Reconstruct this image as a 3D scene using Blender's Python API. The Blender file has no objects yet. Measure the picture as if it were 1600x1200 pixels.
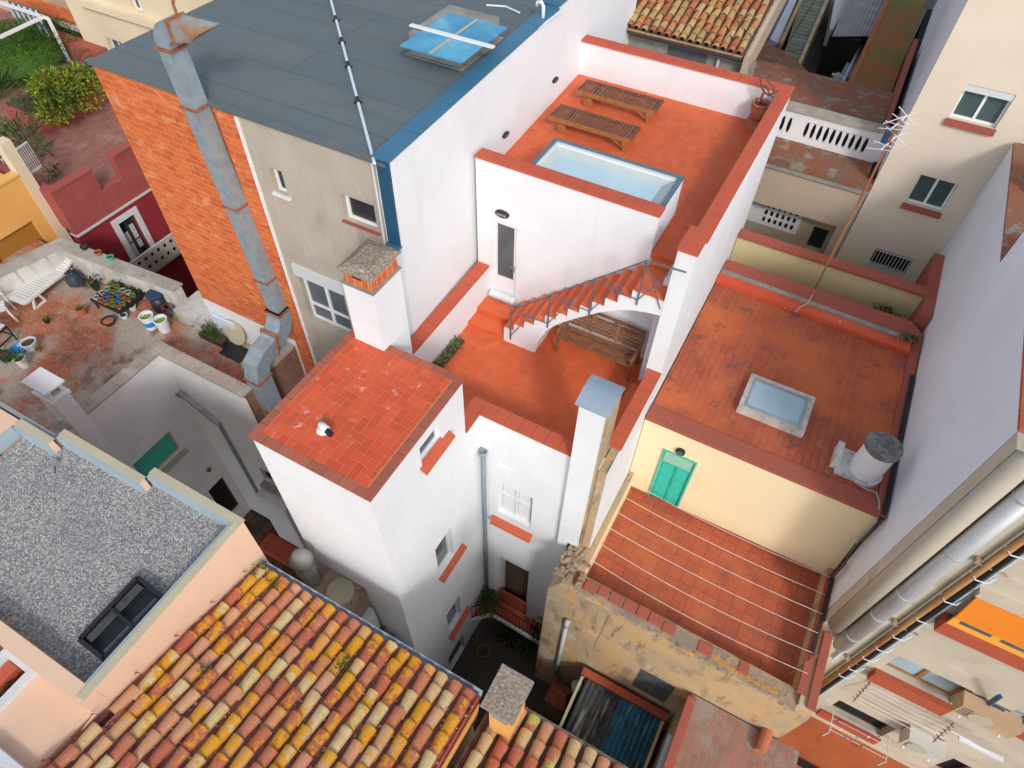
import bpy, math, random
from mathutils import Vector, Matrix
random.seed(7)
C = bpy.context.scene.collection
ZO = 20.5                      # camera height above the courtyard ground; z below is measured from the camera
FPX = 1030.0
RM = Matrix(((0.87769513,-0.38207131,0.28926245),(0.47885343,0.67564681,-0.56053616),(0.01872553,0.63049418,0.77596807)))
V = Vector

def at(px, py, z=None, x=None, y=None):
    "point where the sight line through a photo pixel meets a plane of the place"
    d = RM @ V(((px - 800) / FPX, -(py - 600) / FPX, -1.0))
    if z is not None: return d * (z / d.z)
    if x is not None: return d * (x / d.x)
    return d * (y / d.y)

# ------------------------------------------------------------------ materials
def newmat(name):
    m = bpy.data.materials.new(name); m.use_nodes = True
    nt = m.node_tree; nt.nodes.clear()
    out = nt.nodes.new('ShaderNodeOutputMaterial'); b = nt.nodes.new('ShaderNodeBsdfPrincipled')
    nt.links.new(b.outputs[0], out.inputs[0])
    tc = nt.nodes.new('ShaderNodeTexCoord')
    return m, nt, b, tc.outputs['Object']
def rgba(c): return (c[0], c[1], c[2], 1)
def noise(nt, co, scale, detail=4, rough=.55, stretch=None):
    if stretch:
        mp = nt.nodes.new('ShaderNodeMapping'); mp.inputs['Scale'].default_value = stretch
        nt.links.new(co, mp.inputs[0]); co = mp.outputs[0]
    n = nt.nodes.new('ShaderNodeTexNoise'); n.inputs['Scale'].default_value = scale
    n.inputs['Detail'].default_value = detail; n.inputs['Roughness'].default_value = rough
    nt.links.new(co, n.inputs['Vector']); return n.outputs['Fac']
def rng(nt, s, a, b, c=0., d=1.):
    r = nt.nodes.new('ShaderNodeMapRange'); r.clamp = True
    for i, v in zip((1, 2, 3, 4), (a, b, c, d)): r.inputs[i].default_value = v
    nt.links.new(s, r.inputs[0]); return r.outputs[0]
def mix(nt, f, a, b, mode='MIX'):
    m = nt.nodes.new('ShaderNodeMix'); m.data_type = 'RGBA'; m.blend_type = mode
    for sock, v in ((m.inputs[0], f), (m.inputs[6], a), (m.inputs[7], b)):
        if hasattr(v, 'is_output'): nt.links.new(v, sock)
        elif isinstance(v, (int, float)): sock.default_value = v
        else: sock.default_value = rgba(v)
    return m.outputs[2]
def bump(nt, b, h, strength, dist=.01):
    n = nt.nodes.new('ShaderNodeBump'); n.inputs['Strength'].default_value = strength; n.inputs['Distance'].default_value = dist
    nt.links.new(h, n.inputs['Height']); nt.links.new(n.outputs[0], b.inputs['Normal'])
def island(nt):
    return nt.nodes.new('ShaderNodeNewGeometry').outputs['Random Per Island']
def finish(nt, b, col, rough, spec=.3, metal=0.):
    if hasattr(col, 'is_output'): nt.links.new(col, b.inputs['Base Color'])
    else: b.inputs['Base Color'].default_value = rgba(col)
    b.inputs['Roughness'].default_value = rough; b.inputs['Metallic'].default_value = metal
    b.inputs['Specular IOR Level'].default_value = spec
def mat(name, base, alt=None, scale=1.5, lo=.35, hi=.7, rough=.85, spots=(), bmp=0, bscale=40, isl=0, metal=0., spec=.3, stretch=None):
    "plain surface: base colour, a large soft variation, sharper spots of other colours, fine bump"
    m, nt, b, co = newmat(name); col = base
    if alt: col = mix(nt, rng(nt, noise(nt, co, scale, 5, .6, stretch), lo, hi), base, alt)
    for sp in spots:
        c, sc, t0, t1 = sp[:4]; st = sp[4] if len(sp) > 4 else None; mx = sp[5] if len(sp) > 5 else 1.
        col = mix(nt, rng(nt, noise(nt, co, sc, 6, .62, st), t0, t1, 0, mx), col, c)
    if isl:
        r = island(nt); col = mix(nt, 1., col, mix(nt, r, (1 - isl,) * 3, (1 + isl,) * 3), 'MULTIPLY')
    if bmp: bump(nt, b, noise(nt, co, bscale, 4), bmp)
    finish(nt, b, col, rough, spec, metal); return m
def plane_co(nt, co, ax):
    s = nt.nodes.new('ShaderNodeSeparateXYZ'); c = nt.nodes.new('ShaderNodeCombineXYZ'); nt.links.new(co, s.inputs[0])
    a, b_ = {'xz': (0, 2), 'yz': (1, 2), 'xy': (0, 1), 'yx': (1, 0)}[ax]
    nt.links.new(s.outputs[a], c.inputs[0]); nt.links.new(s.outputs[b_], c.inputs[1]); return c.outputs[0]
def brick(name, c1, c2, mortar, w, h, ms, ax='xz', rough=.85, spots=(), alt=None, ascale=1.5, bmp=.5, off=.5, freq=2):
    m, nt, b, co = newmat(name); n = nt.nodes.new('ShaderNodeTexBrick')
    n.inputs['Color1'].default_value = rgba(c1); n.inputs['Color2'].default_value = rgba(c2); n.inputs['Mortar'].default_value = rgba(mortar)
    n.inputs['Scale'].default_value = 1.; n.inputs['Brick Width'].default_value = w; n.inputs['Row Height'].default_value = h
    n.inputs['Mortar Size'].default_value = ms; n.inputs['Mortar Smooth'].default_value = .2; n.offset = off; n.offset_frequency = freq
    pc = plane_co(nt, co, ax)
    wob = nt.nodes.new('ShaderNodeTexNoise'); wob.inputs['Scale'].default_value = 3.; nt.links.new(co, wob.inputs['Vector'])
    ma = nt.nodes.new('ShaderNodeVectorMath'); ma.operation = 'SCALE'; ma.inputs['Scale'].default_value = .03
    nt.links.new(wob.outputs['Color'], ma.inputs[0])
    ad = nt.nodes.new('ShaderNodeVectorMath'); nt.links.new(pc, ad.inputs[0]); nt.links.new(ma.outputs[0], ad.inputs[1])
    nt.links.new(ad.outputs[0], n.inputs['Vector']); col = n.outputs['Color']
    if alt: col = mix(nt, rng(nt, noise(nt, co, ascale, 5, .6), .38, .68), col, alt)
    for sp in spots:
        c, sc, t0, t1 = sp[:4]; st = sp[4] if len(sp) > 4 else None; mx = sp[5] if len(sp) > 5 else 1.
        col = mix(nt, rng(nt, noise(nt, co, sc, 6, .62, st), t0, t1, 0, mx), col, c)
    inv = nt.nodes.new('ShaderNodeMath'); inv.operation = 'SUBTRACT'; inv.inputs[0].default_value = 1.; nt.links.new(n.outputs['Fac'], inv.inputs[1])
    bump(nt, b, inv.outputs[0], bmp, .006); finish(nt, b, col, rough); return m
def tile_mat(name, cols, lichen, rough=.8, amount=.5):
    m, nt, b, co = newmat(name); r = island(nt)
    cr = nt.nodes.new('ShaderNodeValToRGB'); cr.color_ramp.interpolation = 'LINEAR'
    els = cr.color_ramp.elements
    cr.color_ramp.interpolation = 'CONSTANT'
    els[0].position = 0; els[0].color = rgba(cols[0]); els[1].position = .999; els[1].color = rgba(cols[-1])
    for i, c in enumerate(cols[1:], 1): e = els.new(i / len(cols)); e.color = rgba(c)
    nt.links.new(r, cr.inputs[0]); col = cr.outputs[0]
    col = mix(nt, rng(nt, noise(nt, co, 9, 5, .65), .45, .75, 0, .5), col, (.30, .22, .15))
    # lichen patches, stronger on some tiles
    big = noise(nt, co, 1.6, 2, .5); fine = noise(nt, co, 11, 6, .7)
    wn = nt.nodes.new('ShaderNodeTexWhiteNoise'); wn.noise_dimensions = '1D'; nt.links.new(r, wn.inputs['W'])
    s = nt.nodes.new('ShaderNodeMath'); s.operation = 'ADD'; nt.links.new(big, s.inputs[0]); nt.links.new(fine, s.inputs[1])
    s2 = nt.nodes.new('ShaderNodeMath'); s2.operation = 'MULTIPLY_ADD'; s2.inputs[1].default_value = .30; nt.links.new(wn.outputs['Value'], s2.inputs[0]); nt.links.new(s.outputs[0], s2.inputs[2])
    lc = mix(nt, rng(nt, noise(nt, co, 20, 4, .6), .4, .62), lichen, tuple(v * f for v, f in zip(lichen, (.92, 1.28, 2.))))
    col = mix(nt, rng(nt, s2.outputs[0], 1.42 - .3 * amount, 1.47 - .3 * amount, 0, .95), col, lc)
    sp = noise(nt, co, 28, 3, .5); col = mix(nt, rng(nt, sp, .66, .70, 0, .8 * amount), col, lichen)
    col = mix(nt, rng(nt, noise(nt, co, 17, 6, .7), .60, .68, 0, .75), col, (.50, .47, .38))
    col = mix(nt, rng(nt, noise(nt, co, 6, 6, .75), .62, .72, 0, .6), col, (.07, .055, .045))
    bump(nt, b, noise(nt, co, 60, 5), .35, .006); finish(nt, b, col, rough); return m
def glass(name, col, rough=.08): 
    m, nt, b, co = newmat(name)
    c = mix(nt, rng(nt, noise(nt, co, .7, 2), .3, .7), col, tuple(min(1, v * 1.4 + .015) for v in col))
    finish(nt, b, c, rough, .6); return m

M = {}
WHT = (.815, .835, .85)
M['white'] = mat('white_render', WHT, (.75, .77, .785), .8, .4, .72, .9, spots=[((.68, .67, .64), 1.3, .60, .8, (1.8, 1.8, .13), .6), ((.56, .54, .50), 4.5, .70, .78, (1.4, 1.4, .2), .5)], bmp=.35, bscale=50)
M['white_old'] = mat('aged_white_render', (.82, .81, .81), (.72, .71, .71), .8, .35, .7, .9, spots=[((.36, .34, .30), 2.6, .64, .78, (1.6, 1.6, .2), .6)], bmp=.3)
M['white_dirty'] = mat('streaked_white_render', (.66, .64, .60), (.44, .41, .37), 1.2, .4, .65, .9, spots=[((.20, .18, .16), 5., .56, .72, (1.5, 1.5, .18), .8)], bmp=.4)
M['blue_white'] = mat('party_wall_render', (.79, .83, .88), (.71, .75, .80), .35, .38, .66, .88, spots=[((.80, .83, .87), .8, .55, .8, (1, 1, .3), .5), ((.56, .59, .64), 2.2, .64, .78, (1.6, 1.6, .2), .5), ((.62, .60, .58), 5., .70, .76, None, .4)], bmp=.35)
M['plaster'] = mat('raw_plaster', (.40, .34, .28), (.50, .44, .36), .55, .35, .65, .92, spots=[((.30, .25, .20), 1.1, .54, .72, (1, 1, .35), .8), ((.58, .53, .46), 1.6, .60, .70, (1.3, 1.3, .4), .7), ((.24, .20, .16), 3., .66, .76, (2, 2, .2), .5)], bmp=.35)
M['ochre'] = mat('peeling_ochre_plaster', (.56, .38, .20), (.42, .33, .22), .55, .42, .60, .92, spots=[((.54, .46, .35), .9, .56, .61, None, .8), ((.58, .36, .16), 1.3, .57, .63, None, .85), ((.22, .165, .115), 1.7, .55, .68, (1, 1, .5), .8), ((.10, .08, .06), 2.6, .58, .70, (1.6, 1.6, .35), .9)], bmp=.9, bscale=22)
M['cream'] = mat('cream_paint', (.86, .73, .47), (.82, .67, .41), .6, .4, .7, .88, spots=[((.66, .52, .32), 1.6, .63, .8, (1, 1, .3), .5)], bmp=.2)
M['yellow_wall'] = mat('faded_yellow_paint', (.66, .56, .30), (.58, .49, .28), .8, .4, .7, .9, spots=[((.45, .38, .24), 2., .62, .8, (1, 1, .3), .6)], bmp=.2)
M['beige'] = mat('beige_paint', (.74, .65, .52), (.67, .585, .47), .5, .4, .7, .9, spots=[((.56, .50, .43), 1.2, .6, .8, (1, 1, .3), .5)], bmp=.2)
M['tan'] = mat('tan_paint', (.52, .42, .31), (.46, .37, .27), .6, .4, .7, .9, bmp=.2)
M['warm_beige'] = mat('warm_beige_paint', (.74, .63, .45), (.68, .57, .40), .5, .4, .7, .9, bmp=.2)
M['facade'] = mat('stained_facade_paint', (.60, .53, .42), (.50, .43, .33), .7, .38, .66, .9, spots=[((.36, .30, .22), 1.3, .53, .73, (.4, 1, 2.0), .75), ((.68, .63, .53), 2.0, .6, .7, (.6, 1, 1.6), .6), ((.24, .20, .15), 3.5, .66, .76, (.5, 1, 1.6), .5)], bmp=.3)
M['peach'] = mat('peach_paint', (.80, .56, .40), (.74, .50, .35), .5, .4, .7, .9, spots=[((.60, .42, .31), 2.0, .64, .8, (1, 1, .3), .4)], bmp=.2)
M['yellow'] = mat('yellow_ochre_paint', (.82, .45, .13), (.76, .39, .11), .6, .4, .7, .88, bmp=.2)
M['red_paint'] = mat('crimson_paint', (.34, .035, .05), (.28, .03, .045), .6, .4, .7, .85, spots=[((.40, .12, .11), 2.5, .62, .75, None, .5)], bmp=.2)
M['red_parapet'] = mat('faded_red_paint', (.40, .10, .09), (.33, .075, .07), .8, .4, .7, .88, spots=[((.22, .06, .05), 3., .6, .75, (1, 1, .3), .6)], bmp=.2)
M['cap'] = mat('terracotta_coping', (.56, .115, .055), (.48, .10, .06), 1.5, .4, .7, .7, spots=[((.36, .10, .07), 3.5, .6, .75, None, .5)], bmp=.2)
M['cap_old'] = mat('weathered_red_coping', (.40, .10, .065), (.32, .10, .07), 1.6, .4, .7, .8, spots=[((.24, .13, .08), 5., .58, .7, None, .7), ((.62, .26, .03), 2.6, .70, .74), ((.40, .34, .27), 7., .66, .74, None, .6)], bmp=.35)
M['orange_tile'] = mat('orange_floor_tile', (.66, .122, .040), (.72, .155, .055), 1.1, .38, .68, .55, spots=[((.44, .075, .035), 1.8, .58, .78, None, .55), ((.72, .30, .20), 6., .70, .78, None, .35)], isl=.07, bmp=.12, spec=.35)
M['roof_tile_orange'] = mat('orange_roof_tile', (.62, .085, .032), (.68, .12, .045), 1.2, .4, .7, .5, spots=[((.84, .58, .50), 5.0, .62, .70, None, .6), ((.45, .06, .03), 2., .6, .8, None, .5)], isl=.10, bmp=.12, spec=.4)
M['grout_light'] = mat('pale_grout', (.76, .33, .17), (.70, .26, .12), 3., rough=.9)
M['grout_red'] = mat('red_grout', (.62, .17, .075), (.52, .12, .05), 3., rough=.9)
M['edge_tile'] = mat('brown_edge_tile', (.36, .12, .08), (.44, .11, .06), 4., .4, .65, .75, spots=[((.24, .13, .09), 7., .58, .7, None, .7)], isl=.12, bmp=.2)
M['red_roof'] = brick('red_tile_roof', (.47, .118, .055), (.39, .09, .046), (.25, .08, .06), .29, .145, .010, 'yx', .75, spots=[((.31, .10, .07), 1.0, .50, .66, None, .7), ((.60, .15, .05), .5, .46, .62, None, .85), ((.13, .075, .06), 2.6, .58, .70, None, .75), ((.11, .065, .05), 9., .64, .70, None, .6), ((.56, .46, .40), 8., .68, .74, None, .7)], bmp=.4)
M['red_yard'] = brick('worn_red_terrace', (.42, .10, .05), (.50, .125, .055), (.25, .075, .05), .29, .29, .008, 'xy', .7, spots=[((.54, .17, .06), 1.1, .52, .7, None, .8), ((.25, .08, .06), 1.2, .53, .70, None, .75), ((.11, .06, .045), 5., .62, .71, None, .75), ((.40, .24, .17), 7., .68, .75, None, .5)], off=0, bmp=.35)
M['old_pave'] = brick('old_terracotta_paving', (.54, .16, .07), (.42, .12, .055), (.24, .14, .10), .28, .14, .01, 'xy', .9, spots=[((.42, .38, .31), .5, .48, .57, None, .85), ((.32, .27, .20), 6., .50, .64, None, .6), ((.74, .73, .68), 22., .61, .67, None, .85), ((.16, .09, .06), 1.6, .55, .68, None, .85), ((.62, .25, .08), 2.8, .63, .69, None, .6)], bmp=.6)
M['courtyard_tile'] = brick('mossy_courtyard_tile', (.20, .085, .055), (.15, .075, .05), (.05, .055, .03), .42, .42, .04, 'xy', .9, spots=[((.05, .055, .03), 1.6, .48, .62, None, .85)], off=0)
M['brick_floor'] = brick('weathered_brick_floor', (.40, .17, .12), (.30, .15, .11), (.26, .22, .18), .30, .15, .014, 'yx', .9, spots=[((.32, .28, .23), 1.6, .5, .62, None, .85), ((.46, .17, .11), 4., .62, .68)], bmp=.7)
M['mauve_pave'] = brick('faded_red_paving', (.36, .16, .13), (.28, .12, .10), (.22, .12, .10), .3, .15, .01, 'yx', .85, spots=[((.40, .25, .21), 1.4, .5, .68, None, .7)])
M['orange_brick'] = brick('orange_hollow_brick', (.70, .175, .048), (.54, .115, .036), (.70, .31, .16), .30, .135, .0075, 'xz', .85, spots=[((.78, .33, .15), 2.6, .56, .66, (1, 1, 2.2), .75), ((.36, .085, .035), 3.4, .60, .70, (1, 1, 2.2), .75), ((.70, .42, .28), 1.3, .66, .74, None, .5)], bmp=.7)
M['red_brick_side'] = brick('old_red_brick', (.34, .12, .075), (.24, .09, .06), (.28, .21, .16), .26, .065, .012, 'yz', .9, spots=[((.16, .10, .075), 2., .55, .7, None, .7)], bmp=.8)
M['red_brick_front'] = brick('old_red_brick_front', (.40, .13, .075), (.30, .10, .06), (.32, .24, .18), .26, .065, .012, 'xz', .9, spots=[((.20, .10, .07), 2., .55, .7, None, .7)], bmp=.8)
M['vent_brick_y'] = brick('chimney_brick_front', (.66, .17, .05), (.58, .13, .045), (.66, .42, .26), .14, .30, .008, 'xz', .85, off=0)
M['vent_brick_x'] = brick('chimney_brick_side', (.66, .17, .05), (.58, .13, .045), (.66, .42, .26), .14, .30, .008, 'yz', .85, off=0)
M['roof_felt'] = brick('grey_roof_felt', (.125, .152, .163), (.140, .165, .172), (.085, .105, .115), 9., 1.0, .012, 'xy', .8, spots=[((.10, .125, .138), .9, .52, .7, (.25, 1.6, 1), .7), ((.20, .20, .18), .55, .58, .72, None, .7), ((.075, .09, .098), 3.2, .66, .74, None, .5)], bmp=.25)
M['blue_flash'] = mat('blue_painted_flashing', (.05, .165, .27), (.06, .19, .30), 1., rough=.5, spec=.4)
M['blue_dark'] = mat('dark_blue_flashing', (.02, .085, .16), (.025, .10, .18), 1., rough=.5)
M['zinc'] = mat('galvanised_duct', (.36, .42, .46), (.27, .33, .38), 5., .38, .66, .55, spots=[((.46, .44, .39), 1.2, .58, .78, None, .6), ((.17, .21, .25), 16., .62, .74, (1, 1, .4), .5), ((.24, .13, .08), 4., .70, .76, (2, 2, .4), .5)], metal=.3, bmp=.15)
M['zinc_dull'] = mat('dull_zinc', (.40, .42, .42), (.30, .31, .32), 3., .4, .66, .55, spots=[((.50, .40, .30), 2., .62, .74, None, .6)], metal=.3)
M['rust'] = mat('rusty_flange', (.26, .10, .055), (.36, .15, .08), 9., .4, .6, .85)
M['copper'] = mat('rusted_hood', (.42, .44, .45), (.55, .27, .12), 4., .42, .58, .5, metal=.4)
M['steel_pipe'] = mat('grey_steel_flue', (.56, .57, .58), (.46, .48, .50), 1., .4, .7, .45, spots=[((.62, .56, .47), 1.2, .58, .76, (1, 1, .3), .6)], metal=.3, spec=.5)
M['pvc'] = mat('grey_pvc', (.55, .57, .58), (.44, .46, .48), 2., rough=.5)
M['beige_pipe'] = mat('painted_beige_pipe', (.50, .44, .34), (.42, .37, .29), 1., .4, .7, .7, stretch=(1, 1, .2))
M['brown_pipe'] = mat('brown_pipe', (.33, .12, .05), (.45, .26, .10), 1.2, .4, .62, .6, stretch=(1, 1, .4))
M['black'] = mat('black_plastic', (.012, .013, .018), (.02, .022, .028), 3., rough=.45, spec=.5)
M['black_metal'] = mat('black_metal', (.018, .018, .022), rough=.5, spec=.5)
M['grey_metal'] = mat('grey_blue_metal', (.20, .27, .33), (.26, .33, .38), 4., rough=.5, metal=.2)
M['slate'] = mat('blue_slate', (.17, .26, .34), (.22, .31, .39), 3., rough=.6)
M['slate_dark'] = mat('dark_slate', (.10, .16, .21), (.14, .20, .25), 3., rough=.6)
M['pale_cap'] = mat('blue_grey_cap', (.25, .33, .41), (.31, .38, .45), 2.5, .4, .65, .65, spots=[((.20, .26, .32), 5., .6, .72, None, .6)])
M['grey_cap'] = mat('lichened_grey_coping', (.36, .32, .27), (.46, .42, .36), 1.8, .4, .62, .92, spots=[((.20, .18, .14), 4., .58, .7, None, .8), ((.55, .51, .42), 9., .64, .7, None, .7)], bmp=.5)
M['concrete'] = mat('worn_concrete', (.34, .33, .29), (.24, .24, .21), 2., .4, .65, .92, spots=[((.17, .16, .12), 6., .6, .7, None, .7)], bmp=.5)
M['pale_flash'] = mat('pale_blue_grey_flashing', (.38, .47, .50), (.32, .41, .45), 1.2, rough=.65)
M['pale_olive'] = mat('buff_coping', (.52, .47, .32), (.46, .42, .30), 1.5, rough=.8)
M['rag'] = mat('ragged_masonry', (.42, .30, .19), (.28, .22, .16), 3., .4, .6, .95, spots=[((.58, .27, .05), 3.2, .62, .67), ((.34, .12, .08), 4., .6, .66), ((.15, .12, .09), 8., .58, .68)], bmp=1., bscale=14)
M['frame_white'] = mat('white_frame', (.80, .81, .82), rough=.4, spec=.5)
M['frame_pale'] = mat('pale_grey_frame', (.62, .64, .65), rough=.5)
M['frame_dark'] = mat('dark_frame', (.06, .055, .05), rough=.5)
M['wood_frame'] = mat('brown_window_frame', (.30, .14, .05), (.38, .19, .07), 5., rough=.5)
M['glass_dark'] = glass('dark_glass', (.018, .022, .026))
M['glass_grey'] = glass('grey_glass', (.07, .085, .095))
M['glass_green'] = glass('green_grey_glass', (.05, .085, .085))
M['glass_sky'] = glass('sky_blue_glass', (.30, .42, .48), .12)
M['curtain'] = mat('patterned_blind', (.16, .10, .07), (.06, .05, .04), 30., .45, .55, .7)
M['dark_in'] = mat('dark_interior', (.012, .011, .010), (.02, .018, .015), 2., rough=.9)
M['turq'] = mat('turquoise_shutter', (.035, .50, .38), (.05, .56, .44), 2.5, .4, .7, .5, bmp=.1)
M['turq_pale'] = mat('pale_turquoise_shutter', (.33, .56, .44), (.26, .50, .40), 3., rough=.6)
M['green_shut'] = mat('green_roller_shutter', (.06, .46, .34), (.08, .52, .40), 3., rough=.6)
M['grey_shut'] = mat('grey_louvred_shutter', (.09, .095, .105), (.14, .14, .15), 6., rough=.7)
M['ochre_shut'] = mat('ochre_roller_shutter', (.40, .19, .035), (.34, .16, .03), 4., rough=.6)
M['wood'] = mat('brown_teak', (.27, .125, .062), (.18, .085, .045), 7., .38, .64, .65, spots=[((.42, .25, .15), 14., .6, .7, (1, .2, 1), .6)], isl=.22, bmp=.2)
M['wood_lounger'] = mat('reddish_teak', (.22, .10, .055), (.15, .075, .05), 6., .38, .64, .65, spots=[((.26, .16, .11), 9., .58, .72, None, .7)], isl=.16, bmp=.2)
M['wood_leg'] = mat('orange_teak', (.40, .17, .055), (.30, .12, .045), 6., rough=.6)
M['plastic'] = mat('white_plastic', (.74, .73, .70), (.62, .61, .58), 2., .42, .7, .5, spec=.5)
M['terracotta'] = mat('terracotta_pot', (.50, .17, .085), (.42, .14, .07), 5., rough=.85)
M['iron'] = mat('rusty_iron', (.16, .05, .045), (.22, .08, .06), 12., rough=.8)
M['soil'] = mat('potting_soil', (.07, .045, .03), (.12, .08, .05), 20., rough=.95, bmp=.6)
M['blue_tub'] = mat('dark_blue_tub', (.015, .035, .085), (.02, .05, .12), 3., rough=.4, spec=.5)
M['blue_basin'] = mat('bright_blue_plastic', (.01, .24, .60), (.012, .28, .66), 3., rough=.4, spec=.5)
M['green_liquid'] = mat('green_water', (.16, .24, .03), (.20, .28, .05), 6., rough=.2, spec=.5)
M['grey_rubber'] = mat('grey_sack', (.035, .045, .06), (.06, .075, .10), 8., rough=.55)
M['water'] = mat('pale_blue_pool_water', (.48, .66, .73), (.56, .72, .77), 1.2, rough=.12, spec=.4, bmp=.12, bscale=9)
M['pool_lining'] = mat('pale_pool_lining', (.46, .52, .51), (.52, .57, .56), 1.5, rough=.5)
M['blue_sheet'] = mat('translucent_blue_sheet', (.035, .26, .46), (.10, .40, .58), .9, .42, .6, .35, spots=[((.24, .52, .62), 1.7, .56, .66, None, .7)], spec=.5)
M['corrugated'] = mat('weathered_corrugated_sheet', (.34, .33, .31), (.26, .26, .25), 2., .4, .65, .8, spots=[((.42, .39, .34), 4., .6, .7, (4, .4, 1), .7)])
M['corr_blue'] = mat('dirty_blue_corrugated', (.03, .15, .22), (.015, .07, .11), 2., .4, .62, .5, spots=[((.34, .40, .42), 3.5, .58, .72, (3, .3, 1), .8), ((.02, .03, .03), 3., .62, .7)], spec=.5)
M['corr_clear'] = mat('grimy_clear_corrugated', (.09, .10, .10), (.03, .035, .04), 1.2, .42, .58, .5, spots=[((.44, .42, .34), 3.2, .54, .68, (3.2, .3, 1), .9)], spec=.5)
M['moss_roof'] = mat('mossy_rust_roof', (.36, .12, .04), (.20, .155, .04), .8, .36, .58, .95, spots=[((.44, .10, .035), .5, .55, .7, None, .7), ((.10, .10, .03), 6., .58, .7, None, .7)], bmp=.8, bscale=18)
M['moss_tile'] = mat('lichened_red_tile', (.30, .10, .06), (.22, .13, .08), 1.6, .4, .6, .92, spots=[((.30, .30, .25), 2.4, .55, .64, None, .8), ((.50, .18, .05), 3., .62, .68), ((.10, .07, .05), 6., .6, .7, None, .7)], bmp=.6)
M['moss_walk'] = brick('mossy_plank_walk', (.26, .28, .20), (.20, .22, .16), (.05, .055, .04), 6., .32, .02, 'xy', .95, spots=[((.06, .08, .04), 2., .55, .7, None, .6)], off=0)
M['awning'] = mat('orange_awning_fabric', (.80, .24, .02), (.74, .21, .018), 2., rough=.8)
M['awning_light'] = mat('light_orange_valance', (.84, .40, .06), rough=.8)
M['awning_red'] = mat('brick_red_band', (.46, .10, .05), (.40, .085, .045), 3., rough=.8)
M['orange_floor'] = mat('orange_painted_floor', (.46, .12, .04), (.36, .10, .04), 1.2, .4, .65, .8, spots=[((.16, .07, .04), 4., .62, .72, None, .7)])
M['ac'] = mat('off_white_casing', (.62, .60, .54), (.54, .52, .47), 2., rough=.5)
M['ac_tan'] = mat('tan_casing', (.56, .38, .22), (.48, .32, .19), 2., rough=.6)
M['wire'] = mat('pale_wire', (.66, .64, .60), rough=.5)
M['cable_white'] = mat('white_conduit', (.66, .76, .84), rough=.4)
M['cable_black'] = mat('black_line', (.03, .03, .03), rough=.6)
M['leaf'] = mat('green_leaf', (.060, .125, .020), (.035, .080, .014), 3., .4, .62, .6, isl=.35)
M['leaf_dark'] = mat('dark_green_leaf', (.020, .055, .016), (.012, .035, .012), 3., .4, .62, .55, isl=.35)
M['leaf_lime'] = mat('lime_yellow_leaf', (.26, .28, .025), (.12, .19, .02), 3., .42, .58, .6, isl=.35)
M['leaf_hedge'] = mat('hedge_leaf', (.055, .13, .012), (.030, .085, .010), 2., .4, .62, .65, isl=.4)
M['succulent'] = mat('dry_succulent_leaf', (.20, .19, .07), (.12, .15, .055), 7., .4, .6, .7, isl=.4)
M['stem'] = mat('brown_stem', (.12, .075, .04), rough=.9)
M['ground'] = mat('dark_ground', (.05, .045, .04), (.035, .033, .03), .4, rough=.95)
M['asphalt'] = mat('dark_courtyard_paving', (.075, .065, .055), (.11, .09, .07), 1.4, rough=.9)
def gravel(name):
    m, nt, b, co = newmat(name)
    v = nt.nodes.new('ShaderNodeTexVoronoi'); v.inputs['Scale'].default_value = 40; nt.links.new(co, v.inputs['Vector'])
    hs = nt.nodes.new('ShaderNodeSeparateColor'); nt.links.new(v.outputs['Color'], hs.inputs[0])
    cr = nt.nodes.new('ShaderNodeValToRGB'); e = cr.color_ramp.elements
    e[0].position = 0; e[0].color = (.22, .22, .23, 1); e[1].position = 1; e[1].color = (.66, .63, .58, 1)
    for p, c in ((.3, (.32, .32, .33)), (.55, (.44, .42, .40)), (.75, (.58, .52, .43)), (.9, (.68, .67, .65))):
        k = e.new(p); k.color = rgba(c)
    nt.links.new(hs.outputs[0], cr.inputs[0])
    col = mix(nt, rng(nt, v.outputs['Distance'], .35, .9, 0, .5), cr.outputs[0], (.05, .05, .055))
    col = mix(nt, rng(nt, noise(nt, co, .8, 4), .46, .7, 0, .55), col, mix(nt, .6, col, (.20, .21, .23)))
    bump(nt, b, v.outputs['Distance'], 1., .02); b.inputs['Normal'].links[0].from_node.invert = True
    finish(nt, b, col, .9); return m
M['gravel'] = gravel('grey_gravel')
M['stone_cap'] = mat('pebbled_stone_slab', (.36, .28, .20), (.20, .16, .13), 24., .4, .6, .95, spots=[((.55, .50, .42), 30., .58, .64), ((.52, .33, .06), 3., .72, .76)], bmp=1., bscale=30)
M['slate_lid'] = mat('dark_lichened_lid', (.13, .13, .12), (.26, .25, .23), 7., .42, .6, .9, spots=[((.50, .28, .03), 3., .70, .74)], bmp=.8, bscale=18)
M['tiles_near'] = tile_mat('lichened_clay_tiles', [(.48, .15, .075), (.58, .25, .13), (.60, .33, .17), (.48, .12, .06), (.62, .41, .20), (.62, .47, .24), (.44, .11, .06), (.58, .28, .16), (.60, .45, .21), (.52, .18, .09)], (.66, .26, .008), amount=.80)
M['tiles_far'] = tile_mat('old_clay_tiles', [(.44, .16, .07), (.52, .20, .08), (.42, .28, .12), (.54, .36, .16), (.38, .12, .06), (.54, .24, .10), (.48, .34, .16)], (.48, .30, .07), amount=.25)
M['tiles_low'] = tile_mat('buff_clay_tiles', [(.48, .17, .09), (.60, .40, .20), (.56, .26, .15), (.50, .13, .07), (.62, .50, .25)], (.50, .42, .09), amount=.3)
M['pan'] = mat('mauve_channel_tile', (.36, .125, .09), (.28, .11, .085), 2.5, .4, .65, .9, spots=[((.13, .07, .055), 6., .58, .7, None, .7)], isl=.15)  # dark mauve red clay of the channels
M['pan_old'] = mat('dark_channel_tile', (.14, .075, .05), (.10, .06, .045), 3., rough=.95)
M['rail_metal'] = mat('dark_grey_rail', (.12, .15, .18), rough=.5, metal=.2)
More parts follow.
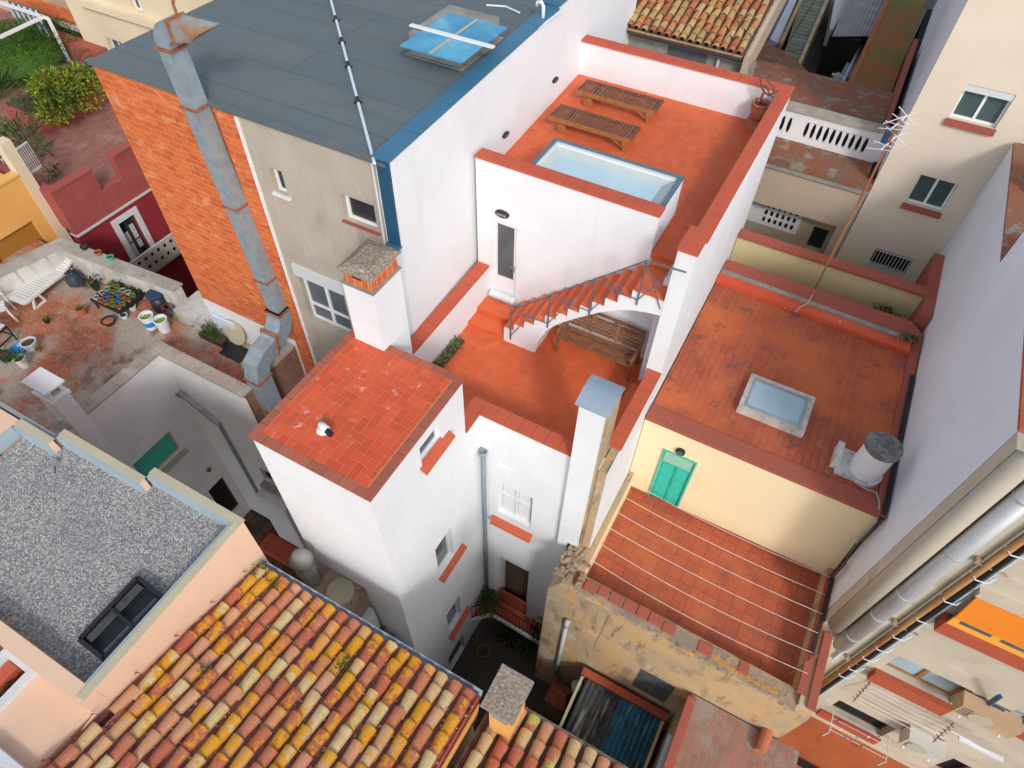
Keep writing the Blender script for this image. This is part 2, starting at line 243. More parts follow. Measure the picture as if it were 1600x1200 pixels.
M['lichen'] = mat('orange_lichen', (.66, .27, .02), (.50, .24, .04), 14., rough=.95)
M['gutter_metal'] = mat('grey_blue_gutter', (.44, .50, .57), (.36, .42, .48), 3., rough=.5)
# ------------------------------------------------------------------ geometry helpers
CAM_SCALE = [1.0]                   # factor that scales the block being built about the camera
class MB:
    def __init__(s): s.v = []; s.f = []
    def face(s, pts):
        i = len(s.v); s.v += [V(p) for p in pts]; s.f.append(list(range(i, i + len(pts))))
    def hexa(s, p):          # 8 corners: bottom ring 0-3, top ring 4-7
        i = len(s.v); s.v += [V(q) for q in p]
        s.f += [[i + k for k in q] for q in ((3, 2, 1, 0), (4, 5, 6, 7), (0, 1, 5, 4), (1, 2, 6, 5), (2, 3, 7, 6), (3, 0, 4, 7))]
    def box(s, x0, x1, y0, y1, z0, z1):
        s.hexa([(x0, y0, z0), (x1, y0, z0), (x1, y1, z0), (x0, y1, z0), (x0, y0, z1), (x1, y0, z1), (x1, y1, z1), (x0, y1, z1)])
    def prism(s, poly, z0, z1):
        "vertical prism over a plan polygon; z0 / z1 are numbers or one height per corner"
        n = len(poly); i = len(s.v)
        a = sum(poly[k][0] * poly[(k + 1) % n][1] - poly[(k + 1) % n][0] * poly[k][1] for k in range(n))
        if a < 0: poly = poly[::-1]; z0 = z0[::-1] if isinstance(z0, list) else z0; z1 = z1[::-1] if isinstance(z1, list) else z1
        for zz in (z0, z1):
            s.v += [V((p[0], p[1], zz[k] if isinstance(zz, list) else zz)) for k, p in enumerate(poly)]
        s.f.append([i + n - 1 - k for k in range(n)]); s.f.append([i + n + k for k in range(n)])
        for k in range(n): s.f.append([i + k, i + (k + 1) % n, i + n + (k + 1) % n, i + n + k])
    def extrude(s, pts, d):
        "flat polygon pushed along a vector"
        n = len(pts); i = len(s.v); d = V(d); pts = [V(p) for p in pts]
        s.v += pts + [p + d for p in pts]
        s.f.append([i + n - 1 - k for k in range(n)]); s.f.append([i + n + k for k in range(n)])
        for k in range(n): s.f.append([i + k, i + (k + 1) % n, i + n + (k + 1) % n, i + n + k])
    def bar(s, a, b, w, h, up=(0, 0, 1)):
        a, b = V(a), V(b); d = (b - a).normalized(); u = V(up)
        if abs(d.dot(u)) > .98: u = V((1, 0, 0))
        r = d.cross(u).normalized() * w / 2; t = r.cross(d).normalized() * h / 2
        s.hexa([a - r - t, a + r - t, a + r + t, a - r + t, b - r - t, b + r - t, b + r + t, b - r + t])
    def tube(s, path, r, n=8, caps=True):
        path = [V(p) for p in path]; rs = r if isinstance(r, (list, tuple)) else [r] * len(path)
        i0 = len(s.v); ref = None
        for k, p in enumerate(path):
            d = (path[min(k + 1, len(path) - 1)] - path[max(k - 1, 0)]).normalized()
            if ref is None: ref = d.orthogonal().normalized()
            ref = (ref - d * ref.dot(d)).normalized(); q = d.cross(ref)
            for j in range(n):
                a = 2 * math.pi * j / n; s.v.append(p + (ref * math.cos(a) + q * math.sin(a)) * rs[k])
        for k in range(len(path) - 1):
            for j in range(n):
                a = i0 + k * n + j; b = i0 + k * n + (j + 1) % n; s.f.append([a, b, b + n, a + n])
        if caps:
            s.f.append([i0 + n - 1 - j for j in range(n)]); e = i0 + (len(path) - 1) * n; s.f.append([e + j for j in range(n)])
    def lathe(s, c, prof, n=20, close=True):
        c = V(c); i0 = len(s.v)
        for r, z in prof:
            for j in range(n):
                a = 2 * math.pi * j / n; s.v.append(c + V((r * math.cos(a), r * math.sin(a), z)))
        for k in range(len(prof) - 1):
            for j in range(n):
                a = i0 + k * n + j; b = i0 + k * n + (j + 1) % n; s.f.append([a, b, b + n, a + n])
        if close:
            s.f.append([i0 + n - 1 - j for j in range(n)]); e = i0 + (len(prof) - 1) * n; s.f.append([e + j for j in range(n)])
    def leaf(s, c, L, w, d, up):
        c = V(c); d = V(d).normalized(); r = d.cross(V(up))
        if r.length < 1e-4: r = d.orthogonal()
        r = r.normalized() * w / 2
        s.face([c, c + d * L * .5 + r, c + d * L, c + d * L * .5 - r])
    def make(s, name, m, parent=None, loc=None, smooth=False):
        if CAM_SCALE[0] != 1.0: s.v = [p * CAM_SCALE[0] for p in s.v]; loc = None if loc is None or parent else V(loc) * CAM_SCALE[0]
        if loc is None: loc = parent_loc(parent) if parent else (s.center() if s.v else V())
        loc = V(loc); me = bpy.data.meshes.new(name)
        me.from_pydata([tuple(p - loc) for p in s.v], [], s.f); me.update()
        me.materials.append(M[m] if isinstance(m, str) else m)
        if smooth:
            for p in me.polygons: p.use_smooth = True
        o = bpy.data.objects.new(name, me); C.objects.link(o)
        if parent: o.parent = parent; o['_l'] = list(loc)
        else: o.location = loc + V((0, 0, ZO)); o['_l'] = list(loc)
        return o
    def center(s):
        lo = [min(p[k] for p in s.v) for k in range(3)]; hi = [max(p[k] for p in s.v) for k in range(3)]
        return V(((lo[0] + hi[0]) / 2, (lo[1] + hi[1]) / 2, lo[2]))
def parent_loc(p): return V(p['_l'])
def thing(name, label, cat, loc=(0, 0, 0), rz=0, group=None):
    loc = V(loc) * CAM_SCALE[0]; o = bpy.data.objects.new(name, None); o.empty_display_size = .3; C.objects.link(o)
    o.location = V(loc) + V((0, 0, ZO)); o.rotation_euler.z = rz; o['_l'] = list(loc); return tag(o, label, cat, group)
def tag(o, label, cat, group=None):
    o['label'] = label; o['category'] = cat
    if group: o['group'] = group
    return o
def proto(name, label, cat, group=None):
    "a thing built round its own origin, placed afterwards"
    return thing(name, label, cat, (0, 0, 0), 0, group)
def place(o, loc, rz=0, s=1.):
    o.location = V(loc) + V((0, 0, ZO)); o.rotation_euler.z = rz
    if s != 1.: o.scale = (s, s, s)
    return o
def dup(root, loc, rz=0, label=None, s=1.):
    def cp(o, par):
        c = o.copy(); C.objects.link(c); c.parent = par
        for ch in o.children: cp(ch, c)
        return c
    r = cp(root, None); r.scale = (1, 1, 1); place(r, loc, rz, s)
    if label: r['label'] = label
    return r
def BX(name, m, parent, *boxes):
    mb = MB()
    for b in boxes: mb.box(*b)
    return mb.make(name, m, parent)
def struct(o): o['kind'] = 'structure'; return o

class Wall:
    "a vertical plane: origin point, horizontal direction u, outward normal n; a along u, d outwards, z up"
    def __init__(s, ox, oy, ux, uy, nx, ny): s.o = V((ox, oy, 0)); s.u = V((ux, uy, 0)).normalized(); s.n = V((nx, ny, 0)).normalized()
    def p(s, a, d, z): q = s.o + s.u * a + s.n * d; return V((q.x, q.y, z))
    def box(s, mb, a0, a1, d0, d1, z0, z1):
        P = s.p; q = [P(a0, d0, z0), P(a1, d0, z0), P(a1, d1, z0), P(a0, d1, z0)]
        if (q[1] - q[0]).cross(q[3] - q[0]).z < 0: q = [q[0], q[3], q[2], q[1]]
        mb.hexa(q + [V((r.x, r.y, z1)) for r in q])
    def panel(s, mb, a0, a1, z0, z1, th, holes=()):
        "a wall slab of thickness th behind the plane with real openings"
        As = sorted({a0, a1} | {h[0] for h in holes} | {h[1] for h in holes}); Zs = sorted({z0, z1} | {h[2] for h in holes} | {h[3] for h in holes})
        for i in range(len(As) - 1):
            for j in range(len(Zs) - 1):
                ca, cz = (As[i] + As[i + 1]) / 2, (Zs[j] + Zs[j + 1]) / 2
                if any(h[0] < ca < h[1] and h[2] < cz < h[3] for h in holes): continue
                for d, fl in ((0, 0), (-th, 1)):
                    q = [s.p(As[i], d, Zs[j]), s.p(As[i + 1], d, Zs[j]), s.p(As[i + 1], d, Zs[j + 1]), s.p(As[i], d, Zs[j + 1])]
                    nn = (q[1] - q[0]).cross(q[2] - q[0])
                    if (nn.dot(s.n) < 0) != bool(fl): q = q[::-1]
                    mb.face(q)
        for (a, b, c, e) in list(holes) + [(a0, a1, z0, z1)]:
            for q in ([(a, c), (b, c)], [(b, c), (b, e)], [(b, e), (a, e)], [(a, e), (a, c)]):
                mb.face([s.p(q[0][0], 0, q[0][1]), s.p(q[1][0], 0, q[1][1]), s.p(q[1][0], -th, q[1][1]), s.p(q[0][0], -th, q[0][1])])
def window(house, W, a0, a1, z0, z1, rec=.12, fw=.05, fm='frame_white', pm='glass_dark', mull=1, transom=None, sill=None, sover=.06, sout=.06, sh=.06, name='window', label=None, panel=None):
    "frame (part) with its pane and sill (sub-parts), set back rec from the wall face"
    mb = MB(); d0, d1 = -rec - .05, -rec
    W.box(mb, a0, a0 + fw, d0, d1, z0, z1); W.box(mb, a1 - fw, a1, d0, d1, z0, z1)
    W.box(mb, a0 + fw, a1 - fw, d0, d1, z1 - fw, z1); W.box(mb, a0 + fw, a1 - fw, d0, d1, z0, z0 + fw)
    for k in range(mull):
        c = a0 + (a1 - a0) * (k + 1) / (mull + 1); W.box(mb, c - fw * .6, c + fw * .6, d0, d1 + .006, z0 + fw, z1 - fw)
    if transom:
        c = z0 + (z1 - z0) * transom; W.box(mb, a0 + fw, a1 - fw, d0, d1 + .003, c - fw / 2, c + fw / 2)
    f = mb.make(name, fm, house)
    if label: f['label'] = label
    g = MB(); W.box(g, a0 + fw * .5, a1 - fw * .5, d0 - .02, d1 - .03, z0 + fw * .5, z1 - fw * .5); g.make('pane', pm, f, loc=parent_loc(house))
    if sill:
        g = MB(); W.box(g, a0 - sover, a1 + sover, -rec + .012, sout, z0 - sh, z0 - .003); g.make('sill', sill, f, loc=parent_loc(house))
    return f
def herring(mb, poly, z, w, th=.0, gap=.006, ang=0., origin=(0, 0)):
    "herringbone tiles clipped to a rectangle x0,x1,y0,y1"
    x0, x1, y0, y1 = poly; nx = int((x1 - x0) / w) + 3; ny = int((y1 - y0) / w) + 3
    for i in range(-2, nx):
        for j in range(-2, ny):
            k = (i - j) % 4
            if k == 0: r = (i, i + 2, j, j + 1)
            elif k == 3: r = (i, i + 1, j, j + 2)
            else: continue
            a, b, c, d = (max(x0, x0 + r[0] * w + gap / 2), min(x1, x0 + r[1] * w - gap / 2), max(y0, y0 + r[2] * w + gap / 2), min(y1, y0 + r[3] * w - gap / 2))
            if b - a > .012 and d - c > .012: mb.face([(a, c, z), (b, c, z), (b, d, z), (a, d, z)])
def edge_row(mb, a, b, wd, z0, z1, L=.28, gap=.006):
    "row of edging tiles from a to b (plan points), widening to the left of the direction"
    a, b = V((*a, 0)), V((*b, 0)); d = (b - a); n = max(1, round(d.length / L)); u = d / n; l = V((-d.y, d.x, 0)).normalized() * wd
    for k in range(n):
        p = a + u * k + u.normalized() * gap / 2; q = a + u * (k + 1) - u.normalized() * gap / 2
        c = [p, q, q + l, p + l]; mb.hexa([V((r.x, r.y, z0)) for r in c] + [V((r.x, r.y, z1)) for r in c])
def clay_tiles(O, u, v, ncol, sp, nrow, pitch, rr=.1, lift=.05, seed=1, jit=1., L=1.35, eave=None, seg=6):
    "covers and channels of a clay tiled slope: O top-left corner at the eave line, u across, v up the slope"
    rnd = random.Random(seed); O, u, v = V(O), V(u).normalized(), V(v).normalized(); n = u.cross(v).normalized()
    if n.z < 0: n = -n
    cov, pan = MB(), MB()
    for c in range(ncol):
        base = O + u * (sp * (c + .5)); off = rnd.uniform(-.10, .10) * pitch * jit
        sa = off * .3; smax = nrow * pitch
        while sa < smax:
            pl = pitch * rnd.uniform(1 - .16 * jit, 1 + .16 * jit) * (rnd.uniform(.5, .8) if sa < .12 and jit > 1 else 1.); s0 = sa; s1 = s0 + pl * L; sa += pl
            if jit > 1.1 and rnd.random() < .006: continue
            du = u * rnd.uniform(-.014, .014) * jit; tw = rnd.uniform(-.05, .05) * jit; hh = lift + rnd.uniform(-.006, .010) * jit
            i0 = len(cov.v)
            for (s, ra, zz) in ((s0, rr * 1.07, hh + .022), (s0 + .012, rr * 1.08, hh + .024), (s1, rr * .84, hh - .012)):
                for k in range(seg + 1):
                    a = math.pi * k / seg; cov.v.append(base + du + u * (math.cos(a) * ra + tw * (s - s0)) + v * s + n * (math.sin(a) * ra * .88 + zz - .03))
            w = seg + 1
            for q in range(2):
                for k in range(seg): cov.f.append([i0 + q * w + k, i0 + q * w + k + 1, i0 + (q + 1) * w + k + 1, i0 + (q + 1) * w + k])
            m0 = len(cov.v)              # thickness seen at the lower end
            for k in range(seg + 1):
                a = math.pi * k / seg; ra = rr * .93; cov.v.append(base + du + u * (math.cos(a) * ra) + v * s0 + n * (math.sin(a) * ra * .88 + hh - .015))
            for k in range(seg): cov.f.append([i0 + k, i0 + k + 1, m0 + k + 1, m0 + k])
    for c in range(ncol + 1):
        base = O + u * (sp * c)
        for r in range(nrow):
            s0 = r * pitch - .03; s1 = s0 + pitch * 1.2; i0 = len(pan.v)
            for (s, zz) in ((s0, .012), (s1, -.012)):
                for k in range(5):
                    a = math.pi * (k / 4); pan.v.append(base + u * (math.cos(a) * rr * .9) + v * s + n * (-math.sin(a) * .05 + .045 + zz))
            for k in range(4): pan.f.append([i0 + k, i0 + k + 1, i0 + 6 + k, i0 + 5 + k])
    return cov, pan
def bush(c, rx, ry, rz, n, L, w, seed=0, core=.55, updir=.3, flat=0.):
    "leaf-by-leaf foliage spread through an uneven ellipsoid"
    rnd = random.Random(seed); mb = MB(); c = V(c)
    lobes = [(V((rnd.gauss(0, .45) * rx, rnd.gauss(0, .45) * ry, rnd.uniform(-.25, .55) * rz)), rnd.uniform(.45, .75)) for _ in range(9)]
    for _ in range(n):
        lc, lr = rnd.choice(lobes); d = V((rnd.gauss(0, 1), rnd.gauss(0, 1), rnd.gauss(0, 1))).normalized(); q = rnd.uniform(core, 1.) ** .5
        p = c + lc + V((d.x * rx, d.y * ry, d.z * rz)) * lr * q
        if p.z < c.z - rz * .95: p.z = c.z - rz * .95
        dr = (d + V((rnd.gauss(0, .5), rnd.gauss(0, .5), updir + rnd.gauss(0, .4)))).normalized()
        mb.leaf(p, L * rnd.uniform(.6, 1.3), w * rnd.uniform(.6, 1.3), dr, V((rnd.gauss(0, 1), rnd.gauss(0, 1), rnd.gauss(0, 1))))
    return mb
# ------------------------------------------------------------------ central white house
G = -20.5
T = -11.0; UT = -8.1          # main terrace and roof terrace floors
FY = 6.37; TX = -3.97         # courtyard facade and tower side planes
wh = thing('white_house', 'white rendered house with orange tiled terraces, outside stair and square stair tower', 'house', (-4, 8, G))
WF = Wall(0, FY, 1, 0, 0, -1); WT = Wall(TX, 0, 0, 1, 1, 0)
mb = MB()
h1 = (-3.56, -2.71, -13.62, -12.3); h2 = (-3.47, -2.64, -19.0, -16.0)
WF.panel(mb, TX + .0, -1.77, G, -10.15, .27, [h2, h1])
WF.panel(mb, -1.768, -1.464, -13.2, -10.15, .27)
mb.box(-3.58, -3.2, FY - .03, FY, -11.62, -11.56)
mb.make('courtyard_wall', 'white', wh)
mb = MB()
mb.box(-6.12, TX, 6.72, 9.98, G, -11.02); mb.box(TX, -1.78, 6.72, 9.98, G, -11.02); mb.box(-1.78, -1.285, 6.72, 15.9, -13.19, -11.02)
mb.box(-6.2, -1.78, 10.3, 15.9, G, -8.13); mb.box(-1.78, -1.285, 9.4, 15.9, -11.02, -8.13)
mb.make('wall', 'white', wh)
# floors
BX('floor_bed', 'grout_red', wh, (-6.1, -1.54, 6.645, 9.98, -11.02, T - .006)); BX('floor_bed', 'grout_red', wh, (-6.2, -1.55, 10.3, 15.72, -8.13, UT - .006))
mb = MB(); herring(mb, (-5.84, -1.56, 6.6, 10.0), T, .135); 
mb.make('terrace_floor', 'orange_tile', wh)
mb = MB(); herring(mb, (-6.45, -1.56, 10.305, 15.72), UT, .135); mb.make('roof_terrace_floor', 'orange_tile', wh)
# low left parapet
BX('parapet', 'white', wh, (-6.115, -5.84, 6.47, 10.0, -11.0, -10.0), (-6.115, -5.84, 6.47, 6.75, G, -11.0))
mb = MB(); edge_row(mb, (-6.125, 9.995), (-6.125, 6.44), .30, -9.998, -9.955); mb.make('parapet_cap', 'cap', wh)
# front parapet and its return to the tower
BX('parapet', 'white', wh, (-4.0, -2.05, FY + .004, FY + .28, -11.0, -10.15), (TX - .25, TX - .002, 5.86, FY + .26, -11.3, -10.15), (TX - .2, TX, 5.86, FY, G, -11.3))
mb = MB(); edge_row(mb, (TX - .29, FY - .02), (-2.03, FY - .02), .33, -10.148, -10.105); mb.box(TX - .29, TX + .02, 5.865, FY - .024, -10.148, -10.105)
mb.make('parapet_cap', 'cap', wh)
# right parapet
BX('parapet', 'white', wh, (-1.535, -1.285, 6.9, 8.983, -11.0, -10.1))
mb = MB(); edge_row(mb, (-1.27, 6.88), (-1.27, 8.98), .28, -10.098, -10.055); mb.make('parapet_cap', 'cap', wh)
BX('plinth', 'orange_tile', wh, (-1.80, -1.538, 7.5, 8.95, -11.0, -10.62))
# roof terrace side wall with its stepped end, back wall
BX('parapet', 'white', wh, (-1.60, -1.285, 8.985, 9.398, -11.0, -8.13), (-1.60, -1.285, 8.985, 9.648, -8.128, -7.05), (-1.52, -1.285, 9.65, 10.298, -8.128, -7.28), (-1.52, -1.285, 10.3, 15.72, -8.13, -7.28))
mb = MB(); mb.box(-1.62, -1.25, 8.95, 9.66, -7.048, -7.0); mb.make('parapet_cap', 'cap', wh)
mb = MB(); edge_row(mb, (-1.26, 9.67), (-1.26, 15.66), .29, -7.278, -7.235); mb.make('parapet_cap', 'cap', wh)
BX('parapet', 'white', wh, (-6.5, -1.288, 15.725, 15.97, -8.128, -7.28))
mb = MB(); edge_row(mb, (-6.52, 15.68), (-1.26, 15.68), .33, -7.278, -7.23, .4); mb.make('parapet_cap', 'cap', wh)
# wall between the terraces, pool behind it
WP = Wall(0, 10.01, 1, 0, 0, -1); mb = MB(); dh = (-5.74, -5.16, -10.72, -8.66)
WP.panel(mb, -6.13, -2.27, -11.0, -7.31, .27, [dh]); mb.make('upper_wall', 'white', wh)
mb = MB(); mb.box(-2.265, -1.605, 10.01, 10.29, -11.0, -8.13); mb.make('upper_wall', 'white', wh)
mb = MB(); edge_row(mb, (-6.14, 9.985), (-2.25, 9.985), .31, -7.308, -7.255, .4); mb.make('parapet_cap', 'cap', wh)
BX('pool_wall', 'white', wh, (-5.02, -4.9, 10.31, 11.33, UT, -7.28), (-2.36, -2.275, 10.31, 11.33, UT, -7.28), (-4.9, -2.36, 11.2, 11.33, UT, -7.28))
mb = MB(); mb.box(-5.03, -4.945, 10.31, 11.35, -7.278, -7.235); mb.box(-2.36, -2.265, 10.31, 11.35, -7.278, -7.235); mb.box(-4.945, -2.36, 11.27, 11.35, -7.278, -7.235)
rim = mb.make('pool_coping', 'slate_dark', wh)
mb = MB()
o = [(-4.945, 10.31), (-2.36, 10.31), (-2.36, 11.27), (-4.945, 11.27)]; q = [(-4.72, 10.42), (-2.60, 10.42), (-2.60, 11.06), (-4.72, 11.06)]
for k in range(4):
    a, b = o[k], o[(k + 1) % 4]; c, d = q[(k + 1) % 4], q[k]; mb.face([(*b, -7.26), (*a, -7.26), (*d, -7.40), (*c, -7.40)])
mb.make('pool_lining', 'pool_lining', wh)
mb = MB(); mb.face([(*p, -7.395) for p in [(-4.725, 10.415), (-2.595, 10.415), (-2.595, 11.065), (-4.725, 11.065)]]); mb.make('pool_water', 'water', wh)
# terrace door
d = MB(); W = WP
W.box(d, -5.74, -5.66, -.12, -.05, -10.72, -8.66); W.box(d, -5.24, -5.16, -.12, -.05, -10.72, -8.66); W.box(d, -5.66, -5.24, -.12, -.05, -8.75, -8.66)
W.box(d, -5.66, -5.24, -.12, -.05, -10.72, -10.22); door = d.make('door', 'frame_white', wh); door['label'] = 'white glazed door to the terrace'
g = MB(); W.box(g, -5.67, -5.23, -.11, -.085, -10.25, -8.73); g.make('pane', 'glass_grey', door)
g = MB(); W.box(g, -5.235, -5.215, -.05, -.0, -9.95, -9.78); W.box(g, -5.30, -5.215, -.012, .006, -9.80, -9.775); g.make('handle', 'grey_metal', door)
BX('door_step', 'white', wh, (-5.78, -5.12, 9.86, 10.005, -10.73, -10.66))
# wall lamps (flush ovals)
def oval_lamp(W, a, z, r1, r2, par):
    mb = MB(); n = 20; i0 = len(mb.v)
    for rr, dd in ((1, .0), (1, .05), (.82, .065)):
        for k in range(n):
            t = 2 * math.pi * k / n; mb.v.append(W.p(a + r1 * rr * math.cos(t), dd, z + r2 * rr * math.sin(t)))
    for q in range(2):
        for k in range(n): mb.f.append([i0 + q * n + k, i0 + q * n + (k + 1) % n, i0 + (q + 1) * n + (k + 1) % n, i0 + (q + 1) * n + k])
    mb.f.append([i0 + 2 * n + k for k in range(n)]); l = mb.make('wall_lamp', 'black', par)
    g = MB(); W.box(g, a - r1 * .7, a + r1 * .7, .066, .071, z - r2 * .35, z + r2 * .3); g.make('lens', 'grey_metal', l); return l
oval_lamp(WP, -5.5, -8.42, .16, .085, wh)
# outside stair
st0 = -4.88; dx = .243; dz = .2125; N = 12; LZ = -10.6 + dz * 11
arch = [(-4.09, T), (-3.99, -10.49), (-3.83, -10.12), (-3.66, -9.90), (-3.49, -9.72), (-3.17, -9.43), (-2.76, -9.08), (-2.36, -8.82), (-2.11, -8.71), (-1.85, -8.64), (-1.604, -8.60)]
def under(x):
    if x <= -4.09: return T
    for (xa, za), (xb, zb) in zip(arch, arch[1:]):
        if xa <= x <= xb: return za + (zb - za) * (x - xa) / max(1e-6, xb - xa)
    return arch[-1][1]
mb = MB(); tr = MB()
for k in range(N):
    z = -10.6 + dz * k; x0 = st0 + dx * k; x1 = x0 + dx if k < N - 1 else -1.605; cuts = sorted({x0, x1} | {a for a, _ in arch if x0 < a < x1} | {x0 + (x1 - x0) * t / 4 for t in (1, 2, 3)})
    for a, b in zip(cuts, cuts[1:]):
        ua, ub = under(a + 1e-5), under(b); mb.hexa([(a, 8.985, ua), (b, 8.985, ub), (b, 9.975, ub), (a, 9.975, ua), (a, 8.985, z), (b, 8.985, z), (b, 9.975, z), (a, 9.975, z)])
    tr.box(x0 + .004, x1, 9.01, 9.98, z + .002, z + .016); tr.box(x0 - .012, x0 - .001, 9.03, 9.978, z - dz + .02, z + .002)
mb.make('staircase', 'white', wh); tr.make('stair_tread', 'orange_tile', wh)
BX('stair_tread', 'orange_tile', wh, (-2.255, -1.61, 9.99, 10.3, UT - .12, UT + .004), (-2.2, -1.61, 9.8, 9.985, LZ + .025, UT - .07))
BX('landing_step', 'orange_tile', wh, (-5.835, -4.9, 9.42, 9.85, T + .002, -10.80), (-5.835, -4.9, 9.0, 9.415, T + .002, -10.91))
# handrail with crossed bars and rings
mb = MB(); Y = 8.95
posts = [(-4.69, -10.85, -9.93), (-3.82, -10.02, -9.10), (-2.95, -9.24, -8.28), (-2.07, -8.52, -7.46)]
for x, a, b in posts: mb.bar((x, Y, a), (x, Y, b), .024, .024)
mb.tube([(x, Y, b) for x, a, b in posts], .014, 8); mb.tube([(-2.07, Y, -7.46), (-1.36, Y, -7.42)], .014, 8)
def ring(mb, c, r, t=.008, ax='xz'):
    mb.tube([V(c) + V((r * math.cos(2 * math.pi * k / 16), 0, r * math.sin(2 * math.pi * k / 16))) for k in range(17)], t, 6, False)
for k in range(3):
    (xa, a0, a1), (xb, b0, b1) = posts[k], posts[k + 1]
    l0, l1, r0, r1 = a0 + .12, a1 - .02, b0 + .12, b1 - .02
    mb.bar((xa, Y, l0), (xb, Y, r1), .014, .014); mb.bar((xa, Y, l1), (xb, Y, r0), .014, .014)
    ring(mb, ((xa + xb) / 2, Y, (l0 + l1 + r0 + r1) / 4), .13)
mb.bar((-2.07, Y, -7.5), (-1.62, Y, -8.42), .014, .014); mb.bar((-2.05, Y, -8.36), (-1.6, Y, -7.5), .014, .014); ring(mb, (-1.85, Y, -7.95), .12)
mb.make('handrail', 'rail_metal', wh)
# stair tower
mb = MB(); TZ = -8.60
t1 = (4.52, 5.15, -9.42, -8.9); t2 = (4.5, 5.10, -13.95, -12.6); t3 = (4.52, 5.12, -17.75, -16.4); t4 = (4.3, 5.1, G + .02, -19.2)
WT.panel(mb, 3.552, 5.578, G, TZ, .3, [t1, t2, t3, t4]); Wall(0, 3.27, 1, 0, 0, -1).panel(mb, -6.24, TX, G, TZ, .28)
Wall(-6.24, 0, 0, 1, -1, 0).panel(mb, 3.552, 5.578, G, TZ, .28); Wall(0, 5.86, 1, 0, 0, 1).panel(mb, -6.24, TX, G, TZ, .28)
mb.make('tower_wall', 'white', wh)
BX('tower_roof', 'grout_light', wh, (-6.26, TX + .02, 3.25, 5.88, TZ + .002, TZ + .045))
mb = MB(); herring(mb, (-6.12, -4.11, 3.39, 5.74), TZ + .052, .148, gap=.012); mb.make('tower_roof_tiles', 'roof_tile_orange', wh)
mb = MB()
for a, b in (((-6.275, 3.235), (TX + .035, 3.235)), ((TX + .035, 3.24), (TX + .035, 5.88)), ((TX + .03, 5.895), (-6.275, 5.895)), ((-6.275, 5.88), (-6.275, 3.24))):
    edge_row(mb, a, b, .145, TZ + .004, TZ + .058 + .002 * len(mb.f) % .005, .29, .01)
mb.make('roof_edge', 'edge_tile', wh)
window(wh, WT, *t1, rec=.1, pm='glass_grey', mull=0, sill=None); window(wh, WT, *t2, rec=.12, fm='frame_pale', pm='glass_green', mull=0); window(wh, WT, *t3, rec=.12, fm='frame_pale', pm='glass_green', mull=0)
for a0, a1, z in ((4.45, 5.35, -9.44), (4.46, 5.44, -14.02), (4.44, 5.42, -17.85)):
    g = MB(); p = [WT.p(a0, -.04, z + .06), WT.p(a1, -.04, z + .06), WT.p(a1, .13, z - .04), WT.p(a0, .13, z - .04)]
    g.hexa([V((v.x, v.y, v.z - .045)) for v in p] + p); g.make('window_sill', 'cap', wh)
g = MB(); WT.box(g, 4.3, 5.1, -.2, -.14, G + .02, -19.2); g.make('door', 'black', wh)
# facade windows
w = window(wh, WF, *h1, rec=.1, fm='frame_white', pm='frame_pale', mull=1, transom=.55, label='white casement window with inner shutters')
g = MB()
for c0, c1 in ((h1[0] + .08, (h1[0] + h1[1]) / 2 - .05), ((h1[0] + h1[1]) / 2 + .05, h1[1] - .08)):
    for k in range(20): WF.box(g, c0, c1, -.128, -.112, h1[2] + .09 + k * .059, h1[2] + .12 + k * .059)
g.make('louvres', 'frame_white', w)

w = window(wh, WF, *h2, rec=.14, fm='frame_pale', pm='curtain', mull=0, fw=.06)
g = MB(); p = [(-3.72, FY - .13, -14.06), (-2.64, FY - .13, -14.06), (-2.64, FY + .10, -13.75), (-3.72, FY + .10, -13.75)]
p = [(-3.68, FY - .16, -14.02), (-2.64, FY - .16, -14.02), (-2.64, FY + .08, -13.84), (-3.68, FY + .08, -13.84)]
g.hexa([(a, b, c - .05) for a, b, c in p] + p); g.make('window_sill', 'cap', wh)
g = MB(); WF.box(g, -3.5, -2.62, .0, .03, -18.98, -18.05); g.make('door_panel', 'awning_red', wh)
# balcony
mb = MB(); mb.prism([(TX + .002, 5.50), (-3.52, 5.94), (-1.79, 5.88), (-1.79, FY - .003), (TX + .002, FY - .003)], -19.3, -19.12); mb.make('balcony', 'white_old', wh)
mb = MB(); mb.prism([(TX + .003, 5.56), (-3.53, 6.0), (-1.8, 5.94), (-1.8, FY - .004), (TX + .003, FY - .004)], -19.118, -19.1); mb.make('balcony_floor', 'cap', wh)
mb = MB()
pts = [(TX + .03, 5.56), (-3.53, 5.98), (-1.8, 5.92)]
for a, b in zip(pts, pts[1:]):
    for z in (-18.98, -18.22): mb.bar((*a, z), (*b, z), .025, .02)
    n = max(2, int((V(b) - V(a)).length / .115))
    for k in range(n + 1):
        q = V(a).lerp(V(b), k / n); mb.bar((q.x, q.y, -19.1), (q.x, q.y, -18.22), .014, .014)
mb.make('balcony_railing', 'black_metal', wh)
# downpipe and hopper
mb = MB(); mb.tube([(-3.86, FY - .07, -11.35), (-3.86, FY - .07, -19.1)], .045, 10); mb.make('downpipe', 'grey_metal', wh, smooth=True)
mb = MB(); mb.lathe((-3.86, FY - .09, -11.36), [(.05, -.06), (.09, .02), (.1, .12), (.085, .13), (.06, .04)], 10); mb.make('rain_hopper', 'zinc_dull', wh)
BX('bare_wall', 'ochre', wh, (-1.46, -1.302, FY - .04, 6.64, -13.18, -10.15)); BX('bare_wall', 'ochre', wh, (-1.46, -1.302, 6.642, 6.897, -11.0, -10.12)); BX('outer_render', 'white', wh, (-1.30, -1.2835, FY - .04, 6.897, -13.18, -10.11))
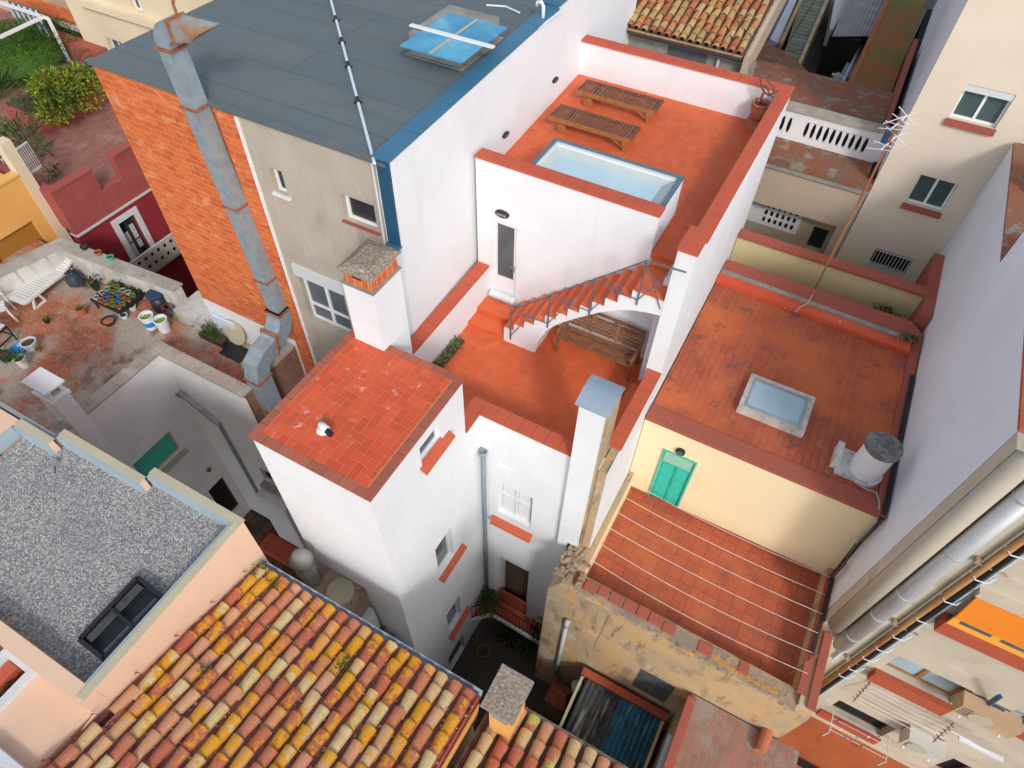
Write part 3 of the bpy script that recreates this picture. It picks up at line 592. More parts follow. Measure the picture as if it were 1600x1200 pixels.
# kitchen chimney on the courtyard facade
ch = BX('chimney', 'white', wh, (-1.99, -1.52, 6.24, 6.80, -13.18, -8.42), (-1.99, -1.763, 6.24, FY - .002, G, -13.18))
BX('chimney_side', 'ochre', ch, (-1.518, -1.48, 6.24, 6.80, -13.18, -8.42))
mb = MB(); n = 7; xs = (-2.05, -1.455)
for k in range(n):
    y0 = 6.19 + .65 * k / n; y1 = 6.19 + .65 * (k + 1) / n; zf = lambda y: -8.42 + .12 * math.sin(math.pi * min(1, max(0, (y - 6.19) / .9 + .05)))
    mb.hexa([(xs[0], y0, zf(y0)), (xs[1], y0, zf(y0)), (xs[1], y1, zf(y1)), (xs[0], y1, zf(y1)), (xs[0], y0, zf(y0) + .035), (xs[1], y0, zf(y0) + .035), (xs[1], y1, zf(y1) + .035), (xs[0], y1, zf(y1) + .035)])
mb.make('chimney_cap', 'pale_cap', ch)
# chimney behind the tower roof
ch = BX('chimney', 'white', wh, (-6.07, -5.46, 5.9, 6.46, G, -7.22), (-6.07, -5.46, 5.72, 5.9, TZ + .06, -7.22))
mb = MB(); mb.box(-6.03, -5.5, 5.755, 6.43, -7.218, -6.92); 
b_ = mb.make('brick_vent', 'vent_brick_y', ch); g = MB(); g.box(-5.499, -5.49, 5.75, 6.44, -7.217, -6.925); g.make('brick_face', 'vent_brick_x', ch)
g = MB(); g.box(-5.86, -5.68, 5.748, 5.757, -7.05, -6.95); g.make('vent_opening', 'dark_in', ch)
g = MB(); g.box(-6.09, -5.44, 5.7, 6.48, -7.222, -7.2); g.box(-6.07, -5.44, 5.70, 6.48, -6.92, -6.88); g.make('slab_edge', 'concrete', ch)
g = MB(); g.hexa([(-6.07, 5.64, -6.878), (-5.40, 5.64, -6.878), (-5.40, 6.5, -6.878), (-6.07, 6.5, -6.878), (-5.93, 5.80, -6.80), (-5.54, 5.80, -6.80), (-5.54, 6.32, -6.80), (-5.93, 6.32, -6.80)]); g.make('chimney_cap', 'stone_cap', ch)
# flue on the tower roof
mb = MB(); c = at(505, 672, z=TZ + .05); mb.tube([c, c + V((0, 0, .14)), c + V((.04, -.03, .2)), c + V((.20, -.08, .22))], .06, 12); v = mb.make('roof_flue', 'frame_white', wh, smooth=True)
mb = MB(); q = c + V((.20, -.08, .22)); mb.tube([q, q + V((.10, -.03, .01))], .05, 12); mb.make('flue_cap', 'black', v)
mb = MB(); mb.lathe(c, [(.11, .003), (.1, .02), (.06, .05)], 14); mb.make('flue_collar', 'frame_white', v)

# ---- things standing on the house
b = proto('garden_bench', 'brown slatted wooden bench under the arch of the white outside stair', 'bench')
def slat(mb, x0, x1, y0, y1, z0, z1): mb.box(x0, x1, y0, y1, z0, z1)
mb = MB()
for k in range(6): slat(mb, -.84, .84, -.27 + k * .082, -.27 + k * .082 + .055, .41 + .006 * abs(k - 3), .435 + .006 * abs(k - 3))
mb.make('seat', 'wood', b)
mb = MB(); top = lambda x: .92 + .05 * math.cos(x / .86 * math.pi / 2) 
for k in range(5):
    z = .53 + k * .075; y = .24 + k * .022
    mb.bar((-.82, y, z), (.82, y, z), .022, .056)
n = 14
for k in range(n):
    xa, xb = -.86 + 1.72 * k / n, -.86 + 1.72 * (k + 1) / n; mb.bar((xa, .345, top(xa)), (xb, .345, top(xb)), .035, .07)
for x in (-.29, .29): mb.bar((x, .215, .47), (x, .345, .92), .06, .03)
mb.make('backrest', 'wood', b)
for sx in (-.86, .86):
    mb = MB(); mb.bar((sx, -.28, 0), (sx, -.25, .42), .05, .06); mb.bar((sx, -.25, .40), (sx, -.30, .63), .045, .05); mb.bar((sx, -.31, .64), (sx, .27, .66), .06, .035)
    mb.make('leg', 'wood', b)
    mb = MB(); mb.bar((sx, .30, 0), (sx, .22, .45), .05, .06); mb.bar((sx, .22, .43), (sx, .36, .95), .05, .05); mb.bar((sx, -.26, .40), (sx, .24, .40), .04, .06); mb.make('leg', 'wood', b)
place(b, (-2.83, 9.53, T + .002))

def lounger():
    b = proto('sun_lounger', 'slatted brown teak sun lounger nearest the pool', 'sun lounger', 'teak sun loungers on the roof terrace')
    mb = MB(); L = 1.0
    for k in range(25):
        x = -L + .06 + k * .077
        if 5 <= k <= 6: x += .012
        if x > L - .03: break
        mb.box(x, x + .05, -.27, .27, .315, .333)
    mb.make('slats', 'wood_lounger', b)
    for sy in (-.3, .3):
        mb = MB(); mb.bar((-L, sy, .29), (L, sy, .29), .035, .09); mb.make('side_rail', 'wood_leg' if sy < 0 else 'wood_lounger', b)
        mb = MB(); mb.bar((L - .12, sy * .97, 0), (L - .16, sy * .97, .27), .05, .07); mb.bar((L - .45, sy * .97, .25), (L - .15, sy * .97, .10), .03, .04); mb.make('leg', 'wood_leg', b)
        mb = MB(); 
        mb.tube([(-L + .33, sy * 1.0 - .022, .11), (-L + .33, sy * 1.0 + .022, .11)], .11, 20); mb.make('wheel', 'wood_leg', b)
        mb = MB(); mb.bar((-L + .33, sy * .9, .11), (-L + .26, sy * .9, .27), .04, .05); mb.make('leg', 'wood_leg', b)
    for x, z_, w_, h_ in ((-L + .02, .29, .035, .07), (L - .02, .29, .035, .07), (-.45, .27, .03, .03)): mb = MB(); mb.bar((x, -.28, z_), (x, .28, z_), w_, h_); mb.make('cross_rail', 'wood_lounger', b)
    return b
lo = lounger(); place(lo, (-4.93, 13.22, UT + .002), .0)
dup(lo, (-4.9, 14.62, UT + .002), .0, 'slatted brown teak sun lounger nearest the white back wall')

p = proto('pedestal_pot', 'terracotta jar on a square block in the far corner of the roof terrace', 'pot')
mb = MB(); mb.box(-.19, .19, -.19, .19, 0, .22); mb.make('pedestal', 'terracotta', p)
mb = MB(); mb.lathe((0, 0, .222), [(.10, 0), (.15, .1), (.2, .3), (.2, .36), (.21, .36), (.21, .4), (.18, .4), (.17, .33)], 20); mb.make('jar', 'terracotta', p, smooth=True)
mb = MB(); mb.lathe((0, 0, .222), [(.175, .33), (.09, .35), (.02, .36)], 14); mb.make('soil', 'soil', p)
place(p, (-1.80, 15.42, UT + .002))
p2 = proto('twisted_branch', 'twisted rusty brown branch curling up out of the corner terracotta jar', 'branch')
mb = MB(); mb.tube([(.0, 0, 0), (-.03, 0, .15), (-.02, .0, .3), (-.12, 0, .42), (-.17, 0, .55), (-.2, 0, .62)], [.025, .03, .03, .026, .022, .014], 7)
mb.tube([(-.02, 0, .3), (.1, .02, .24), (.2, 0, .34), (.14, -.02, .47), (.02, 0, .52), (-.06, .03, .6), (.03, 0, .68), (.12, 0, .62)], [.026, .026, .026, .024, .022, .02, .016, .01], 7)
mb.tube([(-.12, 0, .42), (.0, .03, .4), (.1, 0, .3), (.24, 0, .2)], [.024, .022, .02, .012], 7); mb.make('branch', 'iron', p2, smooth=True)
place(p2, (-1.80, 15.42, UT + .57))

mb = MB(); rnd = random.Random(3)
for i in range(900):
    t = rnd.random(); y = 6.95 + 1.5 * t; x = -5.78 + abs(rnd.gauss(0, .09)); z = T + .02 + rnd.random() * .17
    a = rnd.uniform(0, 6.28); mb.leaf((x, y, z), rnd.uniform(.05, .1), .022, (math.cos(a), math.sin(a), rnd.uniform(.2, 1.2)), (rnd.gauss(0, 1), 0, 1))
su = mb.make('succulent_row', 'succulent'); tag(su, 'row of straggly yellow green succulents along the foot of the low terrace parapet', 'plant')
mb = MB(); mb.box(-5.8, -5.62, 6.9, 8.5, T + .004, T + .05); mb.make('planting_bed', 'soil', su, loc=parent_loc(su))
for (x, y, z, n, lab, r) in ((-3.66, 6.12, -19.1, 500, 'round dark green potted bush on the little balcony by the downpipe', .34), (-2.0, 6.12, -19.1, 260, 'spiky green potted plant at the far end of the little balcony', .22)):
    pt = thing('potted_plant', lab, 'plant', (x, y, z))
    mb = MB(); mb.lathe((x, y, z + .002), [(.1, 0), (.14, .22), (.15, .24), (.12, .24)], 14); mb.make('pot', 'terracotta', pt)
    bush((x, y, z + .24 + r * .9), r, r, r, n, .16, .03, seed=int(n)).make('foliage', 'leaf_dark' if n < 300 else 'leaf', pt)
# ------------------------------------------------------------------ big house with the grey felt roof
BYF = 7.4; RZ = -6.1
bh = thing('grey_roof_house', 'tall house with flat grey felt roof, orange brick gable and bare plaster front', 'house', (-9.6, 10, G))
WB = Wall(0, BYF, 1, 0, 0, -1)
def skx(y): return -6.135 - (y - 7.4) * .038
b1 = (-9.02, -8.72, -7.56, -7.02); b2 = (-7.36, -6.64, -7.58, -7.02); b3 = (-9.14, -7.9, -11.06, -9.68)
mb = MB(); WB.panel(mb, -9.5, -6.46, -13.3, RZ, .3, [b1, b2, b3]); mb.make('plaster_front', 'plaster', bh)
mb = MB(); WB.panel(mb, -13.12, -9.502, -12.25, RZ, .3); mb.make('brick_front', 'orange_brick', bh)
mb = MB(); WB.panel(mb, -13.12, -9.502, -13.6, -12.252, .3); mb.box(-13.12, -6.46, 7.4, 7.7, G, -13.602); mb.make('white_base', 'white_old', bh)
mb = MB(); mb.prism([(-6.135, 7.398), (skx(20), 20), (skx(20) - .3, 20), (-6.455, 7.705), (-6.455, 7.398)], G, RZ + .12); mb.make('side_wall', 'white', bh)
mb = MB(); mb.box(-13.12, -12.82, 7.705, 20, G, RZ); mb.make('left_wall', 'red_brick_side', bh)
mb = MB(); mb.prism([(-13.16, 7.34), (-6.2, 7.34), (-6.34, 7.72), (skx(20) - .305, 20), (-13.16, 20)], RZ + .002, RZ + .06); mb.make('roof', 'roof_felt', bh)
mb = MB(); mb.prism([(-13.18, 7.32), (-6.4, 7.32), (-6.4, 7.45), (-13.18, 7.45)], RZ + .062, RZ + .085); mb.prism([(-9.0, 7.46), (-6.6, 7.46), (-6.6, 8.0), (-9.0, 8.0)], RZ + .062, RZ + .066); mb.make('roof_lap', 'roof_felt', bh)
mb = MB()
for y0, y1 in ((7.33, 8.25), (8.265, 9.35), (9.365, 13.0), (13.02, 14.05)):
    mb.prism([(skx(y0) + .03, y0), (skx(y1) + .03, y1), (skx(y1) - .33, y1), (skx(y0) - .33, y0)], RZ + .122, RZ + .155)
y0, y1 = 14.06, 15.6; mb.prism([(skx(y0) + .03, y0), (skx(y1) + .03, y1), (skx(y1) - .36, y1), (skx(y0) - .36, y0)], RZ + .18, RZ + .30)
mb.make('coping', 'blue_flash', bh)
BX('corner_flashing', 'blue_dark', bh, (-6.40, -6.15, 7.355, 7.397, -7.68, RZ + .12)); BX('corner_ledge', 'blue_flash', bh, (-6.42, -6.13, 7.24, 7.397, -7.74, -7.69))
window(bh, WB, *b1, rec=.1, fw=.05, mull=0, sill='white_old', sh=.05); window(bh, WB, *b2, rec=.1, fw=.06, mull=0, sill='cap_old', sh=.04)
w = window(bh, WB, *b3, rec=.12, fw=.06, pm='glass_grey', mull=1, transom=.33, sill='plaster', sout=.08, sh=.09, label='tall white balcony window with a lower rail')
g = MB(); WB.box(g, b3[0] - .04, b3[1] + .04, -.05, .05, b3[3], b3[3] + .3); g.make('shutter_box', 'frame_pale', w)
mb = MB(); mb.tube([(-6.5, 7.37, RZ), (-6.5, 7.37, -10.5)], .022, 6); mb.make('wall_conduit', 'frame_pale', bh)
mb = MB(); mb.box(-9.5, -9.42, 7.37, 7.397, -13.3, RZ - .05); mb.make('corner_strip', 'white_old', bh)
BX('brick_pier', 'orange_brick', bh, (-9.9, -9.52, 7.34, 7.397, -13.5, RZ - .02))
oval_lamp(Wall(skx(11.5), 11.5, 0, 1, 1, -.0), 0, -7.62, .13, .055, bh); oval_lamp(Wall(skx(14.1) + .002, 14.1, 0, 1, 1, 0), 0, -7.55, .13, .055, bh)
# roof light with a blue sheet over it
sk = thing('roof_skylight', 'concrete roof light curb on the grey felt roof', 'skylight', (-7.4, 11.5, RZ + .062))
mb = MB(); mb.box(-8.02, -6.86, 10.75, 12.25, RZ + .062, -5.62); mb.make('curb', 'concrete', sk)
mb = MB(); mb.box(-8.1, -6.78, 10.67, 12.33, RZ + .06, RZ + .075); mb.make('felt_skirt', 'concrete', sk)
bs = thing('blue_sheet', 'blue translucent sheet lying over the concrete roof light', 'sheet', (-7.1, 11, -5.615))
mb = MB(); mb.box(-7.80, -6.46, 10.15, 11.86, -5.615, -5.59); mb.make('panel', 'blue_sheet', bs)
mb = MB(); mb.box(-8.1, -6.24, 10.9, 11.0, -5.588, -5.56); mb.make('batten', 'frame_white', bs)
mb = MB(); mb.box(-7.16, -7.11, 10.15, 11.86, -5.588, -5.575); mb.make('seam', 'pale_olive', bs)
# conduits on the roof
def conduit(lab, pts, gaps):
    t = thing('roof_conduit', lab, 'cable', pts[0], 0, 'white conduits running over the grey roof')
    mb = MB(); mb.tube(pts, .028, 8); mb.make('tube', 'cable_white', t)
    for g in gaps:
        mb = MB(); a, b = V(pts[0]), V(pts[1]); q = a.lerp(b, g); d = (b - a).normalized(); mb.tube([q - d * .10, q + d * .10], .036, 8)
        mb.box(q.x - .06, q.x + .06, q.y - .05, q.y + .05, RZ + .062, q.z - .02); mb.make('clip', 'cable_black', t)
rz = RZ + .11
a = at(585, 255, z=rz); b = at(517, 0, z=rz); conduit('white clipped conduit crossing the middle of the grey roof', [a, a.lerp(b, 1.25)], [.25, .42, .55, .68, .82])
a = at(592, 248, z=rz); b = at(800, 75, z=rz); conduit('white clipped conduit lying along the blue coping', [a, b, at(880, 15, z=rz)], [.45, .65, .82])
mb = MB(); mb.tube([at(760, 8, z=RZ + .09), at(790, 10, z=RZ + .09), at(812, 20, z=RZ + .09)], .02, 6); o = mb.make('loose_cable', 'cable_white'); tag(o, 'short loose white cable curving on the far grey roof', 'cable')
ap = thing('roof_vent', 'small white swan neck vent on the grey roof beside the blue coping', 'vent', at(848, 34, z=RZ + .07))
mb = MB(); c = at(848, 34, z=RZ + .07); mb.tube([c, c + V((0, 0, .3)), c + V((-.05, 0, .38)), c + V((-.14, 0, .36)), c + V((-.16, 0, .28))], .04, 8); mb.make('pipe', 'frame_white', ap, smooth=True)
# square galvanised duct climbing the front
du = thing('ventilation_duct', 'square galvanised duct with rusty flanges climbing the brick wall to a bent hood', 'duct', (-9.9, 7.1, -13.4))
s = .16
def box_path(mb, path, hx, hy, prof=None):
    "square duct through path points given with their in-plane normals"
    rings = []
    for (c, ny, nz) in path:
        c = V(c); nn = V((0, ny, nz)).normalized() * hy; ux = V((hx, 0, 0)); rings.append([c - ux - nn, c + ux - nn, c + ux + nn, c - ux + nn])
    for a, b in zip(rings, rings[1:]): mb.hexa(a + b)
YD = 7.20; X = -9.93
def dxz(z): return -10.25 + (z + 5.05) * (-.30 / 5.15)
mb = MB(); box_path(mb, [((dxz(-10.9), YD, -10.9), 1, 0), ((dxz(-5.05), YD, -5.05), 1, 0)], s, s); mb.make('riser', 'zinc', du)
for z in (-5.05, -6.05, -8.1, -10.0): x = dxz(z); BX('flange', 'rust', du, (x - s - .03, x + s + .03, YD - s - .03, YD + s + .03, z - .022, z + .022))
# hood: quarter turn towards +x
XT = dxz(-5.05); mb = MB(); cx = XT + s + .16; rings = []; zh = -5.02
for k in range(9):
    t = math.pi / 2 * k / 8; r0, r1 = .16, .16 + 2 * s; ca, sa = -math.cos(t), math.sin(t)
    rings.append([V((cx + r1 * ca, YD - s, zh + r1 * sa)), V((cx + r0 * ca, YD - s, zh + r0 * sa)), V((cx + r0 * ca, YD + s, zh + r0 * sa)), V((cx + r1 * ca, YD + s, zh + r1 * sa))])
for a, b in zip(rings, rings[1:]): mb.hexa(a + b)
hd = mb.make('hood', 'zinc', du)
za_, zb_ = zh + .16, zh + .16 + 2 * s
mb = MB(); mb.box(cx, cx + .05, YD - s - .03, YD + s + .03, za_ - .03, zb_ + .03); mb.make('hood_flange', 'rust', hd)
mb = MB(); x0 = cx + .05; mb.hexa([(x0, YD - s, za_), (x0 + .32, YD - s, za_ + .08), (x0 + .32, YD + s, za_ + .08), (x0, YD + s, za_), (x0, YD - s, zb_), (x0 + .72, YD - s - .05, zb_ + .0), (x0 + .72, YD + s + .05, zb_ + .0), (x0, YD + s, zb_)]); mb.make('hood_mouth', 'copper', hd)
mb = MB(); mb.box(cx - .02, cx + .02, YD + .06, YD + .09, zb_ + .032, zb_ + .2); mb.box(cx - .0, cx + .05, YD + .06, YD + .09, zb_ + .202, zb_ + .24); mb.make('bracket', 'rust', hd)
# lower offset over the parapet
XE = dxz(-10.9)
path = [((XE, YD, -10.9), 1, 0), ((XE, YD - .02, -11.12), 1, -.25), ((XE, YD - .18, -11.4), .7, -.7), ((XE, YD - .5, -11.6), .45, -.9), ((XE, YD - .85, -11.66), .35, -.95), ((XE, YD - 1.08, -11.8), .75, -.65), ((XE, YD - 1.18, -12.1), 1, 0), ((XE, YD - 1.18, -13.6), 1, 0)]
s = .21; mb = MB(); box_path(mb, [(V(c), a_, b_) for c, a_, b_ in path], s, s); mb.make('offset', 'zinc', du)
BX('flange', 'rust', du, (XE - s - .03, XE + s + .03, YD - s - .03, YD + s + .03, -10.95, -10.9)); BX('flange', 'rust', du, (XE - s - .03, XE + s + .03, YD - 1.18 - s - .03, YD - 1.18 + s + .03, -12.2, -12.15)); BX('flange', 'rust', du, (XE - .25, XE + .25, YD - 1.43, YD - .93, -13.3, -13.24))
mb = MB(); mb.hexa([(XE - .25, YD - .50, -11.30), (XE + .25, YD - .50, -11.30), (XE + .25, YD - .45, -11.28), (XE - .25, YD - .45, -11.28), (XE - .25, YD - .60, -11.86), (XE + .25, YD - .60, -11.86), (XE + .25, YD - .55, -11.84), (XE - .25, YD - .55, -11.84)]) ; mb.make('flange', 'rust', du)
X = XE
mb = MB(); box_path(mb, [((X, YD - 1.18, -13.6), 1, 0), ((X + .3, YD - 1.18, -14.4), 1, 0), ((X + .3, YD - 1.18, -17), 1, 0)], s, s); mb.make('lower_duct', 'zinc', du)
# ------------------------------------------------------------------ courtyard house with the cluttered terrace
LT = -13.4; CZ = -12.5; CX = -12.8; CY = 5.52
cy = thing('courtyard_house', 'grey white house with littered terrace above a deep narrow courtyard', 'house', (-14, 4, G))
WW = Wall(CX, 0, 0, 1, 1, 0); WN = Wall(0, CY, 1, 0, 0, -1)
s1 = (3.45, 4.72, -15.72, -14.8); d1 = (4.66, 5.30, -19.9, -17.98)
mb = MB(); WW.panel(mb, 0.2, CY, G, CZ, .3, [s1, d1]); mb.make('courtyard_wall', 'white_old', cy)
n1 = (-10.95, -10.52, -17.0, -16.35); n2 = (-10.35, -9.95, -17.0, -16.35)
mb = MB(); WN.panel(mb, CX, -10.05, G, CZ, .3, [n1, n2]); mb.make('courtyard_wall', 'white_old', cy)
for a in (n1, n2): window(cy, WN, *a, rec=.1, fw=.04, fm='frame_dark', pm='dark_in', mull=0)
BX('wall_ledge', 'grey_cap', cy, (-11.0, -9.9, CY - .22, CY - .002, -17.25, -17.05)); BX('wall_box', 'white_old', cy, (-11.0, -9.9, CY - .45, CY - .002, -20.0, -17.26))
mb = MB(); mb.prism([(-24, .2), (-13.1, .2), (-13.1, 7.5), (-24, 7.5)], LT - .3, LT); mb.prism([(-13.1, CY + .3), (-10.32, CY + .3), (-10.32, 7.395), (-13.1, 7.395)], LT - .3, LT); mb.make('terrace_floor', 'old_pave', cy)
mb = MB(); mb.box(-24, -13.1, 7.1, 7.4, G, LT - .302); mb.box(-24, -23.7, .2, 7.1, G, LT - .302); mb.make('wall', 'white_old', cy)
mb = MB(); mb.box(-10.35, -10.05, 5.822, 6.3, G, -13.5); mb.box(-10.35, -10.05, 6.302, 7.39, G, CZ); mb.make('brick_parapet', 'red_brick_side', cy); BX('brick_face', 'red_brick_side', cy, (-10.048, -10.03, CY + .01, 5.815, G, CZ))
def cap_run(mb, a, b, wd, z, L=.3): edge_row(mb, a, b, wd, z, z + .05, L, .008)
for a, b, w_, z in (((-12.78, 5.84), (-12.78, .3), -.36, CZ + .002), ((-12.76, CY - .03), (-10.02, CY - .03), .34, CZ + .004), ((-10.03, 6.3), (-10.03, 7.39), .34, CZ + .002)): mb = MB(); cap_run(mb, a, b, w_, z); mb.make('parapet_cap', 'grey_cap', cy)
# outer parapets of the terrace
pL = at(0, 420, z=CZ); pC = at(95, 375, z=CZ); pR = (-14.25, 7.62)
dL = (V((pL.x, pL.y, 0)) - V((pC.x, pC.y, 0))); far = V((pC.x, pC.y, 0)) + dL * 1.6
mb = MB(); mb.prism([(pC.x, pC.y), (pR[0], pR[1]), (pR[0], pR[1] - .26), (pC.x + .3, pC.y - .28)], LT, CZ)
mb.prism([(pC.x, pC.y), (pC.x + .3, pC.y - .28), (far.x + .34, far.y), (far.x, far.y)], LT, CZ - .002); mb.prism([(-14.25, 7.1), (-13.13, 7.1), (-13.13, 8.0), (-14.25, 8.0)], LT, -13.0); mb.make('parapet', 'white_dirty', cy)
mb = MB(); mb.prism([(pC.x - .05, pC.y + .05), (pR[0] + .04, pR[1] + .05), (pR[0] + .04, pR[1] - .30), (pC.x + .32, pC.y - .33)], CZ + .002, CZ + .05)
mb.prism([(pC.x - .05, pC.y + .05), (pC.x + .34, pC.y - .31), (far.x + .38, far.y), (far.x - .05, far.y)], CZ, CZ + .046); mb.make('parapet_cap', 'grey_cap', cy)
# shutter window, door, lamps, pipe, chimney
f = window(cy, WW, *s1, rec=.1, fw=.04, fm='pale_olive', pm='green_shut', mull=0, sill='grey_cap', sout=.16, sh=.06, label='courtyard window closed by a green roller shutter')
f = window(cy, WW, *d1, rec=.14, fw=.05, fm='frame_dark', pm='dark_in', mull=0, name='door', label='dark doorway at the foot of the courtyard')
def round_lamp(W, a, z, r, par, m='black', lens='frame_pale'):
    mb = MB(); P = [W.p(a + r * math.cos(t * .3927), .0, z + r * math.sin(t * .3927)) for t in range(16)]; mb.extrude(P, W.n * .06); l = mb.make('wall_lamp', m, par)
    g = MB(); g.extrude([W.p(a + r * .65 * math.cos(t * .3927), .062, z + r * .65 * math.sin(t * .3927)) for t in range(16)], W.n * .03); g.make('lens', lens, l)
round_lamp(WW, 5.0, -17.2, .07, cy, 'terracotta', 'iron'); round_lamp(WW, 4.35, -17.9, .1, cy, 'black', 'green_liquid')
mb = MB(); mb.bar((-12.75, CY - .07, -13.95), (-11.68, CY - .07, -14.62), .11, .11); mb.make('gutter', 'zinc_dull', cy)
mb = MB(); mb.tube([(-11.7, CY - .06, -14.6), (-11.7, CY - .06, G)], .045, 8); mb.make('downpipe', 'grey_metal', cy)
mb = MB(); mb.lathe((-12.72, CY - .08, -14.0), [(.07, -.06), (.13, .1), (.12, .12), (.07, .02)], 8); mb.make('rain_hopper', 'zinc_dull', cy)
cc = thing('white_chimney', 'square white chimney with a hooded opening beside the gravel roof', 'chimney', (-13.1, 3.2, LT))
BX('stack', 'white', cc, (-13.32, -12.72, 2.97, 3.35, -13.0, -11.60), (-13.32, -12.79, 2.97, 3.35, -15.6, -13.002)); BX('collar', 'white', cc, (-13.36, -12.68, 2.93, 3.39, -11.598, -11.52))
mb = MB(); W = Wall(-12.73, 0, 0, 1, 1, 0); W.panel(mb, 2.98, 3.34, -11.518, -11.20, .55, [(3.06, 3.26, -11.46, -11.25)]); mb.make('vent', 'white', cc); g = MB(); g.box(-13.2, -13.1, 3.0, 3.32, -11.49, -11.22); g.make('flue_back', 'dark_in', cc)
BX('lid', 'white_old', cc, (-13.38, -12.62, 2.92, 3.40, -11.198, -11.15))
# ------------------------------------------------------------------ things on that terrace
def P(px, py, z=LT): return at(px, py, z=z) + V((0, 0, .003))
def pot(kind, label, cat, loc, r0, r1, h, m, fill='soil', plant=None, group=None, fh=.85, pl=None):
    t = thing(kind, label, cat, loc, 0, group); mb = MB(); mb.lathe(loc, [(r0, 0), (r1, h), (r1 * 1.06, h), (r1 * 1.06, h + .02), (r1 * .9, h + .02), (r1 * .86, h * .75)], 18, False)
    mb.f.append([17 - k for k in range(18)]); mb.make('body', m, t, smooth=False)
    if fill: g = MB(); g.lathe(V(loc) + V((0, 0, h * fh)), [(r1 * .9, -.02), (r1 * .92, 0), (.01, .012)], 18); g.make('water' if 'liquid' in fill else 'soil', fill, t)
    if plant: bush(V(loc) + V((0, 0, h + plant[0] * .7)), plant[0], plant[0], plant[0], plant[1], plant[0] * .7, plant[0] * .2, seed=plant[1], updir=.6).make('foliage', pl or 'leaf', t)
    return t
pot('bucket', 'white bucket with blue print holding green water, left of the pair', 'bucket', P(238, 511), .145, .185, .44, 'frame_white', 'green_liquid', group='white buckets of green water', fh=.8)
o = pot('bucket', 'plain white bucket of green water, right of the pair by the spray bottle', 'bucket', P(259, 516), .14, .18, .42, 'frame_white', 'green_liquid', group='white buckets of green water', fh=.82)
q = P(238, 511); mb = MB(); mb.lathe(q + V((0, 0, .12)), [(.159, 0), (.174, .17)], 18, False); g_ = [x for x in bpy.data.objects if x.name == 'bucket'][0]; mb.make('label_band', 'blue_basin', g_)
t = thing('plastic_drum', 'dark blue lidded plastic drum by the end of the white parapet', 'drum', P(254, 482)); q = P(254, 482)
mb = MB(); mb.lathe(q, [(.2, 0), (.225, .12), (.215, .5)], 20); mb.make('body', 'black', t, smooth=True); mb = MB(); mb.lathe(q, [(.225, .5), (.24, .51), (.24, .58), (.21, .6), (.02, .6)], 20); mb.make('lid', 'blue_tub', t)
t = thing('spray_bottle', 'green garden spray bottle with a blue head beside the buckets', 'spray bottle', P(279, 498)); q = P(279, 498)
mb = MB(); mb.lathe(q, [(.07, 0), (.085, .05), (.08, .18), (.035, .25)], 14); mb.make('tank', 'green_liquid', t, smooth=True); mb = MB(); mb.lathe(q, [(.03, .25), (.04, .27), (.035, .33)], 10); mb.bar(q + V((0, 0, .33)), q + V((-.1, .02, .36)), .02, .02); mb.make('head', 'blue_basin', t)
t = thing('wooden_rack', 'small dark wooden rack behind the spray bottle', 'rack', P(268, 492)); q = P(268, 492)
mb = MB()
for dx in (-.12, .12):
    for dy in (-.1, .1): mb.bar(q + V((dx, dy, 0)), q + V((dx, dy, .35)), .025, .025)
for z in (.1, .33): mb.bar(q + V((-.13, -.1, z)), q + V((.13, -.1, z)), .02, .03); mb.bar(q + V((-.13, .1, z)), q + V((.13, .1, z)), .02, .03); mb.bar(q + V((.12, -.1, z)), q + V((.12, .1, z)), .02, .03); mb.bar(q + V((-.12, -.1, z)), q + V((-.12, .1, z)), .02, .03)
mb.make('frame', 'iron', t)
# seedling tray and its pots
tz = LT + .30
t = thing('seedling_table', 'low black tray table crowded with small cactus pots', 'table', P(187, 475))
c = [at(x, y, z=tz) for x, y in ((143, 470), (187, 489), (229, 457), (184, 434))]
mb = MB(); mb.prism([(p.x, p.y) for p in c], tz - .06, tz); mb.make('tray', 'black', t)
for p in c:
    q = p.lerp((c[0] + c[2]) / 2, .08); mb = MB(); mb.bar((q.x, q.y, LT + .002), (q.x, q.y, tz - .062), .04, .04); mb.make('leg', 'black_metal', t)
mb = MB()
for a, b in zip(c, c[1:] + c[:1]): mb.bar(a + V((0, 0, .03)), b + V((0, 0, .03)), .03, .06)
mb.make('rim', 'black', t)
rnd = random.Random(11); cols = ['terracotta', 'blue_basin', 'frame_white', 'leaf_lime', 'black', 'terracotta', 'plastic']
pc = []
for i in range(5):
    for j in range(5):
        u, w = (i + .55 + rnd.uniform(-.15, .15)) / 5.1, (j + .55 + rnd.uniform(-.15, .15)) / 5.1
        a = c[0].lerp(c[3], u); b = c[1].lerp(c[2], u); q = a.lerp(b, w); q.z = tz + .003
        row = ['back', 'second', 'third', 'fourth', 'front'][4 - i]; m_ = rnd.choice(cols)
        r = rnd.uniform(.065, .10); o = pot('cactus_pot', 'small potted cactus on the black tray table', 'pot', q, r * .7, r, .09, m_, 'soil', (r * .95, 46), 'cactus pots on the black tray', pl=rnd.choice(['leaf', 'succulent', 'leaf_lime', 'leaf_dark']))
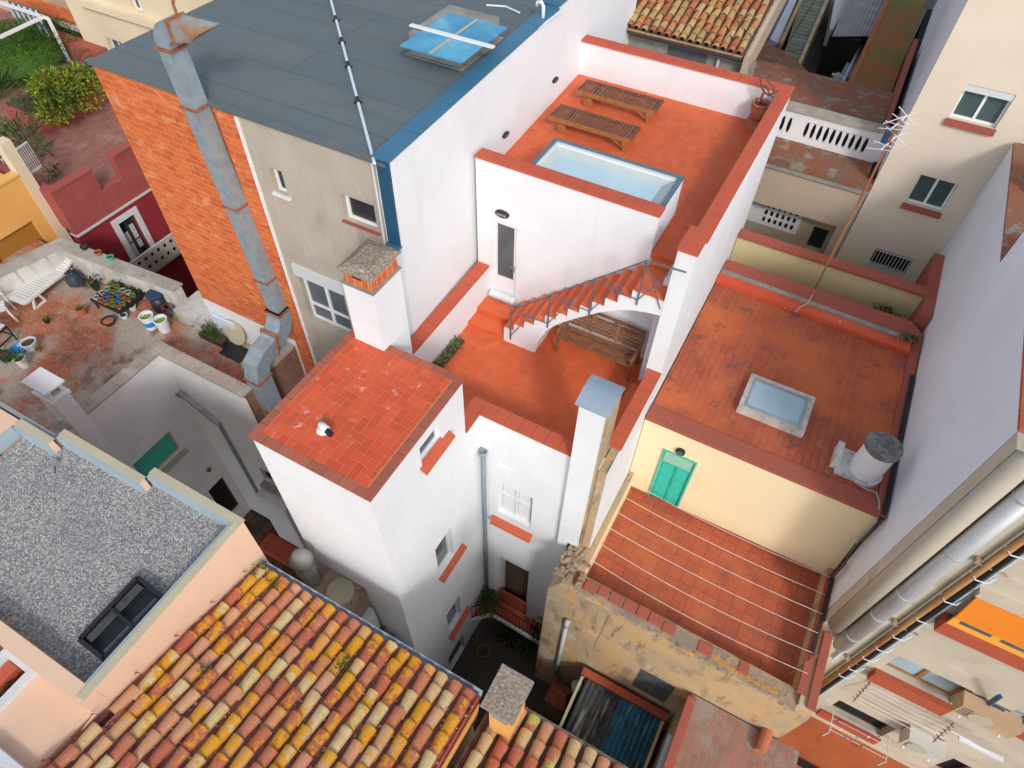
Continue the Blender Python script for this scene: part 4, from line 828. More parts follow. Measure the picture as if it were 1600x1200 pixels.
# loose pots
pot('plant_pot', 'pink terracotta pot with dry stalks left of the tray table', 'pot', P(131, 490), .1, .135, .2, 'terracotta', 'soil', (.1, 40), pl='succulent')
pot('plant_pot', 'small dark potted green bush behind the tray table', 'pot', P(152, 452), .08, .11, .16, 'black', 'soil', (.16, 140), pl='leaf_dark')
pot('plant_pot', 'small dark pot with yellow green leaves alone on the littered floor', 'pot', P(75, 504), .06, .08, .12, 'black', 'soil', (.1, 60), pl='leaf_lime')
pot('plant_pot', 'black star shaped pot with orange soil in front of the tray table', 'pot', P(172, 506), .12, .18, .12, 'black', 'terracotta', (.05, 12), pl='leaf_dark')
pot('plant_pot', 'large white pot filled with bare brown soil beside the blue basin', 'pot', P(52, 545), .14, .19, .26, 'plastic', 'soil', (.06, 24))
pot('plant_pot', 'tall white pot with a green plant below the blue basin', 'pot', P(40, 572), .10, .14, .3, 'plastic', 'soil', (.15, 130), pl='leaf')
pot('plant_pot', 'low leafy seedling pot beside the large white pot', 'pot', P(62, 548), .05, .07, .07, 'terracotta', 'soil', (.09, 60), pl='leaf_lime')
pot('plant_pot', 'white and yellow tub just below the right edge of the tray table', 'pot', P(209, 484), .08, .11, .15, 'plastic', 'green_liquid')
pot('plant_pot', 'pale blue pot standing under the front corner of the tray table', 'pot', P(196, 497), .07, .1, .11, 'cable_white', 'soil')
pot('plant_pot', 'pot with pale striped leaves in front of the dark blue drum', 'pot', P(236, 472), .06, .08, .12, 'terracotta', 'soil', (.11, 70), pl='succulent')
t = thing('plastic_basin', 'bright blue round plastic basin on the left of the terrace', 'basin', P(32, 548)); q = P(32, 548)
mb = MB(); mb.lathe(q, [(.14, 0), (.2, .12), (.215, .12), (.19, .10), (.14, .03), (.01, .03)], 22); mb.make('bowl', 'blue_basin', t, smooth=False)
t = thing('flower_box', 'long black planter box of leafy seedlings against the white wall base', 'planter', P(335, 532)); q = P(336, 532)
mb = MB(); mb.box(q.x - .42, q.x + .42, q.y - .12, q.y + .12, LT + .003, LT + .16); mb.make('box', 'black', t); mb = MB(); mb.box(q.x - .40, q.x + .40, q.y - .10, q.y + .10, LT + .162, LT + .17); mb.make('soil', 'soil', t)
bush(q + V((0, 0, .25)), .42, .14, .14, 260, .15, .03, seed=5, updir=.8).make('foliage', 'leaf', t)
q = P(368, 551); o = BX('rubber_mat', 'black', None, (q.x - .36, q.x + .36, q.y - .24, q.y + .24, LT + .004, LT + .03)); tag(o, 'black rectangular rubber mat lying below the flower box', 'mat')
q = P(378, 528); t = thing('round_tabletop', 'pale round tabletop leaning on the white wall base', 'tabletop', q)
mb = MB(); cc_ = V((q.x + .05, 7.30, LT + .40)); ux, uy = V((1, 0, 0)), V((0, .26, .96)).normalized(); n_ = ux.cross(uy)
mb.extrude([cc_ + ux * .38 * math.cos(k * .2618) + uy * .38 * math.sin(k * .2618) for k in range(24)], n_ * .03); mb.make('disc', 'pale_olive', t)
mb = MB(); mb.tube([cc_ + ux * .36 * math.cos(k * .2618) + uy * .36 * math.sin(k * .2618) + n_ * -.012 for k in range(25)], .014, 6, False); mb.make('rim', 'iron', t)
q = P(345, 520); o = BX('white_board', 'cable_white', None, (q.x - .05, q.x + .75, 7.3, 7.36, LT + .003, LT + .7)); tag(o, 'pale white board standing against the wall base behind the flower box', 'board')
q = P(392, 575); mb = MB(); mb.hexa([V((q.x - .02, q.y - .3, LT + .003)), V((q.x + .02, q.y - .3, LT + .003)), V((q.x + .02, q.y + .4, LT + .003)), V((q.x - .02, q.y + .4, LT + .003)), V((q.x + .2, q.y - .3, LT + .6)), V((q.x + .24, q.y - .3, LT + .6)), V((q.x + .24, q.y + .4, LT + .6)), V((q.x + .2, q.y + .4, LT + .6))]); o = mb.make('glass_panel', 'turq_pale'); tag(o, 'greenish glass panel leaning beside the bent metal duct', 'panel')
# white plastic lounger and chair
a = P(30, 488); b = P(128, 412); d = V((b.x - a.x, b.y - a.y, 0)); L = 1.95; rz = math.atan2(d.y, d.x)
t = proto('plastic_lounger', 'white slatted plastic sun lounger along the streaked parapet', 'sun lounger')
mb = MB()
def zc(x): return .34 if x < .35 else .34 + (x - .35) * .42
for k in range(22):
    x = -.93 + k * .087
    mb.hexa([(x, -.27, zc(x) - .012), (x + .068, -.27, zc(x + .068) - .012), (x + .068, .27, zc(x + .068) - .012), (x, .27, zc(x) - .012), (x, -.27, zc(x) + .01), (x + .068, -.27, zc(x + .068) + .01), (x + .068, .27, zc(x + .068) + .01), (x, .27, zc(x) + .01)])
mb.make('slats', 'plastic', t)
for sy in (-.31, .31):
    mb = MB(); pts = [(-1.0, sy, .33), (-.4, sy, .34), (.35, sy, .34), (.97, sy, zc(.97))]
    for p, q in zip(pts, pts[1:]): mb.bar(p, q, .07, .07)
    mb.make('side_rail', 'plastic', t)
    for x in (-.75, .45):
        mb = MB(); mb.bar((x, sy, .31), (x - .12, sy, 0), .06, .05); mb.bar((x + .18, sy, .31), (x + .26, sy, 0), .06, .05); mb.bar((x - .12, sy, .02), (x + .26, sy, .02), .06, .04); mb.make('leg', 'plastic', t)
mb = MB(); mb.bar((.9, -.3, zc(.9) + .03), (.9, .3, zc(.9) + .03), .2, .05); mb.bar((-.98, -.3, .335), (-.98, .3, .335), .14, .06); mb.make('headrest', 'plastic', t)
m_ = (a + b) / 2; place(t, (m_.x, m_.y, LT + .003), rz)
t = proto('plastic_chair', 'white plastic armchair at the foot of the plastic sun lounger', 'chair')
mb = MB()
for k in range(8): mb.box(-.22 + k * .056, -.22 + k * .056 + .045, -.22, .22, .41, .43)
mb.make('seat', 'plastic', t); mb = MB(); 
for k in range(7): mb.bar((-.2 + k * .066, .22, .43), (-.2 + k * .066, .32, .86), .045, .02)
mb.bar((-.26, .32, .86), (.26, .32, .86), .05, .05); mb.make('backrest', 'plastic', t)
for sx in (-.26, .26):
    mb = MB(); mb.tube([(sx, -.27, .40), (sx, -.28, .64), (sx, .0, .67), (sx, .28, .66)], .026, 6); mb.make('armrest', 'plastic', t)
    for y in (-.26, .28): mb = MB(); mb.bar((sx, y, .42), (sx * 1.15, y * 1.2, 0), .045, .045); mb.make('leg', 'plastic', t)
c_ = P(8, 505); place(t, c_ + V((-.15, .1, 0)), 2.6)
t = proto('metal_trolley', 'black metal frame stand with a pale top at the left edge of the terrace', 'stand')
mb = MB()
for x in (-.3, .3):
    for y in (-.25, .25): mb.bar((x, y, 0), (x, y, .55), .03, .03)
for z in (.2, .5):
    for y in (-.25, .25): mb.bar((-.3, y, z), (.3, y, z), .03, .03)
    for x in (-.3, .3): mb.bar((x, -.25, z), (x, .25, z), .03, .03)
mb.make('frame', 'black_metal', t); mb = MB(); mb.box(-.3, .3, -.25, .25, .552, .58); mb.make('top', 'frame_pale', t); place(t, P(4, 545) + V((-.2, .1, 0)), .2)
pot('plant_pot', 'dark teal pot under the black metal stand', 'pot', P(12, 562), .12, .16, .2, 'leaf_dark', 'soil')
q = P(121, 443); mb = MB(); rnd = random.Random(2)
mb.lathe(q, [(.17, .0), (.23, .06), (.22, .16), (.16, .28), (.11, .36), (.14, .41), (.06, .43)], 14)
for k in range(len(mb.v)): mb.v[k] = q + (mb.v[k] - q) * (1 + rnd.uniform(-.16, .16)); mb.v[k].z = max(mb.v[k].z, q.z)
o = mb.make('rubbish_sack', 'grey_rubber', smooth=True); tag(o, 'dark grey knotted sack under the head of the plastic sun lounger', 'sack')
for (px, lab, m_) in ((133, 'black cast iron trivet pot on the grey parapet top', 'black'), (155, 'rusty orange pot on the grey parapet top', 'terracotta'), (174, 'turquoise pot on the grey parapet top', 'turq')):
    q = at(px, 374 + (px - 95) * .40, z=CZ + .055); pot('parapet_pot', lab, 'pot', q, .07, .1, .09, m_, 'soil', (.05, 14), 'small pots on the parapet')

# ------------------------------------------------------------------ red house, yellow house and garden behind
RX = -20.0; rh = thing('red_house', 'crimson house with a white framed balcony door and notched terrace parapet', 'house', (-23, 12, G))
WR = Wall(RX, 0, 0, 1, 1, 0); dr = (9.66, 10.3, -15.9, -13.98)
mb = MB(); WR.panel(mb, 8.3, 15, G, -13.6, .3, [dr]); mb.make('front_wall', 'red_paint', rh)
mb = MB(); zp = -12.0
for y0, y1, z in ((8.3, 9.75, zp), (9.75, 10.55, -12.75), (10.55, 15, zp)): mb.box(RX - .28, RX - .003, y0, y1, -13.54, z)
mb.box(-25.5, RX - .29, 8.3, 8.58, -13.4, zp); mb.make('parapet', 'red_parapet', rh)
mb = MB()
for y0, y1, z in ((8.27, 9.73, zp), (10.57, 15, zp)): mb.box(RX - .32, RX + .03, y0, y1, z + .002, z + .06)
mb.make('parapet_cap', 'red_parapet', rh)
BX('ledge', 'frame_pale', rh, (RX - .3, RX + .06, 8.28, 15, -13.598, -13.545))
mb = MB()
for b in ((dr[0] - .2, dr[0], dr[2], dr[3] + .2), (dr[1], dr[1] + .2, dr[2], dr[3] + .2), (dr[0], dr[1], dr[3], dr[3] + .2)): WR.box(mb, b[0], b[1], .002, .04, b[2], b[3])
mb.make('door_surround', 'frame_white', rh)
f = window(rh, WR, *dr, rec=.14, fm='frame_dark', pm='glass_dark', mull=1, transom=.5, name='door', label='dark two leaf balcony door')
g = MB(); WR.box(g, dr[0] + .08, dr[0] + .25, -.15, -.14, -15.5, -14.5); WR.box(g, dr[0] + .38, dr[0] + .55, -.15, -.14, -15.3, -14.35); g.make('curtain', 'frame_pale', f)
mb = MB(); mb.box(RX + .002, RX + .5, 8.9, 12, -16.0, -15.9); mb.make('balcony', 'grey_cap', rh); mb = MB(); mb.box(RX + .42, RX + .5, 8.9, 12, -15.898, -15.1)
mb.make('balcony_parapet', 'white_dirty', rh)
g = MB()
for k in range(10):
    for z in (-15.3, -15.65): g.box(RX + .40, RX + .508, 9.1 + k * .28, 9.2 + k * .28, z - .06, z + .06)
g.make('balcony_opening', 'dark_in', rh)
BX('terrace_floor', 'mauve_pave', rh, (-45, RX - .285, 8.58, 40, -13.2, -12.9))
BX('base', 'red_paint', rh, (-45, RX - .302, 8.6, 40, G, -13.21))
pa, pb = at(65, 215, z=-12.9), at(170, 160, z=-12.9)
pl = thing('garden_bed', 'raised red masonry planting bed on the red terrace', 'planter', (pa.x, pa.y, -12.9))
mb = MB(); mb.box(pa.x - 1.9, pa.x, pa.y + .2, pb.y + 1.6, -12.898, -12.3); mb.make('wall', 'red_parapet', pl); BX('rim', 'cap_old', pl, (pa.x - .25, pa.x + .04, pa.y + .15, pb.y + 1.6, -12.298, -12.25)); BX('soil', 'soil', pl, (pa.x - 1.85, pa.x - .26, pa.y + .3, pb.y + 1.5, -12.298, -12.28))
c = at(80, 160, z=-12.0); t = thing('garden_shrub', 'bright yellow green shrub in the raised red bed', 'shrub', (c.x, c.y, -12.3))
bush(c + V((0, .3, .1)), .95, 1.15, .75, 4200, .13, .07, seed=21, core=.3).make('foliage', 'leaf_lime', t); bush(c + V((0, .3, -.1)), .8, 1.0, .6, 1600, .13, .06, seed=22, core=.1).make('inner_foliage', 'leaf', t)
mb = MB()
for k in range(5): mb.tube([(c.x + (k - 2) * .06, c.y + .3, -12.29), (c.x + (k - 2) * .25, c.y + .3 + math.sin(k * 2.) * .3, -11.7)], .03, 5)
mb.make('stem', 'stem', t)
c = at(126, 118, z=-11.9); t = thing('cycad', 'dark green cycad palm behind the yellow green shrub', 'palm', (c.x, c.y, -12.3)); mb = MB(); rnd = random.Random(9)
for k in range(60):
    a = rnd.uniform(0, 6.28); e = rnd.uniform(.1, 1.2); dd = V((math.cos(a) * math.cos(e), math.sin(a) * math.cos(e), math.sin(e))); o_ = V((c.x, c.y, -11.75)); L_ = rnd.uniform(1.0, 1.5)
    for i in range(12):
        s_ = L_ * (i + 1) / 12; q = o_ + dd * s_ - V((0, 0, .35 * s_ * s_)); sd = dd.cross(V((0, 0, 1))).normalized()
        for sg in (-1, 1): mb.leaf(q, .17, .022, dd * .5 + sd * sg, V((0, 0, 1)))
mb.make('fronds', 'leaf_dark', t); mb = MB(); mb.lathe((c.x, c.y, -12.29), [(.16, 0), (.13, .55)], 10); mb.make('trunk', 'stem', t)
c = at(18, 95, z=-12.4); hz = thing('clipped_hedge', 'large rounded bright green clipped hedge beside the terrace paving', 'hedge', (c.x, c.y, -12.9))
mb = bush(c + V((-.8, .3, .15)), 2.2, 2.6, .8, 9000, .10, .05, seed=31, core=.6, updir=.8); mb.make('foliage', 'leaf_hedge', hz)
mb = MB(); mb.lathe(c + V((-.8, .3, -.49)), [(2.0, 0), (2.1, .3), (1.8, .7), (1.0, .95), (.02, 1.0)], 24); mb.make('inner_foliage', 'leaf_hedge', hz)
q = at(42, 172, z=-12.9); pot('plant_pot', 'dark blue glazed pot at the near end of the raised red bed', 'pot', q + V((0, 0, .003)), .15, .2, .32, 'blue_tub', 'soil')
q = at(62, 165, z=-12.6); t = thing('garden_plant', 'thin stemmed leafy plant beside the dark blue glazed pot', 'plant', (q.x, q.y, -12.9)); bush(q + V((0, 0, .1)), .4, .4, .4, 160, .2, .05, seed=8, updir=.7).make('foliage', 'leaf', t)
for (px, py, n_, r_, lab) in ((4, 155, 260, .6, 'green spiky plant at the left edge above the railed terrace'), (92, 275, 90, .25, 'low green plant at the foot of the red notched parapet'), (70, 245, 70, .22, 'small weed growing along the red terrace edge'), (190, 75, 0, 0, '')):
    if n_:
        q = at(px, py, z=-12.9); t = thing('garden_plant', lab, 'plant', q); bush(q + V((0, 0, r_ * .9)), r_, r_, r_, n_, r_ * .6, .05, seed=px, updir=.7).make('foliage', 'leaf', t)
# white pergola frame
t = thing('pergola_frame', 'white tubular pergola frame over the green hedge', 'pergola', at(108, 95, z=-12.9)); f0 = at(108, 95, z=-12.9); zt = at(72, 28, y=f0.y).z; k_ = at(72, 28, y=f0.y)
mb = MB(); mb.bar(f0, V((f0.x, f0.y, k_.z)), .10, .10); mb.make('post', 'frame_white', t)
mb = MB(); c = V((f0.x, f0.y, k_.z)); mb.bar(c, at(0, 4, z=k_.z), .10, .10); mb.bar(c - V((.3, 0, 0)), at(0, 58, z=k_.z), .10, .10); mb.make('beam', 'frame_white', t)
# yellow house
yx = -20.6; yh = thing('yellow_house', 'orange yellow rendered house with an ochre roller shutter', 'house', (-22, 6, G)); WY = Wall(yx, 0, 0, 1, 1, 0)
ya = at(113, 372, x=yx).y; zt = at(10, 285, x=yx).z; sh = (at(70, 385, x=yx).y - 1.35, at(62, 362, x=yx).y, at(72, 388, x=yx).z, at(53, 343, x=yx).z)
mb = MB(); WY.panel(mb, 2, ya - .36, G, zt, .3, [sh]); mb.box(-24, yx - .302, 2, ya - .36, G, zt - .3); mb.make('wall', 'yellow', yh); mb = MB(); mb.box(yx - .3, yx + .03, ya - .357, ya - .03, G, zt + 1.0); mb.make('corner_pier', 'warm_beige', yh)
f = window(yh, WY, *sh, rec=.08, fw=.03, fm='ochre_shut', pm='ochre_shut', mull=0, label='ochre roller shutter pulled down')
mb = MB(); mb.box(yx - .3, yx + .05, 2, ya - .37, zt + .002, zt + .06); mb.make('parapet_cap', 'yellow', yh)
BX('roof_floor', 'yellow', yh, (-24, yx - .31, 2, ya - .4, zt - .295, zt - .2))
t = thing('balcony_cage', 'grey railing with green plants behind it above the yellow house', 'railing', at(20, 235, z=-12.2)); q0 = at(2, 250, z=-12.0); q1 = at(42, 222, z=-12.0)
mb = MB()
for k in range(15): q = q0.lerp(q1, k / 14); mb.bar(q - V((0, 0, .9)), q, .02, .02)
mb.bar(q0, q1, .05, .05); mb.bar(q0 - V((0, 0, .9)), q1 - V((0, 0, .9)), .08, .12); mb.make('bars', 'frame_pale', t)
q = at(15, 215, z=-12.4); bush(q, .9, .7, .6, 420, .3, .05, seed=77, updir=.6).make('foliage', 'leaf', t)
# beige apartment block behind the garden
BY = at(143, 90, z=-12.9).y; bb = thing('beige_block', 'pale beige apartment block behind the garden terrace', 'building', (-28, 24, G)); WQ = Wall(0, BY, 1, 0, 0, -1)
e = at(143, 88, y=BY); x0 = e.x
def rect(pts, y): q = [at(px, py, y=y) for px, py in pts]; return (min(p.x for p in q), max(p.x for p in q), min(p.z for p in q), max(p.z for p in q))
wA = rect([(165, 58), (192, 74)], BY); wB = rect([(192, -25), (226, 21)], BY)
mb = MB(); WQ.panel(mb, x0, x0 + 14, G, -4.5, .4, [(wA[0], wA[1], wA[2] - 1.0, wA[3]), (wB[0], wB[1], wB[2], wB[3])]); mb.box(x0, x0 + 14, BY + .402, BY + 8, G, -4.5); mb.make('wall', 'warm_beige', bb)
window(bb, WQ, wA[0], wA[1], wA[2] - 1.0, wA[3], rec=.15, pm='glass_green', mull=1); window(bb, WQ, *wB, rec=.15, pm='glass_grey', mull=1)
a = at(130, 2, y=BY); b = at(228, 31, y=BY); mb = MB(); WQ.box(mb, a.x, b.x + 1.5, .002, .25, b.z - .1, b.z + .12); mb.make('ledge', 'warm_beige', bb)
WS = Wall(0, BY + 1.2, 1, 0, 0, -1); wC = rect([(90, 32), (132, 66)], BY + 1.2)
mb = MB(); WS.panel(mb, x0 - 14, x0 - .002, G, -4.5, .4, [wC]); mb.make('side_wing', 'tan', bb)
window(bb, WS, *wC, rec=.12, pm='glass_dark', mull=1); mb = MB(); WS.box(mb, wC[0] - .1, x0 - .01, .002, .5, wC[2] - .75, wC[2] - .1); mb.make('balcony_panel', 'orange_floor', bb)
r_ = rect([(28, -30), (108, 15)], BY + 1.2); mb = MB(); WS.box(mb, r_[0], x0 - .01, .002, .9, r_[2] - .25, r_[2]); mb.make('balcony_slab', 'frame_pale', bb); mb = MB(); WS.box(mb, r_[0], x0 - .01, .80, .9, r_[2] + .002, r_[3]); mb.make('balcony_front', 'orange_brick', bb)
gr = thing('greenhouse', 'grey glazed lean-to between the hedge and the beige block', 'greenhouse', at(60, 40, y=BY - 1)); r_ = rect([(15, 0), (88, 70)], BY - .4); mb = MB(); mb.box(r_[0], r_[1], BY - .5, BY - .4, -12.9, r_[3]); mb.make('glazing', 'glass_green', gr)
mb = MB()
for k in range(6): x = r_[0] + (r_[1] - r_[0]) * k / 5; mb.box(x - .04, x + .04, BY - .56, BY - .502, -12.9, r_[3])
mb.make('frame', 'frame_pale', gr)
a = at(45, 62, z=-12.9); b = at(118, 88, z=-12.9)
ob = BX('planter_wall', 'cap_old', None, (a.x, b.x + 2.0, min(a.y, b.y) - .2, max(a.y, b.y) + .3, -12.897, -12.2)); tag(ob, 'low faded red planter wall behind the green hedge', 'wall')
# ------------------------------------------------------------------ peach house with the gravel roof
CAM_SCALE[0] = 1.07  # gravel roof house and both tile roof houses are scaled about the camera
PZ = -9.5; GX = -5.9; GY = 2.33
gh = thing('gravel_roof_house', 'peach house with a flat grey gravel roof and pale blue flashing', 'house', (-8, 0, G))
RF = PZ - .28
xl = -10.55
GF = -.50                       # near edge of the gravel roof
SEG = ((-12.6, -9.79, 1.91, 0.), (-9.785, -7.85, 2.13, .0), (-7.845, GX - .1, GY, .0))
mb = MB(); mb.box(GX - .10, GX, GF, GY, -13, PZ)
for x0, x1, y, dz in SEG: mb.box(x0, x1, y - .1, y, -13, PZ); mb.box(x0, x1, GF, y - .1, -13, RF - .1)
mb.box(-12.6, GX, GF - .22, GF - .002, -13, PZ); mb.make('wall', 'peach', gh)
mb = MB(); mb.prism([(-12.6, 1.3), (xl, 1.3), (xl, 1.81), (-9.79, 1.81), (-9.785, 2.03), (-7.85, 2.03), (-7.845, GY - .1), (GX - .1, GY - .1), (GX - .1, GF), (-12.6, GF)], RF - .098, RF); mb.make('gravel', 'gravel', gh)
def offs(a, b): return V((*b, 0)) - V((*a, 0))
mb = MB()
for x0, x1, y, dz in SEG: mb.box(max(x0, -10.6), x1, y - .16, y - .102, RF + .001, PZ + dz)
mb.box(GX - .16, GX - .102, GF, GY - .161, RF + .001, PZ - .0); mb.make('flashing', 'pale_flash', gh)
mb = MB()
for (x0, x1, y, dz) in SEG: mb.box(max(x0, -10.62), x1 + .01 if y < 2.3 else GX + .02, y - .098, y + .03, PZ + .002, PZ + dz + .03 + .001 * (y < 2.))
mb.box(GX - .1, GX + .02, GF - .16, GY - .1, PZ + .002, PZ + .03); mb.make('coping', 'pale_olive', gh)
# stepped back higher part at the far left
mb = MB(); mb.box(-12.6, -10.64, 1.3, 1.905, -13, PZ + .02); mb.make('upper_block', 'peach', gh); mb = MB(); mb.box(-10.638, -10.60, 1.29, 1.745, RF + .002, PZ + .02); mb.make('flashing', 'pale_flash', gh)
mb = MB(); mb.box(-12.7, -9.84, 1.945, 2.02, PZ - .25, PZ - .02); mb.make('eaves_gutter', 'zinc_dull', gh)
mb = MB(); mb.bar((-9.6, 1.62, RF + .03), (-9.45, 1.50, RF + .03), .05, .05); mb.box(-9.68, -9.56, 1.62, 1.72, RF + .002, RF + .07); mb.make('roof_outlet', 'zinc_dull', gh)
# lower terrace at the near left
LZ_ = -10.5; F2 = GF - .224
BX('lower_floor', 'brick_floor', gh, (-12, -7.75, -4, F2, -13, LZ_)); BX('lower_wall', 'peach', gh, (-7.05, GX, -4, F2, -13, -10.0)); BX('low_parapet', 'frame_pale', gh, (-7.18, -7.052, -4, F2, -13, -9.93)); BX('low_parapet', 'frame_pale', gh, (-7.75, -7.64, -4, F2, -13, -9.95)); BX('low_parapet', 'frame_pale', gh, (-7.638, -7.182, F2 - .1, F2 - .002, -13, -9.95)); BX('low_ledge', 'frame_pale', gh, (-6.75, GX, -1.72, -1.6, -9.998, -9.85))
tr = BX('planting_trough', 'cap', None, (-7.63, -7.19, -3, F2 - .104, -11, -10.35)); tag(tr, 'orange planting trough between pale parapets in the near left corner', 'planter')
tt = MB(); tt.box(-7.62, -7.42, -3, F2 - .12, -10.348, -10.05); tt.make('tile_row', 'cap', tr)
bush((-7.3, -1.1, -10.2), .1, .25, .1, 90, .14, .03, seed=4, updir=.8).make('foliage', 'leaf_dark', tr)
# black grille box lying on the gravel
c = [at(x, y, z=RF + .12) for x, y in ((125, 1000), (163, 1031), (257, 935), (216, 903))]
vg = thing('roof_grille', 'black rectangular slatted metal box lying on the grey gravel roof', 'grille', sum(c, V()) / 4)
n_ = V((0, 0, 1))
mb = MB(); mb.prism([(p.x, p.y) for p in c], RF + .002, RF + .04); mb.make('base', 'black', vg)
mb = MB()
for p, q in zip(c, c[1:] + c[:1]): mb.bar(V((p.x, p.y, RF + .10)), V((q.x, q.y, RF + .10)), .06, .12)
mid0, mid1 = c[0].lerp(c[3], .5), c[1].lerp(c[2], .5); mb.bar(V((mid0.x, mid0.y, RF + .10)), V((mid1.x, mid1.y, RF + .10)), .04, .11); mb.make('frame', 'black_metal', vg)
for u in (.12, .18, .24, .30, .80, .86, .92):
    mb = MB(); p, q = c[0].lerp(c[1], u), c[3].lerp(c[2], u); p, q = p.lerp(q, .06), p.lerp(q, .94); mb.bar(V((p.x, p.y, RF + .12)), V((q.x, q.y, RF + .12)), .012, .02); mb.make('slat', 'grey_shut', vg)
# ------------------------------------------------------------------ near house with the lichened tile roof
th_ = thing('tile_roof_house', 'near house with a long slope of lichened clay tiles and a grey gutter', 'house', (-4, 0, G))
EZ = -10.78; EY = 2.14; EX0 = -5.88; sl = math.radians(14.0)
u, v = V((1, 0, 0)), V((0, -math.cos(sl), math.sin(sl)))
SP = .239; NC = 18; O = V((EX0 + .02, EY, EZ))
cov, pan = clay_tiles(O, u, v, NC, SP, 17, .305, rr=.089, lift=.062, seed=5, jit=1.25)
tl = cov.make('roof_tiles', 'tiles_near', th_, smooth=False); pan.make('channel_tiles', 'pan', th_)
xr = EX0 + .04 + NC * SP
rnd = random.Random(77); mb = MB()
for k in range(520):
    c_ = rnd.randrange(NC + 1); s_ = rnd.uniform(0, 4.6) if k % 3 else rnd.choice((.5, 1.1, 1.9, 2.6, 3.3)) + rnd.gauss(0, .12); p = O + u * (c_ * SP + rnd.gauss(0, .035)) + v * s_ + V((0, 0, .045)); r = rnd.uniform(.006, .020)
    mb.hexa([p + V((-r, -r, 0)), p + V((r, -r * .6, 0)), p + V((r * .7, r, 0)), p + V((-r, r * .8, 0)), p + V((-r * .6, -r * .5, r)), p + V((r * .5, -r * .4, r * 1.2)), p + V((r * .4, r * .6, r)), p + V((-r * .5, r * .4, r * .9))])
o = mb.make('mortar_crumbs', 'rag', th_); o['kind'] = 'stuff'
mb = MB(); L_ = 5.4
mb.hexa([V((EX0, EY - .02, EZ - .35)), V((xr, EY - .02, EZ - .35)), V((xr, EY - L_ * math.cos(sl), EZ - .35)), V((EX0, EY - L_ * math.cos(sl), EZ - .35)), V((EX0, EY - .02, EZ - .05)), V((xr, EY - .02, EZ - .05)), V((xr, EY - L_ * math.cos(sl), EZ - .05 + L_ * math.sin(sl))), V((EX0, EY - L_ * math.cos(sl), EZ - .05 + L_ * math.sin(sl)))])
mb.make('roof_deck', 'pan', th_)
mb = MB(); mb.box(EX0, xr - .02, -3.2, EY - .15, G, EZ - .352); mb.make('wall', 'white_old', th_)
mb = MB(); q0 = V((xr + .02, EY, EZ)); 
mb.bar(q0 + V((0, 0, -.05)), q0 + v * L_ + V((0, 0, -.05)), .035, .16); mb.make('verge_board', 'cap', th_)
mb = MB(); mb.bar(q0 + V((.03, -.1, -.38)), q0 + v * L_ + V((.03, 0, -.38)), .02, .5); mb.make('gable_render', 'yellow', th_)
mb = MB(); n = 7; y0 = EY + .05
for k in range(n):
    a0 = math.pi + math.pi * k / n; a1 = math.pi + math.pi * (k + 1) / n
    for r in (.065,): mb.face([(EX0 - .0, y0 + r * math.cos(a0), EZ - .01 + r * math.sin(a0)), (xr + .03, y0 + r * math.cos(a0), EZ - .01 + r * math.sin(a0)), (xr + .03, y0 + r * math.cos(a1), EZ - .01 + r * math.sin(a1)), (EX0 - .0, y0 + r * math.cos(a1), EZ - .01 + r * math.sin(a1))])
mb.tube([(EX0, y0 + .065, EZ - .002), (xr + .03, y0 + .065, EZ - .002)], .016, 6); mb.make('gutter', 'gutter_metal', th_)
for (px, py, r_, n_, sd) in ((405, 892, .10, 50, 1), (428, 915, .10, 50, 2), (537, 1040, .10, 60, 3), (318, 1046, .05, 18, 4)):
    p = at(px, py, z=EZ); tt = (EY - p.y); q = at(px, py, z=EZ + .10 + max(0, tt) * math.tan(sl)); w = bush(q + V((0, 0, .02)), r_, r_, .06, n_, .07, .03, seed=sd, updir=.6).make('roof_weed', 'leaf'); tag(w, {1: 'green weed at the top corner of the lichened roof beside the peach wall', 2: 'green weed in the gutter below the top corner of the lichened roof', 3: 'green weed growing between the tiles in mid slope', 4: 'tiny green weed between the tiles near the peach wall'}[sd], 'weed')
for k in range(11):
    y = 1.9 - k * .33; z = EZ + .12 + (EY - y) * math.tan(sl)
    mb = MB(); 
    for a in range(3): mb.bar((GX + .004, y, z + .05), (GX + .06 + .02 * a, y + (a - 1) * .03, z + .13), .008, .008)
    if k % 2 == 0:
        o = mb.make('wall_tie', 'iron'); tag(o, 'thin wire tie sticking out of the peach wall above the lichened tiles', 'wire tie', 'wire ties along the peach wall')
# old pedestal ornament behind the gutter corner
q = V((-5.55, 2.7, -11.2)); t = thing('stone_finial', 'mossy round stone finial standing behind the gutter corner', 'finial', (q.x, q.y, -13.0))
mb = MB(); mb.lathe((q.x, q.y, -13.0), [(.17, 0), (.16, 1.3), (.2, 1.36), (.13, 1.45), (.19, 1.6), (.21, 1.75), (.15, 1.9), (.05, 1.95)], 16); mb.make('body', 'concrete', t, smooth=True)
mb = MB(); mb.box(q.x - .12, q.x + .12, q.y - .12, q.y + .12, G, -13.0); mb.make('post', 'concrete', t)
